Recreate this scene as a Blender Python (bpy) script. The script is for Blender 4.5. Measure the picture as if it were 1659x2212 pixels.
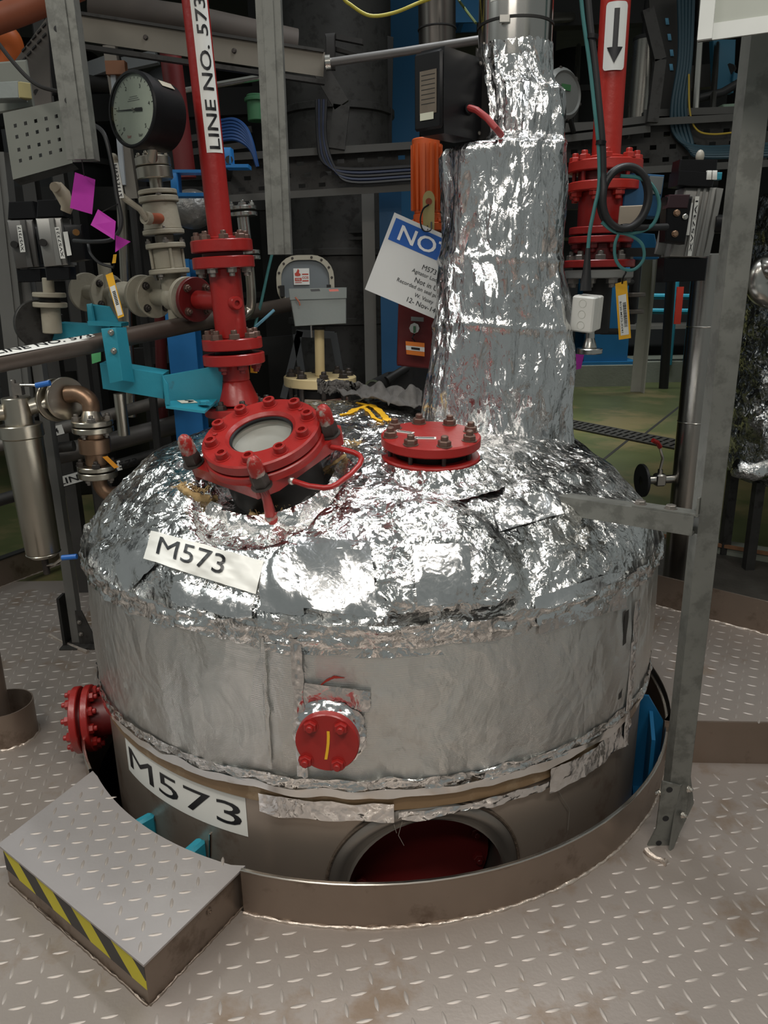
import bpy, math, random
import numpy as np
from mathutils import Vector, Matrix, noise
from mathutils.bvhtree import BVHTree

for o in list(bpy.data.objects):
    bpy.data.objects.remove(o)
SC = bpy.context.scene
COL = SC.collection
random.seed(7)
rng = np.random.default_rng(7)

# ---------------------------------------------------------------- camera
IW, IH, FPX = 1659.0, 2212.0, 1661.0
EYE = Vector((0, 0, 1.6))
VPX, VPY = 915.0, 6600.0                     # vanishing point of the verticals
_d = Vector((VPX - IW/2, -(VPY - IH/2), -FPX)).normalized()
U_C = -_d
Y_C = Vector((0, 0, -1)); Y_C = (Y_C - U_C*Y_C.dot(U_C)).normalized()
X_C = Y_C.cross(U_C)
ROT = Matrix((X_C, Y_C, U_C))                # camera -> world
cam = bpy.data.objects.new('camera', bpy.data.cameras.new('camera'))
COL.objects.link(cam)
cam.matrix_world = Matrix.Translation(EYE) @ ROT.to_4x4()
cam.data.sensor_fit = 'HORIZONTAL'; cam.data.sensor_width = 36
cam.data.lens = 36*FPX/IW
cam.data.clip_start = 0.05; cam.data.clip_end = 100
SC.camera = cam

# ---------------------------------------------------------------- light
SC.view_settings.view_transform = 'Standard'
SC.view_settings.look = 'None'
SC.view_settings.gamma = 1.0
SC.view_settings.use_curve_mapping = False
SC.view_settings.exposure = 0.0
W = bpy.data.worlds.new('hall_air'); SC.world = W; W.use_nodes = True
W.node_tree.nodes['Background'].inputs[0].default_value = (0.86, 0.93, 0.90, 1)
W.node_tree.nodes['Background'].inputs[1].default_value = 0.20

def area(name, loc, target, size, power, col=(1, .94, .86), size_y=None, spread=115):
    l = bpy.data.lights.new(name, 'AREA'); l.energy = power; l.color = col
    l.size = size
    l.spread = math.radians(spread)
    if size_y: l.shape = 'RECTANGLE'; l.size_y = size_y
    o = bpy.data.objects.new(name, l); COL.objects.link(o); o.location = loc
    o.rotation_euler = (Vector(target) - Vector(loc)).to_track_quat('-Z', 'Y').to_euler()
    return o
# fluorescent ceiling fittings of the hall: over the walkway, over the vessel, and far behind; the fills are added
area('ceiling_lamp_walkway', (0.75, 0.2, 3.6), (0.5, 1.5, 0), 1.5, 23, size_y=.22)
area('ceiling_lamp_entry', (-0.9, -1.0, 3.6), (-.6, .6, 0), 1.5, 13, size_y=.22)
area('added_fill_side', (-1.7, 0.7, 3.7), (-.9, 1.7, 0), 1.5, 17, size_y=.22)  # added lamp without a known fitting, fills the foil from the front left
area('added_fill_left', (-2.9, 2.2, 3.7), (-1.6, 2.0, 0.4), 1.5, 12, (.94, 1, .97), size_y=.22)  # added lamp without a known fitting, brightens reflections in the left foil
area('ceiling_lamp_vessel', (0.45, 2.7, 4.1), (0.1, 2.4, 0.6), 1.5, 22, (.95, .98, 1), size_y=.22)
area('ceiling_lamp_right', (2.6, 2.4, 3.9), (1.6, 3.0, 0.4), 1.5, 5, (1, .95, .88), size_y=.22)
area('ceiling_lamp_far', (1.6, 8.5, 3.5), (1.6, 8.5, 0), 1.8, 70, (1, 1, .9), size_y=.3)
area('added_fill_back', (4.2, 11.6, 3.5), (4.2, 12, 0), 1.8, 32, (.95, 1, 1), size_y=.3)  # unseen lamp, added to lift the dark handrail
area('ceiling_lamp_far_left', (-2.6, 5.6, 3.5), (-2.6, 5.4, 0), 1.5, 8, (.9, .97, 1), size_y=.22)

# ---------------------------------------------------------------- pixels to places
def ray(px, py):
    v = Vector(((px-IW/2)/FPX, -(py-IH/2)/FPX, -1))
    return ROT @ v
def at(px, py, Y):
    r = ray(px, py); return EYE + r*(Y/r.y)
def gz(px, py, z):
    r = ray(px, py); return EYE + r*((z-EYE.z)/r.z)
def onplane(px, py, p0, n):
    r = ray(px, py); return EYE + r*((Vector(p0)-EYE).dot(n)/r.dot(n))
def mpp(p):                                   # metres per pixel at a point
    return abs((ROT.transposed() @ (Vector(p)-EYE)).z)/FPX
def V(*a): return Vector(a)

# ---------------------------------------------------------------- materials
MATS = {}
def mat(name, col, rough=.5, metal=0.0, var=.12, vscale=9, bump=0.0, bscale=60,
        wear=None, emit=None, alpha=None, spec=.5, coat=0, trans=0):
    if name in MATS: return MATS[name]
    m = bpy.data.materials.new(name); m.use_nodes = True
    nt = m.node_tree; N = nt.nodes; L = nt.links
    b = N['Principled BSDF']
    b.inputs['Roughness'].default_value = rough
    b.inputs['Metallic'].default_value = metal
    b.inputs['Specular IOR Level'].default_value = spec
    if coat: b.inputs['Coat Weight'].default_value = coat
    if trans: b.inputs['Transmission Weight'].default_value = trans
    tc = N.new('ShaderNodeTexCoord')
    nz = N.new('ShaderNodeTexNoise'); nz.inputs['Scale'].default_value = vscale
    nz.inputs['Detail'].default_value = 5
    L.new(tc.outputs['Object'], nz.inputs['Vector'])
    mx = N.new('ShaderNodeMix'); mx.data_type = 'RGBA'
    c = Vector(col)
    mx.inputs[6].default_value = (*(c*(1-var)), 1); mx.inputs[7].default_value = (*(c*(1+var)), 1)
    L.new(nz.outputs['Fac'], mx.inputs[0])
    out = mx.outputs[2]
    if wear:
        wc, amt, ws = wear
        n2 = N.new('ShaderNodeTexNoise'); n2.inputs['Scale'].default_value = ws; n2.inputs['Detail'].default_value = 6
        n2.inputs['Roughness'].default_value = .65
        L.new(tc.outputs['Object'], n2.inputs['Vector'])
        rp = N.new('ShaderNodeMapRange'); rp.inputs[1].default_value = 1-amt-.06; rp.inputs[2].default_value = 1-amt+.06
        L.new(n2.outputs['Fac'], rp.inputs[0])
        m2 = N.new('ShaderNodeMix'); m2.data_type = 'RGBA'
        L.new(rp.outputs[0], m2.inputs[0]); L.new(out, m2.inputs[6]); m2.inputs[7].default_value = (*wc, 1)
        out = m2.outputs[2]
    L.new(out, b.inputs['Base Color'])
    rr = N.new('ShaderNodeMapRange'); rr.inputs[3].default_value = max(.02, rough*.8); rr.inputs[4].default_value = min(1, rough*1.2)
    L.new(nz.outputs['Fac'], rr.inputs[0]); L.new(rr.outputs[0], b.inputs['Roughness'])
    if bump:
        n3 = N.new('ShaderNodeTexNoise'); n3.inputs['Scale'].default_value = bscale; n3.inputs['Detail'].default_value = 4
        L.new(tc.outputs['Object'], n3.inputs['Vector'])
        bp = N.new('ShaderNodeBump'); bp.inputs['Strength'].default_value = bump; bp.inputs['Distance'].default_value = .01
        L.new(n3.outputs['Fac'], bp.inputs['Height']); L.new(bp.outputs[0], b.inputs['Normal'])
    if emit:
        b.inputs['Emission Color'].default_value = (*emit[0], 1); b.inputs['Emission Strength'].default_value = emit[1]
    MATS[name] = m
    return m

def foil(name, col=(.86, .86, .86), rough=.2, a=(.42, .42, .2), sc=(8, 26, 90), stretch=(1, 1, 1), bump=.5, metal=1.0, weave=0, nscale=22, bdist=.012, mask=(.15, 1.15), mscale=3.2):
    m = bpy.data.materials.new(name); m.use_nodes = True
    nt = m.node_tree; N = nt.nodes; L = nt.links
    b = N['Principled BSDF']; b.inputs['Metallic'].default_value = metal
    tc = N.new('ShaderNodeTexCoord'); mp = N.new('ShaderNodeMapping'); mp.inputs['Scale'].default_value = stretch
    L.new(tc.outputs['Object'], mp.inputs[0])
    nd = N.new('ShaderNodeTexNoise'); nd.inputs['Scale'].default_value = 9; nd.inputs['Detail'].default_value = 3
    L.new(mp.outputs[0], nd.inputs['Vector'])
    sb = N.new('ShaderNodeVectorMath'); sb.operation = 'SUBTRACT'; L.new(nd.outputs['Color'], sb.inputs[0]); sb.inputs[1].default_value = (.5, .5, .5)
    ds = N.new('ShaderNodeVectorMath'); ds.operation = 'SCALE'; L.new(sb.outputs[0], ds.inputs[0]); ds.inputs['Scale'].default_value = .16
    co = N.new('ShaderNodeVectorMath'); co.operation = 'ADD'; L.new(mp.outputs[0], co.inputs[0]); L.new(ds.outputs[0], co.inputs[1])
    # where the foil is crumpled and where it lies taut
    ms = N.new('ShaderNodeTexNoise'); ms.inputs['Scale'].default_value = mscale; ms.inputs['Detail'].default_value = 2
    L.new(tc.outputs['Object'], ms.inputs['Vector'])
    mr = N.new('ShaderNodeMapRange'); mr.inputs[1].default_value = .36; mr.inputs[2].default_value = .62; mr.inputs[3].default_value = mask[0]; mr.inputs[4].default_value = mask[1]
    L.new(ms.outputs['Fac'], mr.inputs[0])
    gm = N.new('ShaderNodeNewGeometry'); cur = None
    for k, (aa, s) in enumerate(zip(a, sc)):
        vo = N.new('ShaderNodeTexVoronoi'); vo.inputs['Scale'].default_value = s
        L.new(co.outputs[0], vo.inputs['Vector'])
        s1 = N.new('ShaderNodeVectorMath'); s1.operation = 'SUBTRACT'; L.new(vo.outputs['Color'], s1.inputs[0]); s1.inputs[1].default_value = (.5, .5, .5)
        s2 = N.new('ShaderNodeVectorMath'); s2.operation = 'SCALE'; L.new(s1.outputs[0], s2.inputs[0]); s2.inputs['Scale'].default_value = aa
        if cur is None: cur = s2.outputs[0]
        else:
            ad = N.new('ShaderNodeVectorMath'); ad.operation = 'ADD'; L.new(cur, ad.inputs[0]); L.new(s2.outputs[0], ad.inputs[1]); cur = ad.outputs[0]
    sm = N.new('ShaderNodeVectorMath'); sm.operation = 'SCALE'; L.new(cur, sm.inputs[0]); L.new(mr.outputs[0], sm.inputs['Scale'])
    # creases
    vr = N.new('ShaderNodeTexVoronoi'); vr.feature = 'DISTANCE_TO_EDGE'; vr.inputs['Scale'].default_value = sc[1]*.6
    L.new(co.outputs[0], vr.inputs['Vector'])
    nf = N.new('ShaderNodeTexNoise'); nf.inputs['Scale'].default_value = nscale; nf.inputs['Detail'].default_value = 5; nf.inputs['Distortion'].default_value = 1.2
    L.new(mp.outputs[0], nf.inputs['Vector'])
    hm = N.new('ShaderNodeMath'); hm.operation = 'MULTIPLY_ADD'; L.new(vr.outputs['Distance'], hm.inputs[0]); hm.inputs[1].default_value = .6; L.new(nf.outputs['Fac'], hm.inputs[2])
    h = hm.outputs[0]
    if weave:
        wv = N.new('ShaderNodeTexWave'); wv.bands_direction = 'Z'; wv.inputs['Scale'].default_value = 120; wv.inputs['Distortion'].default_value = .6
        L.new(tc.outputs['Object'], wv.inputs['Vector'])
        wm = N.new('ShaderNodeMath'); wm.operation = 'MULTIPLY_ADD'; L.new(wv.outputs['Fac'], wm.inputs[0]); wm.inputs[1].default_value = weave; L.new(h, wm.inputs[2]); h = wm.outputs[0]
    bp = N.new('ShaderNodeBump'); bp.inputs['Strength'].default_value = bump; bp.inputs['Distance'].default_value = bdist
    L.new(h, bp.inputs['Height'])
    an = N.new('ShaderNodeVectorMath'); an.operation = 'ADD'; L.new(bp.outputs[0], an.inputs[0]); L.new(sm.outputs[0], an.inputs[1])
    nn = N.new('ShaderNodeVectorMath'); nn.operation = 'NORMALIZE'; L.new(an.outputs[0], nn.inputs[0])
    L.new(nn.outputs[0], b.inputs['Normal'])
    mx = N.new('ShaderNodeMix'); mx.data_type = 'RGBA'; c = Vector(col)
    mx.inputs[6].default_value = (*(c*.9), 1); mx.inputs[7].default_value = (*c, 1); L.new(nf.outputs['Fac'], mx.inputs[0])
    L.new(mx.outputs[2], b.inputs['Base Color'])
    rr = N.new('ShaderNodeMapRange'); rr.inputs[3].default_value = rough*.6; rr.inputs[4].default_value = rough*1.5
    L.new(ms.outputs['Fac'], rr.inputs[0]); L.new(rr.outputs[0], b.inputs['Roughness'])
    MATS[name] = m
    return m

def ang_mat(name, base, other, **k):
    return mat(name, base, wear=(other, k.pop('amt', .4), k.pop('ws', 14)), **k)

def glass(name):
    m = bpy.data.materials.new(name); m.use_nodes = True; nt = m.node_tree; N = nt.nodes; L = nt.links
    N.remove(N['Principled BSDF']); t = N.new('ShaderNodeBsdfTransparent'); g = N.new('ShaderNodeBsdfGlossy'); g.inputs['Roughness'].default_value = .03
    f = N.new('ShaderNodeFresnel'); f.inputs['IOR'].default_value = 1.45; x = N.new('ShaderNodeMixShader')
    L.new(f.outputs[0], x.inputs[0]); L.new(t.outputs[0], x.inputs[1]); L.new(g.outputs[0], x.inputs[2]); L.new(x.outputs[0], N['Material Output'].inputs[0])
    MATS[name] = m; return m
glass('clear_glass')
RED = mat('red_paint', (.29, .015, .013), .33, 0, .18, 6, .12, 40, ((.16, .05, .035), .30, 17))
RED_ORANGE = mat('orange_red_paint', (.38, .020, .012), .38, 0, .15, 6, .12, 40, ((.2, .04, .02), .32, 12))
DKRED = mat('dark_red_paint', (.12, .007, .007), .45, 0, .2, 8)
TEAL = mat('teal_paint', (.018, .22, .30), .42, 0, .15, 7, .08, 60, ((.03, .10, .13), .30, 14))
BLUE = mat('blue_paint', (.01, .125, .28), .45, 0, .12, 5)
DKBLUE = mat('dark_blue_paint', (.01, .07, .16), .5, 0, .15, 5)
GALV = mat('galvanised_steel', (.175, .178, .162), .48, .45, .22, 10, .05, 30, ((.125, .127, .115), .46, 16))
DKGALV = mat('shaded_weathered_galvanised', (.045, .043, .040), .55, .4, .25, 12, .08, 30, ((.025, .023, .021), .42, 20))  # tone lowered further to stand in for occlusion in the background
STEEL = mat('stainless_steel', (.56, .54, .50), .24, 1, .06, 8)
BRSTEEL = mat('brushed_warm_steel', (.48, .44, .37), .3, 1, .1, 8)
BROWNST = mat('stained_stainless_sheet', (.27, .215, .175), .40, .8, .18, 5, .03, 20, ((.17, .125, .095), .38, 7))
BRONZE = mat('heat_tinted_pipe', (.27, .17, .11), .36, .8, .25, 10, .1, 40)
PLATE = mat('tread_plate_steel', (.30, .262, .235), .42, .4, .16, 2.2, .05, 90, ((.235, .175, .13), .40, 4))
LUG = mat('tread_lug_steel', (.37, .33, .30), .46, .45, .12, 6)
BLACK = mat('black_plastic', (.006, .006, .007), .40, 0, .2, 10, spec=.22)
RUBBER = mat('black_rubber', (.012, .012, .013), .5, 0, .2, 10)
WHITE = mat('white_vinyl', (.72, .72, .68), .38, 0, .05, 8)
INK = mat('black_ink', (.006, .006, .008), .4, 0, .05)
CREAM = mat('cream_paint', (.62, .50, .27), .5, 0, .12, 9, .1, 40, ((.12, .07, .04), .30, 17))
IVORY = mat('ivory_valve_paint', (.31, .28, .215), .5, 0, .15, 10, .15, 60, ((.18, .13, .09), .32, 16))
NUT = mat('zinc_nut', (.24, .22, .20), .45, .8, .25, 30, .1, 60)
DKNUT = mat('dark_nut', (.07, .06, .055), .5, .7, .3, 30)
GREYBOX = mat('grey_enclosure_paint', (.23, .255, .245), .5, .1, .08, 8, .05, 80)
YELLOW = mat('yellow_tag', (.80, .42, .02), .5, 0, .06)
ORANGE = mat('orange_paint', (.58, .10, .018), .42, 0, .12, 8)
PURPLE = mat('magenta_tag', (.42, .02, .34), .55, 0, .12, 14)
DARK = mat('dark_steel', (.018, .017, .016), .6, .3, .3, 9)
VDARK = mat('very_dark', (.010, .010, .011), .7, 0, .2)
FOIL = foil('crumpled_foil', (.87, .87, .86), .17, (.36, .48, .38), (8, 32, 105), mask=(.45, 1.15), bump=.7)
FOILC = foil('vertical_crumpled_foil', a=(.50, .52, .34), sc=(6, 24, 90), stretch=(1.4, 1.4, .6), rough=.16, bump=.7)
CLOTH = foil('silver_blanket_cloth', (.74, .735, .71), .27, (.13, .12, .05), (3.2, 11, 50), (1, 1, .75), .42, .95, weave=.02, nscale=4.5, bdist=.05, mask=(.3, 1.3))
TAPE = foil('aluminium_tape', (.85, .85, .85), .2, (.18, .22, .14), (9, 40, 120), bump=.2)
GREENFLOOR = mat('green_painted_concrete', (.075, .088, .030), .4, 0, .35, 1.2, .05, 20, ((.15, .125, .055), .45, .8))
CONCRETE = mat('concrete', (.20, .21, .17), .8, 0, .25, 4, .2, 30)
BURLAP = mat('tan_fibre', (.42, .29, .13), .9, 0, .35, 40, .4, 90)

# ---------------------------------------------------------------- mesh building
def frame(axis, ref=None):
    z = Vector(axis).normalized()
    r = Vector(ref) if ref is not None else (V(0, 0, 1) if abs(z.z) < .9 else V(1, 0, 0))
    x = (r - z*r.dot(z)).normalized(); y = z.cross(x)
    return x, y, z

class MB:
    def __init__(s): s.v = []; s.f = []
    def add(s, vs, fs):
        b = len(s.v); s.v += [tuple(v) for v in vs]; s.f += [tuple(i+b for i in f) for f in fs]; return s
    def box(s, c, sz, ax=None):
        c = Vector(c); X, Y, Z = ax if ax else (V(1, 0, 0), V(0, 1, 0), V(0, 0, 1))
        hx, hy, hz = [q/2 for q in sz]
        vs = [c+X*(hx*i)+Y*(hy*j)+Z*(hz*k) for k in (-1, 1) for j in (-1, 1) for i in (-1, 1)]
        return s.add(vs, [(0, 2, 3, 1), (4, 5, 7, 6), (0, 1, 5, 4), (2, 6, 7, 3), (0, 4, 6, 2), (1, 3, 7, 5)])
    def bevbox(s, c, sz, b, ax=None):
        # box with chamfered edges along its local z and top/bottom rims
        c = Vector(c); X, Y, Z = ax if ax else (V(1, 0, 0), V(0, 1, 0), V(0, 0, 1))
        hx, hy, hz = [q/2 for q in sz]; vs = []
        def ringp(x, y, z, bb): return [c+X*px+Y*py+Z*z for px, py in ((x-bb, y), (x, y-bb), (x, -y+bb), (x-bb, -y), (-x+bb, -y), (-x, -y+bb), (-x, y-bb), (-x+bb, y))]
        rings = [ringp(hx-b, hy-b, -hz, b*.6), ringp(hx, hy, -hz+b, b), ringp(hx, hy, hz-b, b), ringp(hx-b, hy-b, hz, b*.6)]
        for r in rings: vs += r
        fs = [tuple(range(8)), tuple(reversed(range(24, 32)))]
        for k in range(3):
            for i in range(8): j = (i+1) % 8; fs.append((k*8+i, k*8+8+i, k*8+8+j, k*8+j))
        return s.add(vs, fs)
    def lathe(s, o, axis, prof, n=32, ref=None, a0=0, a1=None):
        o = Vector(o); X, Y, Z = frame(axis, ref); vs = []; fs = []
        full = a1 is None
        m = n if full else n+1
        for r, h in prof:
            for i in range(m):
                a = (2*math.pi*i/n) if full else a0+(a1-a0)*i/n
                vs.append(o+Z*h+(X*math.cos(a)+Y*math.sin(a))*r)
        for k in range(len(prof)-1):
            for i in range(n):
                j = (i+1) % m
                fs.append((k*m+i, k*m+j, (k+1)*m+j, (k+1)*m+i))
        return s.add(vs, fs)
    def cyl(s, p0, p1, r, r1=None, n=20, hole=0):
        p0, p1 = Vector(p0), Vector(p1); h = (p1-p0).length
        if h < 1e-6: return s
        r1 = r if r1 is None else r1
        if hole: prof = [(hole, 0), (r, 0), (r1, h), (hole, h), (hole, 0)]
        else: prof = [(1e-4, 0), (r, 0), (r1, h), (1e-4, h)]
        return s.lathe(p0, p1-p0, prof, n)
    def tube(s, pts, r, n=10, closed=False):
        pts = [Vector(p) for p in pts]; m = len(pts); vs = []; fs = []
        ref = V(.13, .21, .97)
        rr = r if isinstance(r, (list, tuple)) else [r]*m
        px = None
        for k, p in enumerate(pts):
            if closed: t = pts[(k+1) % m]-pts[k-1]
            else: t = pts[min(k+1, m-1)]-pts[max(k-1, 0)]
            t.normalize()
            if px is None: x = frame(t, ref)[0]
            else:
                x = px-t*px.dot(t)
                x = x.normalized() if x.length > 1e-6 else frame(t, ref)[0]
            px = x; y = t.cross(x)
            for i in range(n):
                a = 2*math.pi*i/n; vs.append(p+(x*math.cos(a)+y*math.sin(a))*rr[k])
        for k in range(m if closed else m-1):
            k2 = (k+1) % m
            for i in range(n):
                j = (i+1) % n; fs.append((k*n+i, k*n+j, k2*n+j, k2*n+i))
        if not closed: fs += [tuple(reversed(range(n))), tuple(range((m-1)*n, m*n))]
        return s.add(vs, fs)
    def prism(s, poly, o, X, Y, h):
        # 2D polygon in plane (X,Y) at o, extruded by h along X x Y
        o, X, Y = Vector(o), Vector(X), Vector(Y); Z = X.cross(Y).normalized(); n = len(poly)
        vs = [o+X*a+Y*b for a, b in poly]+[o+X*a+Y*b+Z*h for a, b in poly]
        fs = [tuple(reversed(range(n))), tuple(range(n, 2*n))]+[(i, (i+1) % n, n+(i+1) % n, n+i) for i in range(n)]
        return s.add(vs, fs)
    def sweep(s, poly, p0, p1, ref):
        p0, p1 = Vector(p0), Vector(p1); Z = (p1-p0); h = Z.length; Z.normalize()
        ref = Vector(ref); Y = (ref-Z*ref.dot(Z)).normalized(); X = Y.cross(Z)
        return s.prism(poly, p0, X, Y, h)
    def grid(s, fn, nu, nv, wrap=False):
        vs = [fn(i/(nu if wrap else nu-1), j/(nv-1)) for j in range(nv) for i in range(nu)]; fs = []
        for j in range(nv-1):
            for i in range(nu if wrap else nu-1):
                k = (i+1) % nu; fs.append((j*nu+i, j*nu+k, (j+1)*nu+k, (j+1)*nu+i))
        return s.add(vs, fs)
    def sphere(s, c, r, n=16, sq=(1, 1, 1)):
        c = Vector(c); m = n//2
        def fn(u, v):
            a = 2*math.pi*u; b = math.pi*(v*.998+.001)
            return c+V(r*sq[0]*math.sin(b)*math.cos(a), r*sq[1]*math.sin(b)*math.sin(a), r*sq[2]*math.cos(b))
        return s.grid(fn, n, m+1, True)

OFF = {}
def meshof(name, mb, m, smooth=35):
    me = bpy.data.meshes.new(name)
    me.from_pydata(mb.v, [], mb.f); me.validate()
    if m: me.materials.append(m)
    if smooth:
        for p in me.polygons: p.use_smooth = True
        me.set_sharp_from_angle(angle=math.radians(smooth))
    return me
def tag(o, label=None, cat=None, group=None, kind=None):
    if label: o['label'] = label
    if cat: o['category'] = cat
    if group: o['group'] = group
    if kind: o['kind'] = kind
    return o
def thing(name, label, cat, loc, group=None):
    o = bpy.data.objects.new(name, None); COL.objects.link(o); o.location = loc
    o.empty_display_size = .05
    OFF[o.name] = Vector(loc)
    return tag(o, label, cat, group)
def part(name, mb, m, parent, smooth=35, label=None, kind=None):
    off = OFF[parent.name]
    mb.v = [(v[0]-off.x, v[1]-off.y, v[2]-off.z) for v in mb.v]
    o = bpy.data.objects.new(name, meshof(name, mb, m, smooth)); COL.objects.link(o)
    o.parent = parent; OFF[o.name] = off
    return tag(o, label, None, None, kind)
def solo(name, mb, m, label, cat, smooth=35, group=None, loc=None, kind=None):
    vs = np.array(mb.v)
    c = Vector(loc) if loc is not None else V(float((vs[:, 0].min()+vs[:, 0].max())/2), float((vs[:, 1].min()+vs[:, 1].max())/2), float(vs[:, 2].min()))
    mb.v = [(v[0]-c.x, v[1]-c.y, v[2]-c.z) for v in mb.v]
    o = bpy.data.objects.new(name, meshof(name, mb, m, smooth)); COL.objects.link(o); o.location = c
    OFF[o.name] = c
    return tag(o, label, cat, group, kind)

# bolts share mesh data
_bolt = {}
def bolt_mesh(kind, m):
    k = (kind, m.name)
    if k in _bolt: return _bolt[k]
    b = MB()
    if kind == 'nut':
        b.lathe((0, 0, 0), (0, 0, 1), [(.001, 0), (1, 0), (1, .78), (.86, .9), (.5, .9)], 6)
        b.lathe((0, 0, 0), (0, 0, 1), [(.56, .85), (.56, 1.45), (.45, 1.58), (.001, 1.58)], 10)
        b.lathe((0, 0, 0), (0, 0, 1), [(1.18, 0), (1.18, .1), (.8, .1)], 12)
    elif kind == 'head':
        b.lathe((0, 0, 0), (0, 0, 1), [(.001, 0), (1, 0), (1, .6), (.85, .72), (.001, .72)], 6)
        b.lathe((0, 0, 0), (0, 0, 1), [(1.2, 0), (1.2, .12), (.8, .12)], 12)
    elif kind == 'socket':
        b.lathe((0, 0, 0), (0, 0, 1), [(1, 0), (1, 1.0), (.92, 1.1), (.56, 1.1)], 16)
        b.lathe((0, 0, 0), (0, 0, 1), [(.56, 1.1), (.56, .55), (.001, .5)], 6)
        b.lathe((0, 0, 0), (0, 0, 1), [(1.3, 0), (1.3, .1), (1, .1)], 16)
    elif kind == 'stud':
        b.lathe((0, 0, 0), (0, 0, 1), [(.001, 0), (.6, 0), (.6, 1), (.001, 1)], 8)
    _bolt[k] = meshof('bolt', b, m, 30)
    return _bolt[k]
def bolt(parent, p, axis, r, m=None, kind='nut', name='bolt', length=None, spin=0.0):
    o = bpy.data.objects.new(name, bolt_mesh(kind, m or NUT)); COL.objects.link(o)
    X, Y, Z = frame(axis)
    R = Matrix((X, Y, Z)).transposed().to_4x4()
    S = Matrix.Diagonal((r, r, length or r, 1))
    o.parent = parent
    o.matrix_local = Matrix.Translation(Vector(p)-OFF[parent.name]) @ R @ Matrix.Rotation(spin, 4, 'Z') @ S
    return o
def bolts(parent, c, axis, R, n, r, m=None, kind='nut', a0=0.0, ref=None, name='bolt', skip=()):
    X, Y, Z = frame(axis, ref); c = Vector(c)
    for i in range(n):
        if i in skip: continue
        a = a0+2*math.pi*i/n
        bolt(parent, c+(X*math.cos(a)+Y*math.sin(a))*R, axis, r, m, kind, name, spin=a)
def flange_mb(c, axis, R, th, hole=0, n=40, bev=.12):
    b = th*bev; i = max(hole, 1e-4)
    return MB().lathe(c, axis, [(i, 0), (R-b, 0), (R, b), (R, th-b), (R-b, th), (i, th)]+([(i, 0)] if hole else []), n)

# lettering, all glyph outlines made once
_T = {}
def make_texts(strings):
    objs = []
    for s, bold in strings:
        c = bpy.data.curves.new('glyphs', 'FONT'); c.body = s; c.align_x = 'CENTER'; c.align_y = 'CENTER'; c.size = 1
        c.resolution_u = 3; c.offset = bold
        o = bpy.data.objects.new('glyphs', c); COL.objects.link(o); objs.append((s, o))
    dg = bpy.context.evaluated_depsgraph_get(); dg.update()
    for s, o in objs:
        me = o.evaluated_get(dg).to_mesh()
        _T[s] = ([tuple(v.co) for v in me.vertices], [tuple(p.vertices) for p in me.polygons])
        o.evaluated_get(dg).to_mesh_clear()
    for s, o in objs:
        c = o.data; bpy.data.objects.remove(o); bpy.data.curves.remove(c)
def subdiv(vs, fs, maxlen, rounds=3):        # split triangles so that flat lettering can follow a curved surface
    vs = list(vs); fs = [tuple(f) for f in fs]
    t = []
    for f in fs:
        for i in range(1, len(f)-1): t.append((f[0], f[i], f[i+1]))
    for _ in range(rounds):
        out = []; mid = {}
        def m(a, b):
            k = (min(a, b), max(a, b))
            if k not in mid: mid[k] = len(vs); vs.append(tuple((p+q)/2 for p, q in zip(vs[a], vs[b])))
            return mid[k]
        def ln(a, b): return math.dist(vs[a], vs[b])
        for a, b, c in t:
            if max(ln(a, b), ln(b, c), ln(c, a)) > maxlen:
                x, y, z = m(a, b), m(b, c), m(c, a); out += [(a, x, z), (x, b, y), (z, y, c), (x, y, z)]
            else: out.append((a, b, c))
        t = out
    return vs, t
def text_fit(s, w=None, h=None, sub=None):
    v, f = _T[s]; a = np.array(v)
    if len(a) == 0: return [], []
    lo, hi = a.min(0), a.max(0); c = (lo+hi)/2; e = hi-lo
    sx = w/e[0] if w else None; sy = h/e[1] if h else None
    if sx is None: sx = sy
    if sy is None: sy = sx
    v, f = [((p[0]-c[0])*sx, (p[1]-c[1])*sy) for p in v], f
    return subdiv(v, f, sub) if sub else (v, f)
def words(v, f, gap):                        # split laid-out lettering into its words
    iv = sorted((min(v[i][0] for i in q), max(v[i][0] for i in q), q) for q in f); out = [[]]; hi = None
    for a, b, q in iv:
        if hi is not None and a-hi > gap: out.append([])
        out[-1].append(q); hi = b if hi is None or not out[-1][:-1] else max(hi, b)
    res = []
    for fs in out:
        idx = sorted({i for q in fs for i in q}); m = {i: k for k, i in enumerate(idx)}
        res.append(([v[i] for i in idx], [tuple(m[i] for i in q) for q in fs]))
    return res
def text_flat(s, c, X, Y, w=None, h=None, lift=.0008):
    # letters on a plane: X reading direction, Y up
    X = Vector(X).normalized(); Y = Vector(Y).normalized(); Z = X.cross(Y); c = Vector(c)
    v, f = text_fit(s, w, h)
    return MB().add([c+X*a+Y*b+Z*lift for a, b in v], f)
TEXTS = [('LINE NO. 57304', .012), ('LINE NO. 573', .012), ('304', .01), ("M573", 0), ("M 573", 0), ('NOTICE', .012), ('M573 -A1', 0), ('Agitator Locked Off', 0),
         ('Not in Use', 0), ('Recorded on seal pot register', 0), ('W. Vasey', 0), ('12- Nov-14', 0), ('A', .03), ('XV57321', .008), ('XV57317', .008),
         ('XV573A1', .008), ('HV573112', .01), ('CCL', .02), ('CCIS', .02), ('B120-M573-XV41', .01), ('bar', 0), ('0', 0), ('1', 0), ('2', 0), ('3', 0), ('4', 0), ('5', 0)]
make_texts(TEXTS)
# ================================================================ structure
CX, CY = -.042, 2.645
KR, KH = 1.055, .135                        # kerb ring around the vessel opening
GROUND = -.04                               # level of the green concrete beyond the plated floor

def struct(name, mb, m, smooth=35, label=None, cat=None):
    o = solo(name, mb, m, label, cat, smooth); o['kind'] = 'structure'; return o

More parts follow.
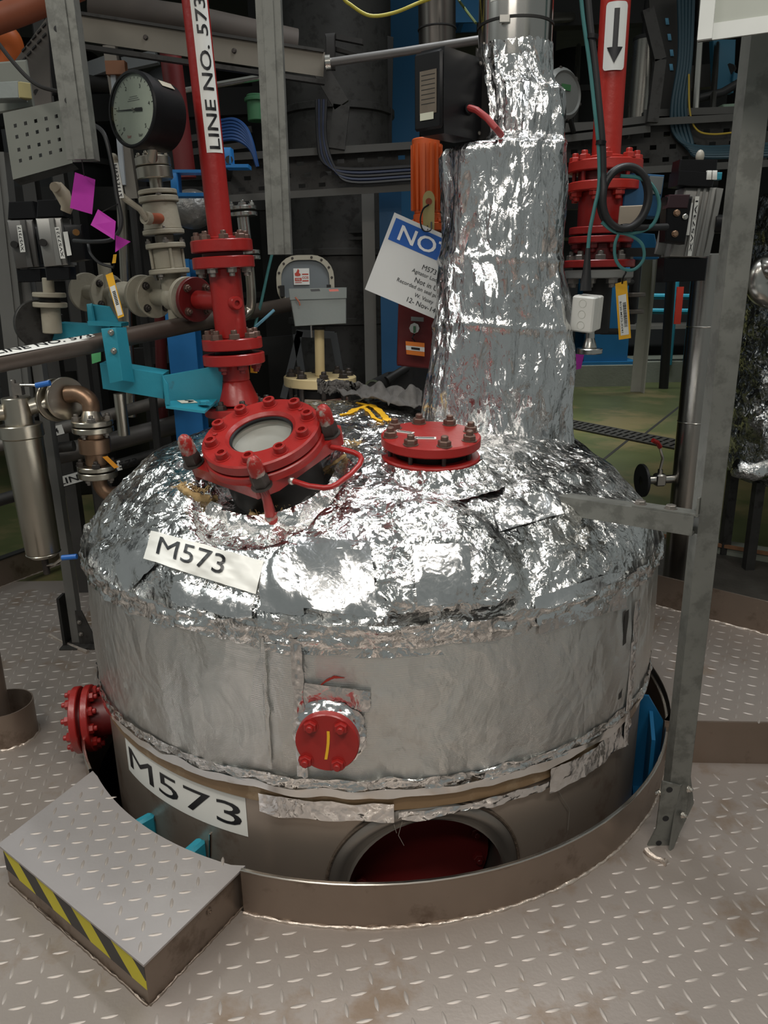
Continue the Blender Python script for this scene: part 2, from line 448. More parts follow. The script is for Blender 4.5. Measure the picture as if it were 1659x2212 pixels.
# plated floor with a round opening; its far side ends at the kerbs
FX0, FX1, FY0, FY1 = -4.2, 3.4, -1.2, 4.05
def floor_mb():
    n = 128; b = MB(); vs = []; fs = []
    for z in (0, -.012):
        for i in range(n):
            a = 2*math.pi*i/n; dx, dy = math.cos(a), math.sin(a)
            t = min(((FX1-CX)/dx if dx > 1e-9 else (FX0-CX)/dx if dx < -1e-9 else 1e9), ((FY1-CY)/dy if dy > 1e-9 else (FY0-CY)/dy if dy < -1e-9 else 1e9))
            vs.append((CX+dx*KR, CY+dy*KR, z)); vs.append((CX+dx*t, CY+dy*t, z))
    for i in range(n):
        j = (i+1) % n
        fs.append((2*i, 2*i+1, 2*j+1, 2*j)); fs.append((2*n+2*i, 2*n+2*j, 2*n+2*j+1, 2*n+2*i+1))
        fs.append((2*i, 2*j, 2*n+2*j, 2*n+2*i)); fs.append((2*i+1, 2*n+2*i+1, 2*n+2*j+1, 2*j+1))
    for ix, iy in ((FX0, FY0), (FX1, FY0), (FX1, FY1), (FX0, FY1)): pass
    return b.add(vs, fs)
floor = struct('floor', floor_mb(), PLATE, 0)
b = MB(); vs = []
# square off the corners of the plate
for (x, y) in ((FX0, FY0), (FX1, FY0), (FX1, FY1), (FX0, FY1)):
    pass
green = struct('floor_concrete', MB().box((1, 9.2, GROUND-.05), (17, 10.3, .1)), GREENFLOOR, 0)
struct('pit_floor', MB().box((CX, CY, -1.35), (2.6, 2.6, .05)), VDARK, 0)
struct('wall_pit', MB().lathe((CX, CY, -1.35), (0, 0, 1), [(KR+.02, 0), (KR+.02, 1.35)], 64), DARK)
struct('wall_back', MB().box((0, 14.4, 2.2), (18, .15, 4.8)), mat('far_wall_cladding', (.035, .037, .037), .8), 0)

# ---- raised tread lugs: the nearest 300 one by one, the rest as one
def lug_mb(L=.034, Wd=.0092, H=.0019):
    o = []
    for k in range(10):
        t = k/10*2*math.pi; c, s = math.cos(t), math.sin(t)
        o.append((L/2*c, Wd/2*s*(1-.35*c*c), 0))
    i = [(x*.72, y*.45, H) for x, y, z in o]
    vs = o+i; n = 10
    return vs, [tuple(range(n, 2*n))]+[(k, (k+1) % n, n+(k+1) % n, n+k) for k in range(n)]
LUGV, LUGF = lug_mb()
_lm = MB(); _lm.add(LUGV, LUGF); LUGMESH = meshof('tread_lug', _lm, LUG, 60)
def lugs(parent, inside, bounds, z, ang, q=.054, nmax=300, size=1.0):
    x0, x1, y0, y1 = bounds; pts = []
    ca, sa = math.cos(ang+math.pi/4), math.sin(ang+math.pi/4)
    R = int(max(x1-x0, y1-y0)/q)+2; mx, my = (x0+x1)/2, (y0+y1)/2
    for i in range(-R, R):
        for j in range(-R, R):
            x = mx+q*(i*ca-j*sa); y = my+q*(i*sa+j*ca)
            if x0 < x < x1 and y0 < y < y1 and inside(x, y):
                pts.append((x*x+y*y*.9, x, y, ang+(0 if (i+j) % 2 == 0 else math.pi/2)))
    pts.sort()
    # the ones that the picture shows come first
    def vis(p):
        c = ROT.transposed() @ (V(p[1], p[2], z)-EYE)
        if c.z > -.1: return False
        u = IW/2+FPX*c.x/-c.z; w = IH/2-FPX*c.y/-c.z
        return -10 < u < IW+10 and -10 < w < IH+10
    a = [p for p in pts if vis(p)]; bset = [p for p in pts if not vis(p)]
    single = a[:nmax]; rest = a[nmax:]+bset
    off = OFF[parent.name]
    for _, x, y, t in single:
        o = bpy.data.objects.new('tread_lug', LUGMESH); COL.objects.link(o); o.parent = parent
        o.location = V(x, y, z)-off; o.rotation_euler = (0, 0, t); o.scale = (size, size, 1)
    if rest:
        mb = MB(); lv = np.array(LUGV)
        for _, x, y, t in rest:
            c, s = math.cos(t), math.sin(t)
            mb.add([(x+(c*v[0]-s*v[1])*size, y+(s*v[0]+c*v[1])*size, z+v[2]) for v in LUGV], LUGF)
        part('tread_lugs_far', mb, LUG, parent, 60, kind='stuff')
def rad(x, y): return math.hypot(x-CX, y-CY)

# kerb ring: thin stainless upstand welded to the plate, cut at the step box
TOPZ = .13
SF = gz(310, 2085, TOPZ); SL = gz(-5, 1824, TOPZ); SR1 = gz(530, 1870, TOPZ); SR2 = gz(200, 1665, TOPZ)
aR1 = math.atan2(SR1.y-CY, SR1.x-CX); aR2 = math.atan2(SR2.y-CY, SR2.x-CX)
def arc_wall(a0, a1, r0, r1, z0, z1, n=96):
    m = MB(); prof = [(r1, z0), (r1, z1-.002), (r1-.002, z1), (r0+.002, z1), (r0, z1-.002), (r0, z0), (r1, z0)]
    m.lathe((CX, CY, 0), (0, 0, 1), prof, n, (1, 0, 0), a0, a1)
    return m
kerb = thing('kerb_ring', 'curved stainless upstand ring around the floor opening of the foil-wrapped vessel', 'kerb', (CX, CY, 0))
part('kerb_wall', arc_wall(aR1, aR2+2*math.pi, KR-.004, KR+.004, -.14, KH), BROWNST, kerb)
part('rim', arc_wall(aR1, aR2+2*math.pi, KR-.0055, KR+.0055, KH, KH+.004), mat('polished_rim', (.62, .58, .53), .22, 1), kerb)
def bead(pts, r, parent, m=None, name='weld_bead'):
    q = [Vector(p)+V(random.uniform(-1, 1), random.uniform(-1, 1), random.uniform(-.4, .6))*r*.4 for p in pts]
    part(name, MB().tube(q, [r*random.uniform(.7, 1.25) for _ in q], 6), m or WELD, parent, 60)
WELD = mat('weld_metal', (.55, .48, .42), .38, .7, .3, 60, .3, 90)
bead([(CX+math.cos(t)*(KR+.005), CY+math.sin(t)*(KR+.005), .001) for t in np.linspace(aR1, aR1+2.6, 220)], .0055, kerb)

# ---- step box in front of the vessel
def arcpts(a0, a1, r, n): return [(CX+math.cos(t)*r, CY+math.sin(t)*r) for t in np.linspace(a0, a1, n)]
step = thing('step_box', 'low checker-plate step box with black and yellow hazard tape by the vessel opening', 'step', (SF.x, SF.y, 0))
outline = [(SF.x, SF.y), (SR1.x, SR1.y)]+arcpts(aR1, aR2 if aR2 < aR1 else aR2-2*math.pi, KR-.012, 20)[1:-1]+[(SR2.x, SR2.y), (SL.x, SL.y)]
def poly_in(poly):
    P = poly
    def f(x, y):
        c = False; j = len(P)-1
        for i in range(len(P)):
            if (P[i][1] > y) != (P[j][1] > y) and x < (P[j][0]-P[i][0])*(y-P[i][1])/(P[j][1]-P[i][1])+P[i][0]: c = not c
            j = i
        return c
    return f
part('tread_top', MB().prism(outline, (0, 0, TOPZ-.006), (1, 0, 0), (0, 1, 0), .006), mat('clean_tread_plate', (.40, .375, .37), .36, .45, .10, 4, .04, 90), step)
def shrink(P, d):
    c = Vector((sum(p[0] for p in P)/len(P), sum(p[1] for p in P)/len(P)))
    return [tuple(Vector(p)+(c-Vector(p)).normalized()*d) for p in P]
inner = shrink(outline, .012)
part('box_sides', MB().prism(inner, (0, 0, 0), (1, 0, 0), (0, 1, 0), TOPZ-.007), BROWNST, step)
_si = poly_in(shrink(outline, .035))
lugs(step, _si, (min(p[0] for p in outline), max(p[0] for p in outline), min(p[1] for p in outline), max(p[1] for p in outline)), TOPZ, math.radians(10), q=.043, size=1.0)
# hazard tape on the outer face, alternate stripes
I_F, I_L = Vector((*inner[0], 0)), Vector((*inner[-1], 0)); eX = (I_F-I_L).normalized(); nX = V(-eX.y, eX.x, 0)
if nX.y > 0: nX = -nX
Lh = (I_F-I_L).length; th0, th1 = .046, TOPZ-.008; sl = .085; k = 0; s = -.1
YEL = mat('hazard_yellow', (.58, .50, .02), .5); BLK = mat('hazard_black', (.03, .027, .026), .5)
while s < Lh+.1:
    pol = []
    for (u, z) in ((s, th1), (s+.085, th1), (s+.085+sl, th0), (s+sl, th0)):
        pol.append((min(max(u, 0), Lh), z))
    # clip crossing ends properly
    def clip(p0, p1, lim): t = (lim-p0[0])/(p1[0]-p0[0]); return (lim, p0[1]+t*(p1[1]-p0[1]))
    raw = [(s, th1), (s+.085, th1), (s+.085+sl, th0), (s+sl, th0)]; poly = raw
    for lim, sg in ((0.0, 1), (Lh, -1)):
        out = []
        for i in range(len(poly)):
            a_, b_ = poly[i], poly[(i+1) % len(poly)]
            ia, ib = (a_[0]-lim)*sg >= 0, (b_[0]-lim)*sg >= 0
            if ia: out.append(a_)
            if ia != ib: out.append(clip(a_, b_, lim))
        poly = out
        if not poly: break
    if len(poly) >= 3:
        mb = MB().prism([(u, z) for u, z in reversed(poly)], I_L+nX*.0002, eX, V(0, 0, 1), .0012)
        if eX.cross(V(0, 0, 1)).dot(nX) < 0: mb.v = [tuple(Vector(v)+nX*.0012*1) for v in mb.v]
        part('hazard_stripe', mb, YEL if k % 2 else BLK, step, 0)
    s += .085; k += 1
I_R = Vector((*inner[1], 0)); fR = (I_R-I_F).normalized(); nR = V(fR.y, -fR.x, 0)
pb = I_F+fR*(I_R-I_F).length*.62+V(0, 0, .088)
bolt(step, pb+nR*.0005, nR, .0085, BROWNST, 'socket', name='fixing_screw', length=.003)
bead([I_F+(I_R-I_F)*t+nR*.003 for t in np.linspace(0, 1, 40)], .004, step, BROWNST)
bead([I_L+(I_F-I_L)*t+nX*.003 for t in np.linspace(0, 1, 50)], .004, step, BROWNST)
bead([I_R+V(0, 0, t)+nR*.003 for t in np.linspace(0, TOPZ-.01, 14)], .005, step)

# ---- raised platform at the right
PF = gz(1490, 1645, 0); PF2 = gz(1659, 1648, 0)
pz = .160
pang = math.atan2(PF2.y-PF.y, PF2.x-PF.x)
plat = thing('raised_platform', 'low raised checker-plate platform right of the vessel behind the galvanised post', 'platform', (PF.x+.8, PF.y+.4, 0))
pX = V(math.cos(pang), math.sin(pang), 0); pY = V(-pX.y, pX.x, 0)
K0 = gz(1400, 1303, pz); K1 = gz(1659, 1372, pz)     # foot of the kerb at its back
PL0 = PF-pX*.10
poly = [(PL0.x, PL0.y), (PL0.x+pX.x*.98, PL0.y+pX.y*.98)]
kd = (K1-K0).normalized(); far = K1+kd*.45; near = K0-kd*.75
poly += [(far.x, far.y), (near.x, near.y)]
arc = [(CX+math.cos(t)*(KR+.012), CY+math.sin(t)*(KR+.012)) for t in np.linspace(math.atan2(near.y-CY, near.x-CX), math.atan2(PL0.y-CY, PL0.x-CX), 24)]
poly = poly[:4]+arc
part('tread_top', MB().prism(poly, (0, 0, pz-.006), (1, 0, 0), (0, 1, 0), .006), PLATE, plat)
part('front_panel', MB().box((PL0+pX*.49+pY*-.003+V(0, 0, (pz-.001)/2)), (.98, .006, pz-.001), (pX, pY, V(0, 0, 1))), BROWNST, plat)
sp = at(1553, 1578, PF.y)
bolt(plat, V(sp.x, PF.y+.008, sp.z) - pY*.0, -pY, .011, BROWNST, 'socket', name='fixing_screw', length=.004)
bead([PF+pX*t+pY*.008 for t in np.linspace(-.05, .5, 70)], .006, plat)
_pin = poly_in([(x, y) for x, y in poly]); 
lugs(plat, lambda x, y: _pin(x, y) and rad(x, y) > KR+.03 and x < 2.6, (.6, 2.6, 2.0, 4.0), pz, math.radians(-28), q=.05)
# kerb upstand at the back of that platform
kh = .145
kn = V(-kd.y, kd.x, 0)
kb = thing('platform_kerb', 'straight stainless kerb upstand behind the raised platform on the right', 'kerb', K0)
part('kerb_wall', MB().box((near+far)/2+V(0, 0, kh/2)+kn*.004, ((far-near).length, .008, kh), (kd, kn, V(0, 0, 1))), BROWNST, kb)
bead([K0+kd*t-kn*.004 for t in np.linspace(-.5, 1.0, 110)], .006, kb)

# floor lugs (not under the step, platform or in the opening)
_st = poly_in(outline)
_ext = lambda x, y: rad(x, y) > KR+.035 and not poly_in(shrink(outline, -.03))(x, y) and not (_pin(x, y))
COLLAR = gz(8, 1625, 0)+V(-.035, .11, 0)
lugs(floor, lambda x, y: _ext(x, y) and not (x > .95 and y > 2.2) and math.hypot(x-COLLAR.x, y-COLLAR.y) > .15, (-2.6, 1.7, 1.05, 3.9), 0, math.radians(12), q=.050, size=1.18)

# kerb at the left back edge of the plated floor
LK0 = gz(0, 1269, 0); LK1 = gz(190, 1195, 0)
ld = (LK1-LK0).normalized(); ln = V(-ld.y, ld.x, 0)
lk = thing('floor_kerb', 'dark steel kerb upstand along the floor edge at the left back', 'kerb', LK0)
part('kerb_wall', MB().box(LK0+ld*.1+V(0, 0, .075)+ln*.004, (3.4, .008, .15), (ld, ln, V(0, 0, 1))), BROWNST, lk)
part('kerb_cap', MB().box(LK0+ld*.1+V(0, 0, .154)+ln*.02, (3.4, .05, .008), (ld, ln, V(0, 0, 1))), DARK, lk)
bead([LK0+ld*t-ln*.004 for t in np.linspace(-.8, 1.4, 110)], .005, lk)

# pipe sleeve through the floor at the left edge
cl = thing('pipe_sleeve', 'short stainless sleeve collar with a pipe through it at the left edge', 'pipe sleeve', COLLAR)
part('sleeve', MB().lathe(COLLAR, (0, 0, 1), [(.1, 0), (.104, 0), (.104, .135), (.1, .135), (.1, 0)], 48), BROWNST, cl)
part('pipe', MB().cyl(COLLAR+V(-.03, .01, 0), COLLAR+V(-.03, .01, .52), .043, n=24), BROWNST, cl)
bead([COLLAR+V(math.cos(t)*.106, math.sin(t)*.106, 0) for t in np.linspace(-2.6, 1.0, 60)], .006, cl)
# ================================================================ the vessel
VES = thing('jacketed_vessel', 'large round process vessel wrapped in crumpled silver foil insulation', 'vessel', (CX, CY, 0))
SKR = .962
SKM = mat('dark_stainless_cladding', (.36, .30, .25), .36, .65, .16, 3, .02, 30, ((.25, .18, .14), .40, 5))
MHT = -1.423; MHZ, MHR = .030, .213          # side manhole: bearing, height, radius
def skirt_mb():
    mb = MB(); NA, z_ = 540, list(np.arange(-.30, .4001, .01)); z_ = [-1.3]+z_
    vs = [(CX+math.cos(2*math.pi*i/NA)*SKR, CY+math.sin(2*math.pi*i/NA)*SKR, z) for z in z_ for i in range(NA)]; fs = []
    for j in range(len(z_)-1):
        zm = (z_[j]+z_[j+1])/2
        for i in range(NA):
            a = 2*math.pi*(i+.5)/NA; da = (a-MHT+math.pi) % (2*math.pi)-math.pi
            if math.hypot(da*SKR, zm-MHZ) < MHR+.014: continue
            k = (i+1) % NA; fs.append((j*NA+i, j*NA+k, (j+1)*NA+k, (j+1)*NA+i))
    return mb.add(vs, fs)
part('skirt', skirt_mb(), SKM, VES)
# ring of sheet below the blanket (brown lip band) and its bright edge
part('lip_band', MB().lathe((CX, CY, 0), (0, 0, 1), [(SKR, .285), (.972, .29), (.974, .335), (SKR, .345)], 128), mat('brown_adhesive_band', (.25, .165, .09), .42, .35, .3, 6, .1, 30, ((.36, .27, .17), .42, 9)), VES)
_PR = [(0, 1.165), (.3, 1.15), (.5, 1.12), (.6, 1.09), (.73, 1.03), (.83, .955), (.91, .885), (.945, .84), (.965, .80), (.974, .755)]
_pr = np.array([p[0] for p in _PR]); _pz = np.array([p[1] for p in _PR])

def vnoise(P, freq, seed):                    # smooth noise on an array of points
    out = np.empty(len(P))
    s = Vector((seed*13.7, seed*5.1, seed*9.3))
    for i, p in enumerate(P): out[i] = noise.noise(Vector(p)*freq+s)
    return out
def creases(P, nseed, seed):                  # F2-F1 over random seeds: ridges between cells
    r = np.random.default_rng(seed)
    S = P[r.integers(0, len(P), nseed)]
    out = np.empty(len(P))
    for i in range(0, len(P), 4000):
        d = np.sqrt(((P[i:i+4000, None, :]-S[None])**2).sum(2)); d.partition(1, axis=1)
        out[i:i+4000] = d[:, 1]-d[:, 0]
    return out
MWp = at(562, 930, 2.10)
BUMPS = []
def add_bump(px, py, z, amp, sx, sy=None, rot=0):
    p = gz(px, py, z); BUMPS.append((p.x, p.y, amp, sx, sy or sx, rot))
add_bump(985, 1190, .99, .055, .14, .14)      # sagging lobe at the front
add_bump(700, 1250, .95, -.012, .13)
add_bump(370, 1150, 1.0, .02, .12)
add_bump(320, 1000, 1.05, .05, .13)
add_bump(1150, 1120, 1.0, -.02, .12)
add_bump(1250, 1050, 1.02, .015, .12)
add_bump(830, 1080, 1.08, .015, .12, .08)

def dome_array(X, Y):
    r = np.hypot(X-CX, Y-CY); z = np.interp(r, _pr, _pz)
    for bx, by, a, sx, sy, ro in BUMPS:
        z = z+a*np.exp(-((X-bx)**2/(2*sx*sx)+(Y-by)**2/(2*sy*sy)))*np.clip((.98-r)/.12, 0, 1)
    return z
NTH, NR = 300, 96
th = np.linspace(0, 2*np.pi, NTH, endpoint=False)
rr = np.concatenate([np.linspace(.02, .8, 56), np.linspace(.81, .974, 40)])
TH, RR = np.meshgrid(th, rr)
# hem of the cap hangs to a ragged line
RRj = RR.copy()
Xd = CX+RRj*np.cos(TH); Yd = CY+RRj*np.sin(TH); Zd = dome_array(Xd, Yd)
hemw = np.array([noise.noise(Vector((math.cos(t)*3, math.sin(t)*3, .3)))*.030+noise.noise(Vector((math.cos(t)*14, math.sin(t)*14, 5.3)))*.014 for t in th])
k = np.clip((RR-.92)/.055, 0, 1)
Zd = Zd-k*k*(.02+hemw[None, :])
P = np.stack([Xd.ravel(), Yd.ravel(), Zd.ravel()], 1)
n1 = vnoise(P, 3.2, 1)*.016+vnoise(P, 8, 2)*.010+vnoise(P, 19, 3)*.005
cr = np.minimum(creases(P, 420, 4), .06); cr2 = np.minimum(creases(P, 1500, 5), .03)
disp = n1-cr*.16+.006-cr2*.16+.002
Rn = np.stack([(P[:, 0]-CX), (P[:, 1]-CY), np.full(len(P), .9)], 1); Rn /= np.linalg.norm(Rn, axis=1)[:, None]
P = P+Rn*disp[:, None]
# loose sheet that sags over the front of the cap: a raised lobe with a crisp edge
LOBE = [(830, 1095), (870, 1078), (960, 1082), (1040, 1112), (1095, 1175), (1130, 1250), (1122, 1300), (1050, 1330), (900, 1345), (838, 1330), (818, 1250), (850, 1180)]
FLAP = [(600, 1165), (700, 1180), (790, 1165), (812, 1240), (806, 1330), (700, 1335), (600, 1300), (572, 1240)]
RT = np.array(ROT.transposed()); C_ = (P-np.array(EYE)) @ RT.T; U_ = IW/2+FPX*C_[:, 0]/-C_[:, 2]; W_ = IH/2-FPX*C_[:, 1]/-C_[:, 2]
def inside_dist(poly):
    ins = np.zeros(len(P), bool); dmin = np.full(len(P), 1e9); n_ = len(poly)
    for i in range(n_):
        (x0, y0), (x1, y1) = poly[i-1], poly[i]
        c_ = ((y0 > W_) != (y1 > W_)) & (U_ < (x1-x0)*(W_-y0)/((y1-y0) or 1e-9)+x0); ins ^= c_
        L2 = (x1-x0)**2+(y1-y0)**2; t_ = np.clip(((U_-x0)*(x1-x0)+(W_-y0)*(y1-y0))/L2, 0, 1)
        dmin = np.minimum(dmin, np.hypot(U_-x0-t_*(x1-x0), W_-y0-t_*(y1-y0)))
    return np.where(ins & (P[:, 1] < CY), dmin, 0)
for poly_, amp_, ed in ((LOBE, .024, 16.0), (FLAP, .012, 14.0)):
    k_ = np.clip(inside_dist(poly_)/ed, 0, 1); k_ = k_*k_*(3-2*k_)
    P = P+Rn*(k_*amp_)[:, None]
# opening of the blanket under the sight-glass nozzle
dm = np.hypot((P[:, 0]-MWp.x-.015), (P[:, 1]-MWp.y+.03))
P[:, 2] -= .075*np.clip((.225-dm)/.05, 0, 1)
fs = []
for j in range(NR-1):
    for i in range(NTH):
        k2 = (i+1) % NTH; fs.append((j*NTH+i, j*NTH+k2, (j+1)*NTH+k2, (j+1)*NTH+i))
domeV = [tuple(p) for p in P]; ctr = len(domeV); domeV.append((CX, CY, 1.165)); fs += [(ctr, (i+1) % NTH, i) for i in range(NTH)]
fs = [tuple(reversed(f)) for f in fs]
mbd = MB().add(domeV, fs)
bvh_v = list(mbd.v); bvh_f = list(mbd.f)
part('dome_blanket', mbd, FOIL, VES, 180)

# side blanket
NS, NZ = 360, 44
zs = np.linspace(.315, .80, NZ); TH2, ZZ = np.meshgrid(th if NS == NTH else np.linspace(0, 2*np.pi, NS, endpoint=False), zs)
RS = .974+.006*np.sin((ZZ-.315)/.485*np.pi)
P = np.stack([CX+RS.ravel()*np.cos(TH2.ravel()), CY+RS.ravel()*np.sin(TH2.ravel()), ZZ.ravel()], 1)
Q = P*np.array([1, 1, .55])
d = vnoise(Q, 2.2, 11)*.012+vnoise(Q, 6, 12)*.005
P[:, 0] += np.cos(TH2.ravel())*d; P[:, 1] += np.sin(TH2.ravel())*d
low = np.array([.022*math.cos(t+math.pi/2) for t in TH2[0]])    # the hem sags a little at both sides
P[:, 2] += np.tile(low, NZ)*np.repeat(1-(zs-.315)/.485, NS)
P[:, 2] += np.repeat(np.clip(1-(zs-.315)/.06, 0, 1), NS)*np.tile(np.array([noise.noise(Vector((math.cos(t)*6, math.sin(t)*6, 2)))*.012 for t in TH2[0]]), NZ)
fs = [(j*NS+i, j*NS+(i+1) % NS, (j+1)*NS+(i+1) % NS, (j+1)*NS+i) for j in range(NZ-1) for i in range(NS)]
mbs = MB().add([tuple(p) for p in P], fs)
base = len(bvh_v); bvh_v += list(mbs.v); bvh_f += [tuple(i+base for i in f) for f in mbs.f]
part('side_blanket', mbs, CLOTH, VES, 180)
sk = MB().lathe((CX, CY, 0), (0, 0, 1), [(SKR, -.6), (SKR, .33)], 128)
base = len(bvh_v); bvh_v += list(sk.v); bvh_f += [tuple(i+base for i in f) for f in sk.f]
BV = BVHTree.FromPolygons([Vector(v) for v in bvh_v], bvh_f)
def hit(px, py, lift=.003):
    r = ray(px, py).normalized(); loc, nrm, i, dd = BV.ray_cast(EYE, r)
    if loc is None: return gz(px, py, 1.0)
    if nrm.dot(r) > 0: nrm = -nrm
    o = Vector((loc.x-CX, loc.y-CY, .3 if loc.z > .8 else 0)).normalized()
    return loc+(nrm*.5+o*.5)*lift
def cylp(t, z, r): return V(CX+math.cos(t)*r, CY+math.sin(t)*r, z)

# crumpled foil strip along the hem and the bright folded edge band
def strip(fr, z0, z1, r, m, name, t0=0, t1=2*math.pi, n=420, nz=9, amp=.006, seed=3, sag=True):
    mb = MB()
    def fn(u, v):
        t = t0+(t1-t0)*u; p = cylp(t, z0+(z1-z0)*v, r)
        a = noise.noise(V(math.cos(t)*30+seed, math.sin(t)*30, v*3))*amp+noise.noise(V(math.cos(t)*9+seed, math.sin(t)*9, v*1.5+4))*amp
        e = (noise.noise(V(math.cos(t)*12, math.sin(t)*12, seed+v*8))*.012 if v in (0, 1) else 0)
        q = p+V(math.cos(t), math.sin(t), 0)*abs(a)+V(0, 0, e+(.022*math.cos(t+math.pi/2) if sag else 0))
        return q
    mb.grid(fn, n, nz)
    return part(name, mb, m, VES, 180)
strip(None, .335, .368, .980, FOIL, 'hem_foil_strip', seed=3, amp=.010)
strip(None, .315, .338, .984, mat('bright_tape_edge', (.85, .85, .84), .16, 1), 'hem_edge_band', seed=8, amp=.002, nz=3)
strip(None, .755, .815, .979, FOIL, 'shoulder_fold', seed=5, amp=.014, sag=False, nz=11)
# tape over the lip at the front, hanging rags of tape
def atan_px(px, py): p = hit(px, py, 0); return math.atan2(p.y-CY, p.x-CX)
tA, tB = atan_px(565, 1720), atan_px(850, 1740)
strip(None, .262, .318, .977, TAPE, 'lip_tape', tA, tB, 90, 7, .003, 21, False)
tA, tB = atan_px(860, 1755), atan_px(1200, 1690)
strip(None, .262, .288, .975, TAPE, 'lip_tape', tA, tB, 90, 5, .006, 31, False)
tA, tB = atan_px(1190, 1650), atan_px(1345, 1570)
strip(None, .245, .325, .979, TAPE, 'lip_tape', tA, tB, 60, 7, .008, 41, False)
# vertical seam of gathered foil left of the side blind flange, open seam at the right as a dark strip for its shade
def seam(px, y0, y1, w, name, m, amp=.008, n=60, lift=.003):
    t = atan_px(px, (y0+y1)/2); z0, z1 = hit(px, y1, 0).z, hit(px, y0, 0).z
    def fn(u, v):
        tt = t+(u-.5)*w/.98; z = z0+(z1-z0)*v
        a = noise.noise(V(u*3, z*40, px))*amp+noise.noise(V(u*2, z*14, px))*amp
        return cylp(tt+noise.noise(V(z*20, u, 3))*.006*(1 if u in (0, 1) else 0), z, .981+lift+abs(a)*math.sin(u*math.pi))
    part(name, MB().grid(fn, 9, n), m, VES, 180)
seam(648, 1375, 1672, .028, 'foil_seam', TAPE, .008)
seam(576, 1375, 1655, .012, 'foil_seam', CLOTH, .004)
seam(1348, 1320, 1500, .022, 'open_seam', mat('torn_seam_shadow', (.02, .018, .016), .8), .0, lift=.001)
seam(1366, 1300, 1560, .04, 'foil_seam', TAPE, .012)
# patches of tape on cap and side: they lie looser and smoother than the crumpled foil around them
def loose(quad, nu=26, nv=12, lift=.012, wr=1.0, blur=5):
    (a, b_, c, d) = quad; G = np.zeros((nv+1, nu+1, 3))
    for j in range(nv+1):
        for i in range(nu+1):
            u, v = i/nu, j/nv
            G[j, i] = hit((1-v)*((1-u)*a[0]+u*b_[0])+v*((1-u)*d[0]+u*c[0]), (1-v)*((1-u)*a[1]+u*b_[1])+v*((1-u)*d[1]+u*c[1]), lift)
    flat = G.copy()
    for _ in range(blur):
        Q = np.pad(G, ((1, 1), (1, 1), (0, 0)), mode='reflect', reflect_type='odd')
        G = (Q[1:-1, 1:-1]*2+Q[:-2, 1:-1]+Q[2:, 1:-1]+Q[1:-1, :-2]+Q[1:-1, 2:])/6
    for j in range(nv+1):
        for i in range(nu+1):
            u, v = i/nu, j/nv
            w = wr*(noise.noise(V(u*5, v*2.2, 3.3))*.004-abs(noise.noise(V(u*8+v*2, v*3-u*2, 8.1)))*.005)
            G[j, i] += np.array((0, -.5, .8))*w
    def fn(u, v, push=0.0):
        x, y = min(max(u, 0), .9999)*nu, min(max(v, 0), .9999)*nv; i, j = int(x), int(y); x -= i; y -= j
        p = (G[j, i]*(1-x)+G[j, i+1]*x)*(1-y)+(G[j+1, i]*(1-x)+G[j+1, i+1]*x)*y
        return Vector(p.tolist())
    return fn
def patch(quad, m, name, nu=22, nv=14, lift=.004, rough=.0025, seed=0, parent=None, edge=.0):
    f0 = loose(quad, 18, 12, lift, .5)
    def fn(u, v): return f0(u+(noise.noise(V(v*7, seed, u))*.03 if u in (0, 1) else 0), v+(noise.noise(V(u*7, seed, 3))*.04 if v in (0, 1) else 0), .0)
    return part(name, MB().grid(fn, nu, nv), m, parent or VES, 180), fn
for i, q in enumerate([((640, 1160), (800, 1170), (815, 1335), (650, 1310)), ((890, 1180), (1010, 1170), (1020, 1300), (900, 1310)),
                       ((1150, 1290), (1340, 1230), (1350, 1310), (1160, 1370)), ((560, 1215), (640, 1190), (660, 1330), (565, 1320)),
                       ((645, 1470), (800, 1490), (800, 1535), (650, 1525)),
                       ((1060, 1090), (1200, 1060), (1215, 1110), (1075, 1150)), ((250, 1200), (320, 1130), (340, 1220), (270, 1290)), ((380, 1255), (550, 1295), (545, 1345), (370, 1300))]):
    patch(q, TAPE, 'foil_patch', seed=i*3.1, lift=.0075)

# label sheet on the cap: follows the foil loosely, with a few wrinkles of its own
shq = ((333, 1148), (573, 1212), (556, 1284), (318, 1208)); shf = loose(shq)
sheet = part('number_sheet', MB().grid(lambda u, v: shf(u, v), 53, 25), WHITE, VES, 180)
def sheet_text(s, fn, u0, u1, v0, v1, parent, m=INK, name='lettering', push=.0025):
    v, f = text_fit(s, 1, 1, .035)
    vs = []
    for a, b_ in v:
        p = fn(u0+(u1-u0)*(a+.5), v1+(v0-v1)*(b_+.5)); vs.append(p-(p-EYE).normalized()*push)
    return part(name, MB().add(vs, f), m, parent, 0)
sheet_text('M573', shf, .09, .68, .12, .72, sheet, push=.0035)
# number strip on the skirt
t0_, t1_ = atan_px(277, 1640), atan_px(534, 1770); zt0, zt1 = hit(528, 1724, 0).z+.004, hit(533, 1806, 0).z
sheet2 = part('number_strip', MB().grid(lambda u, v: cylp(t0_+(t1_-t0_)*u, zt0+(zt1-zt0)*v, SKR+.0012), 40, 6), WHITE, VES, 180)
ta_, tb_ = atan_px(281, 1630), atan_px(522, 1757); za_, zb_ = hit(488, 1729, 0).z, hit(508, 1783, 0).z
v, f = text_fit('M573', 1, 1, .06)
part('lettering', MB().add([cylp(ta_+(tb_-ta_)*(a_+.5), zb_+(za_-zb_)*(b_+.5), SKR+.0022) for a_, b_ in v], f), INK, sheet2, 0)
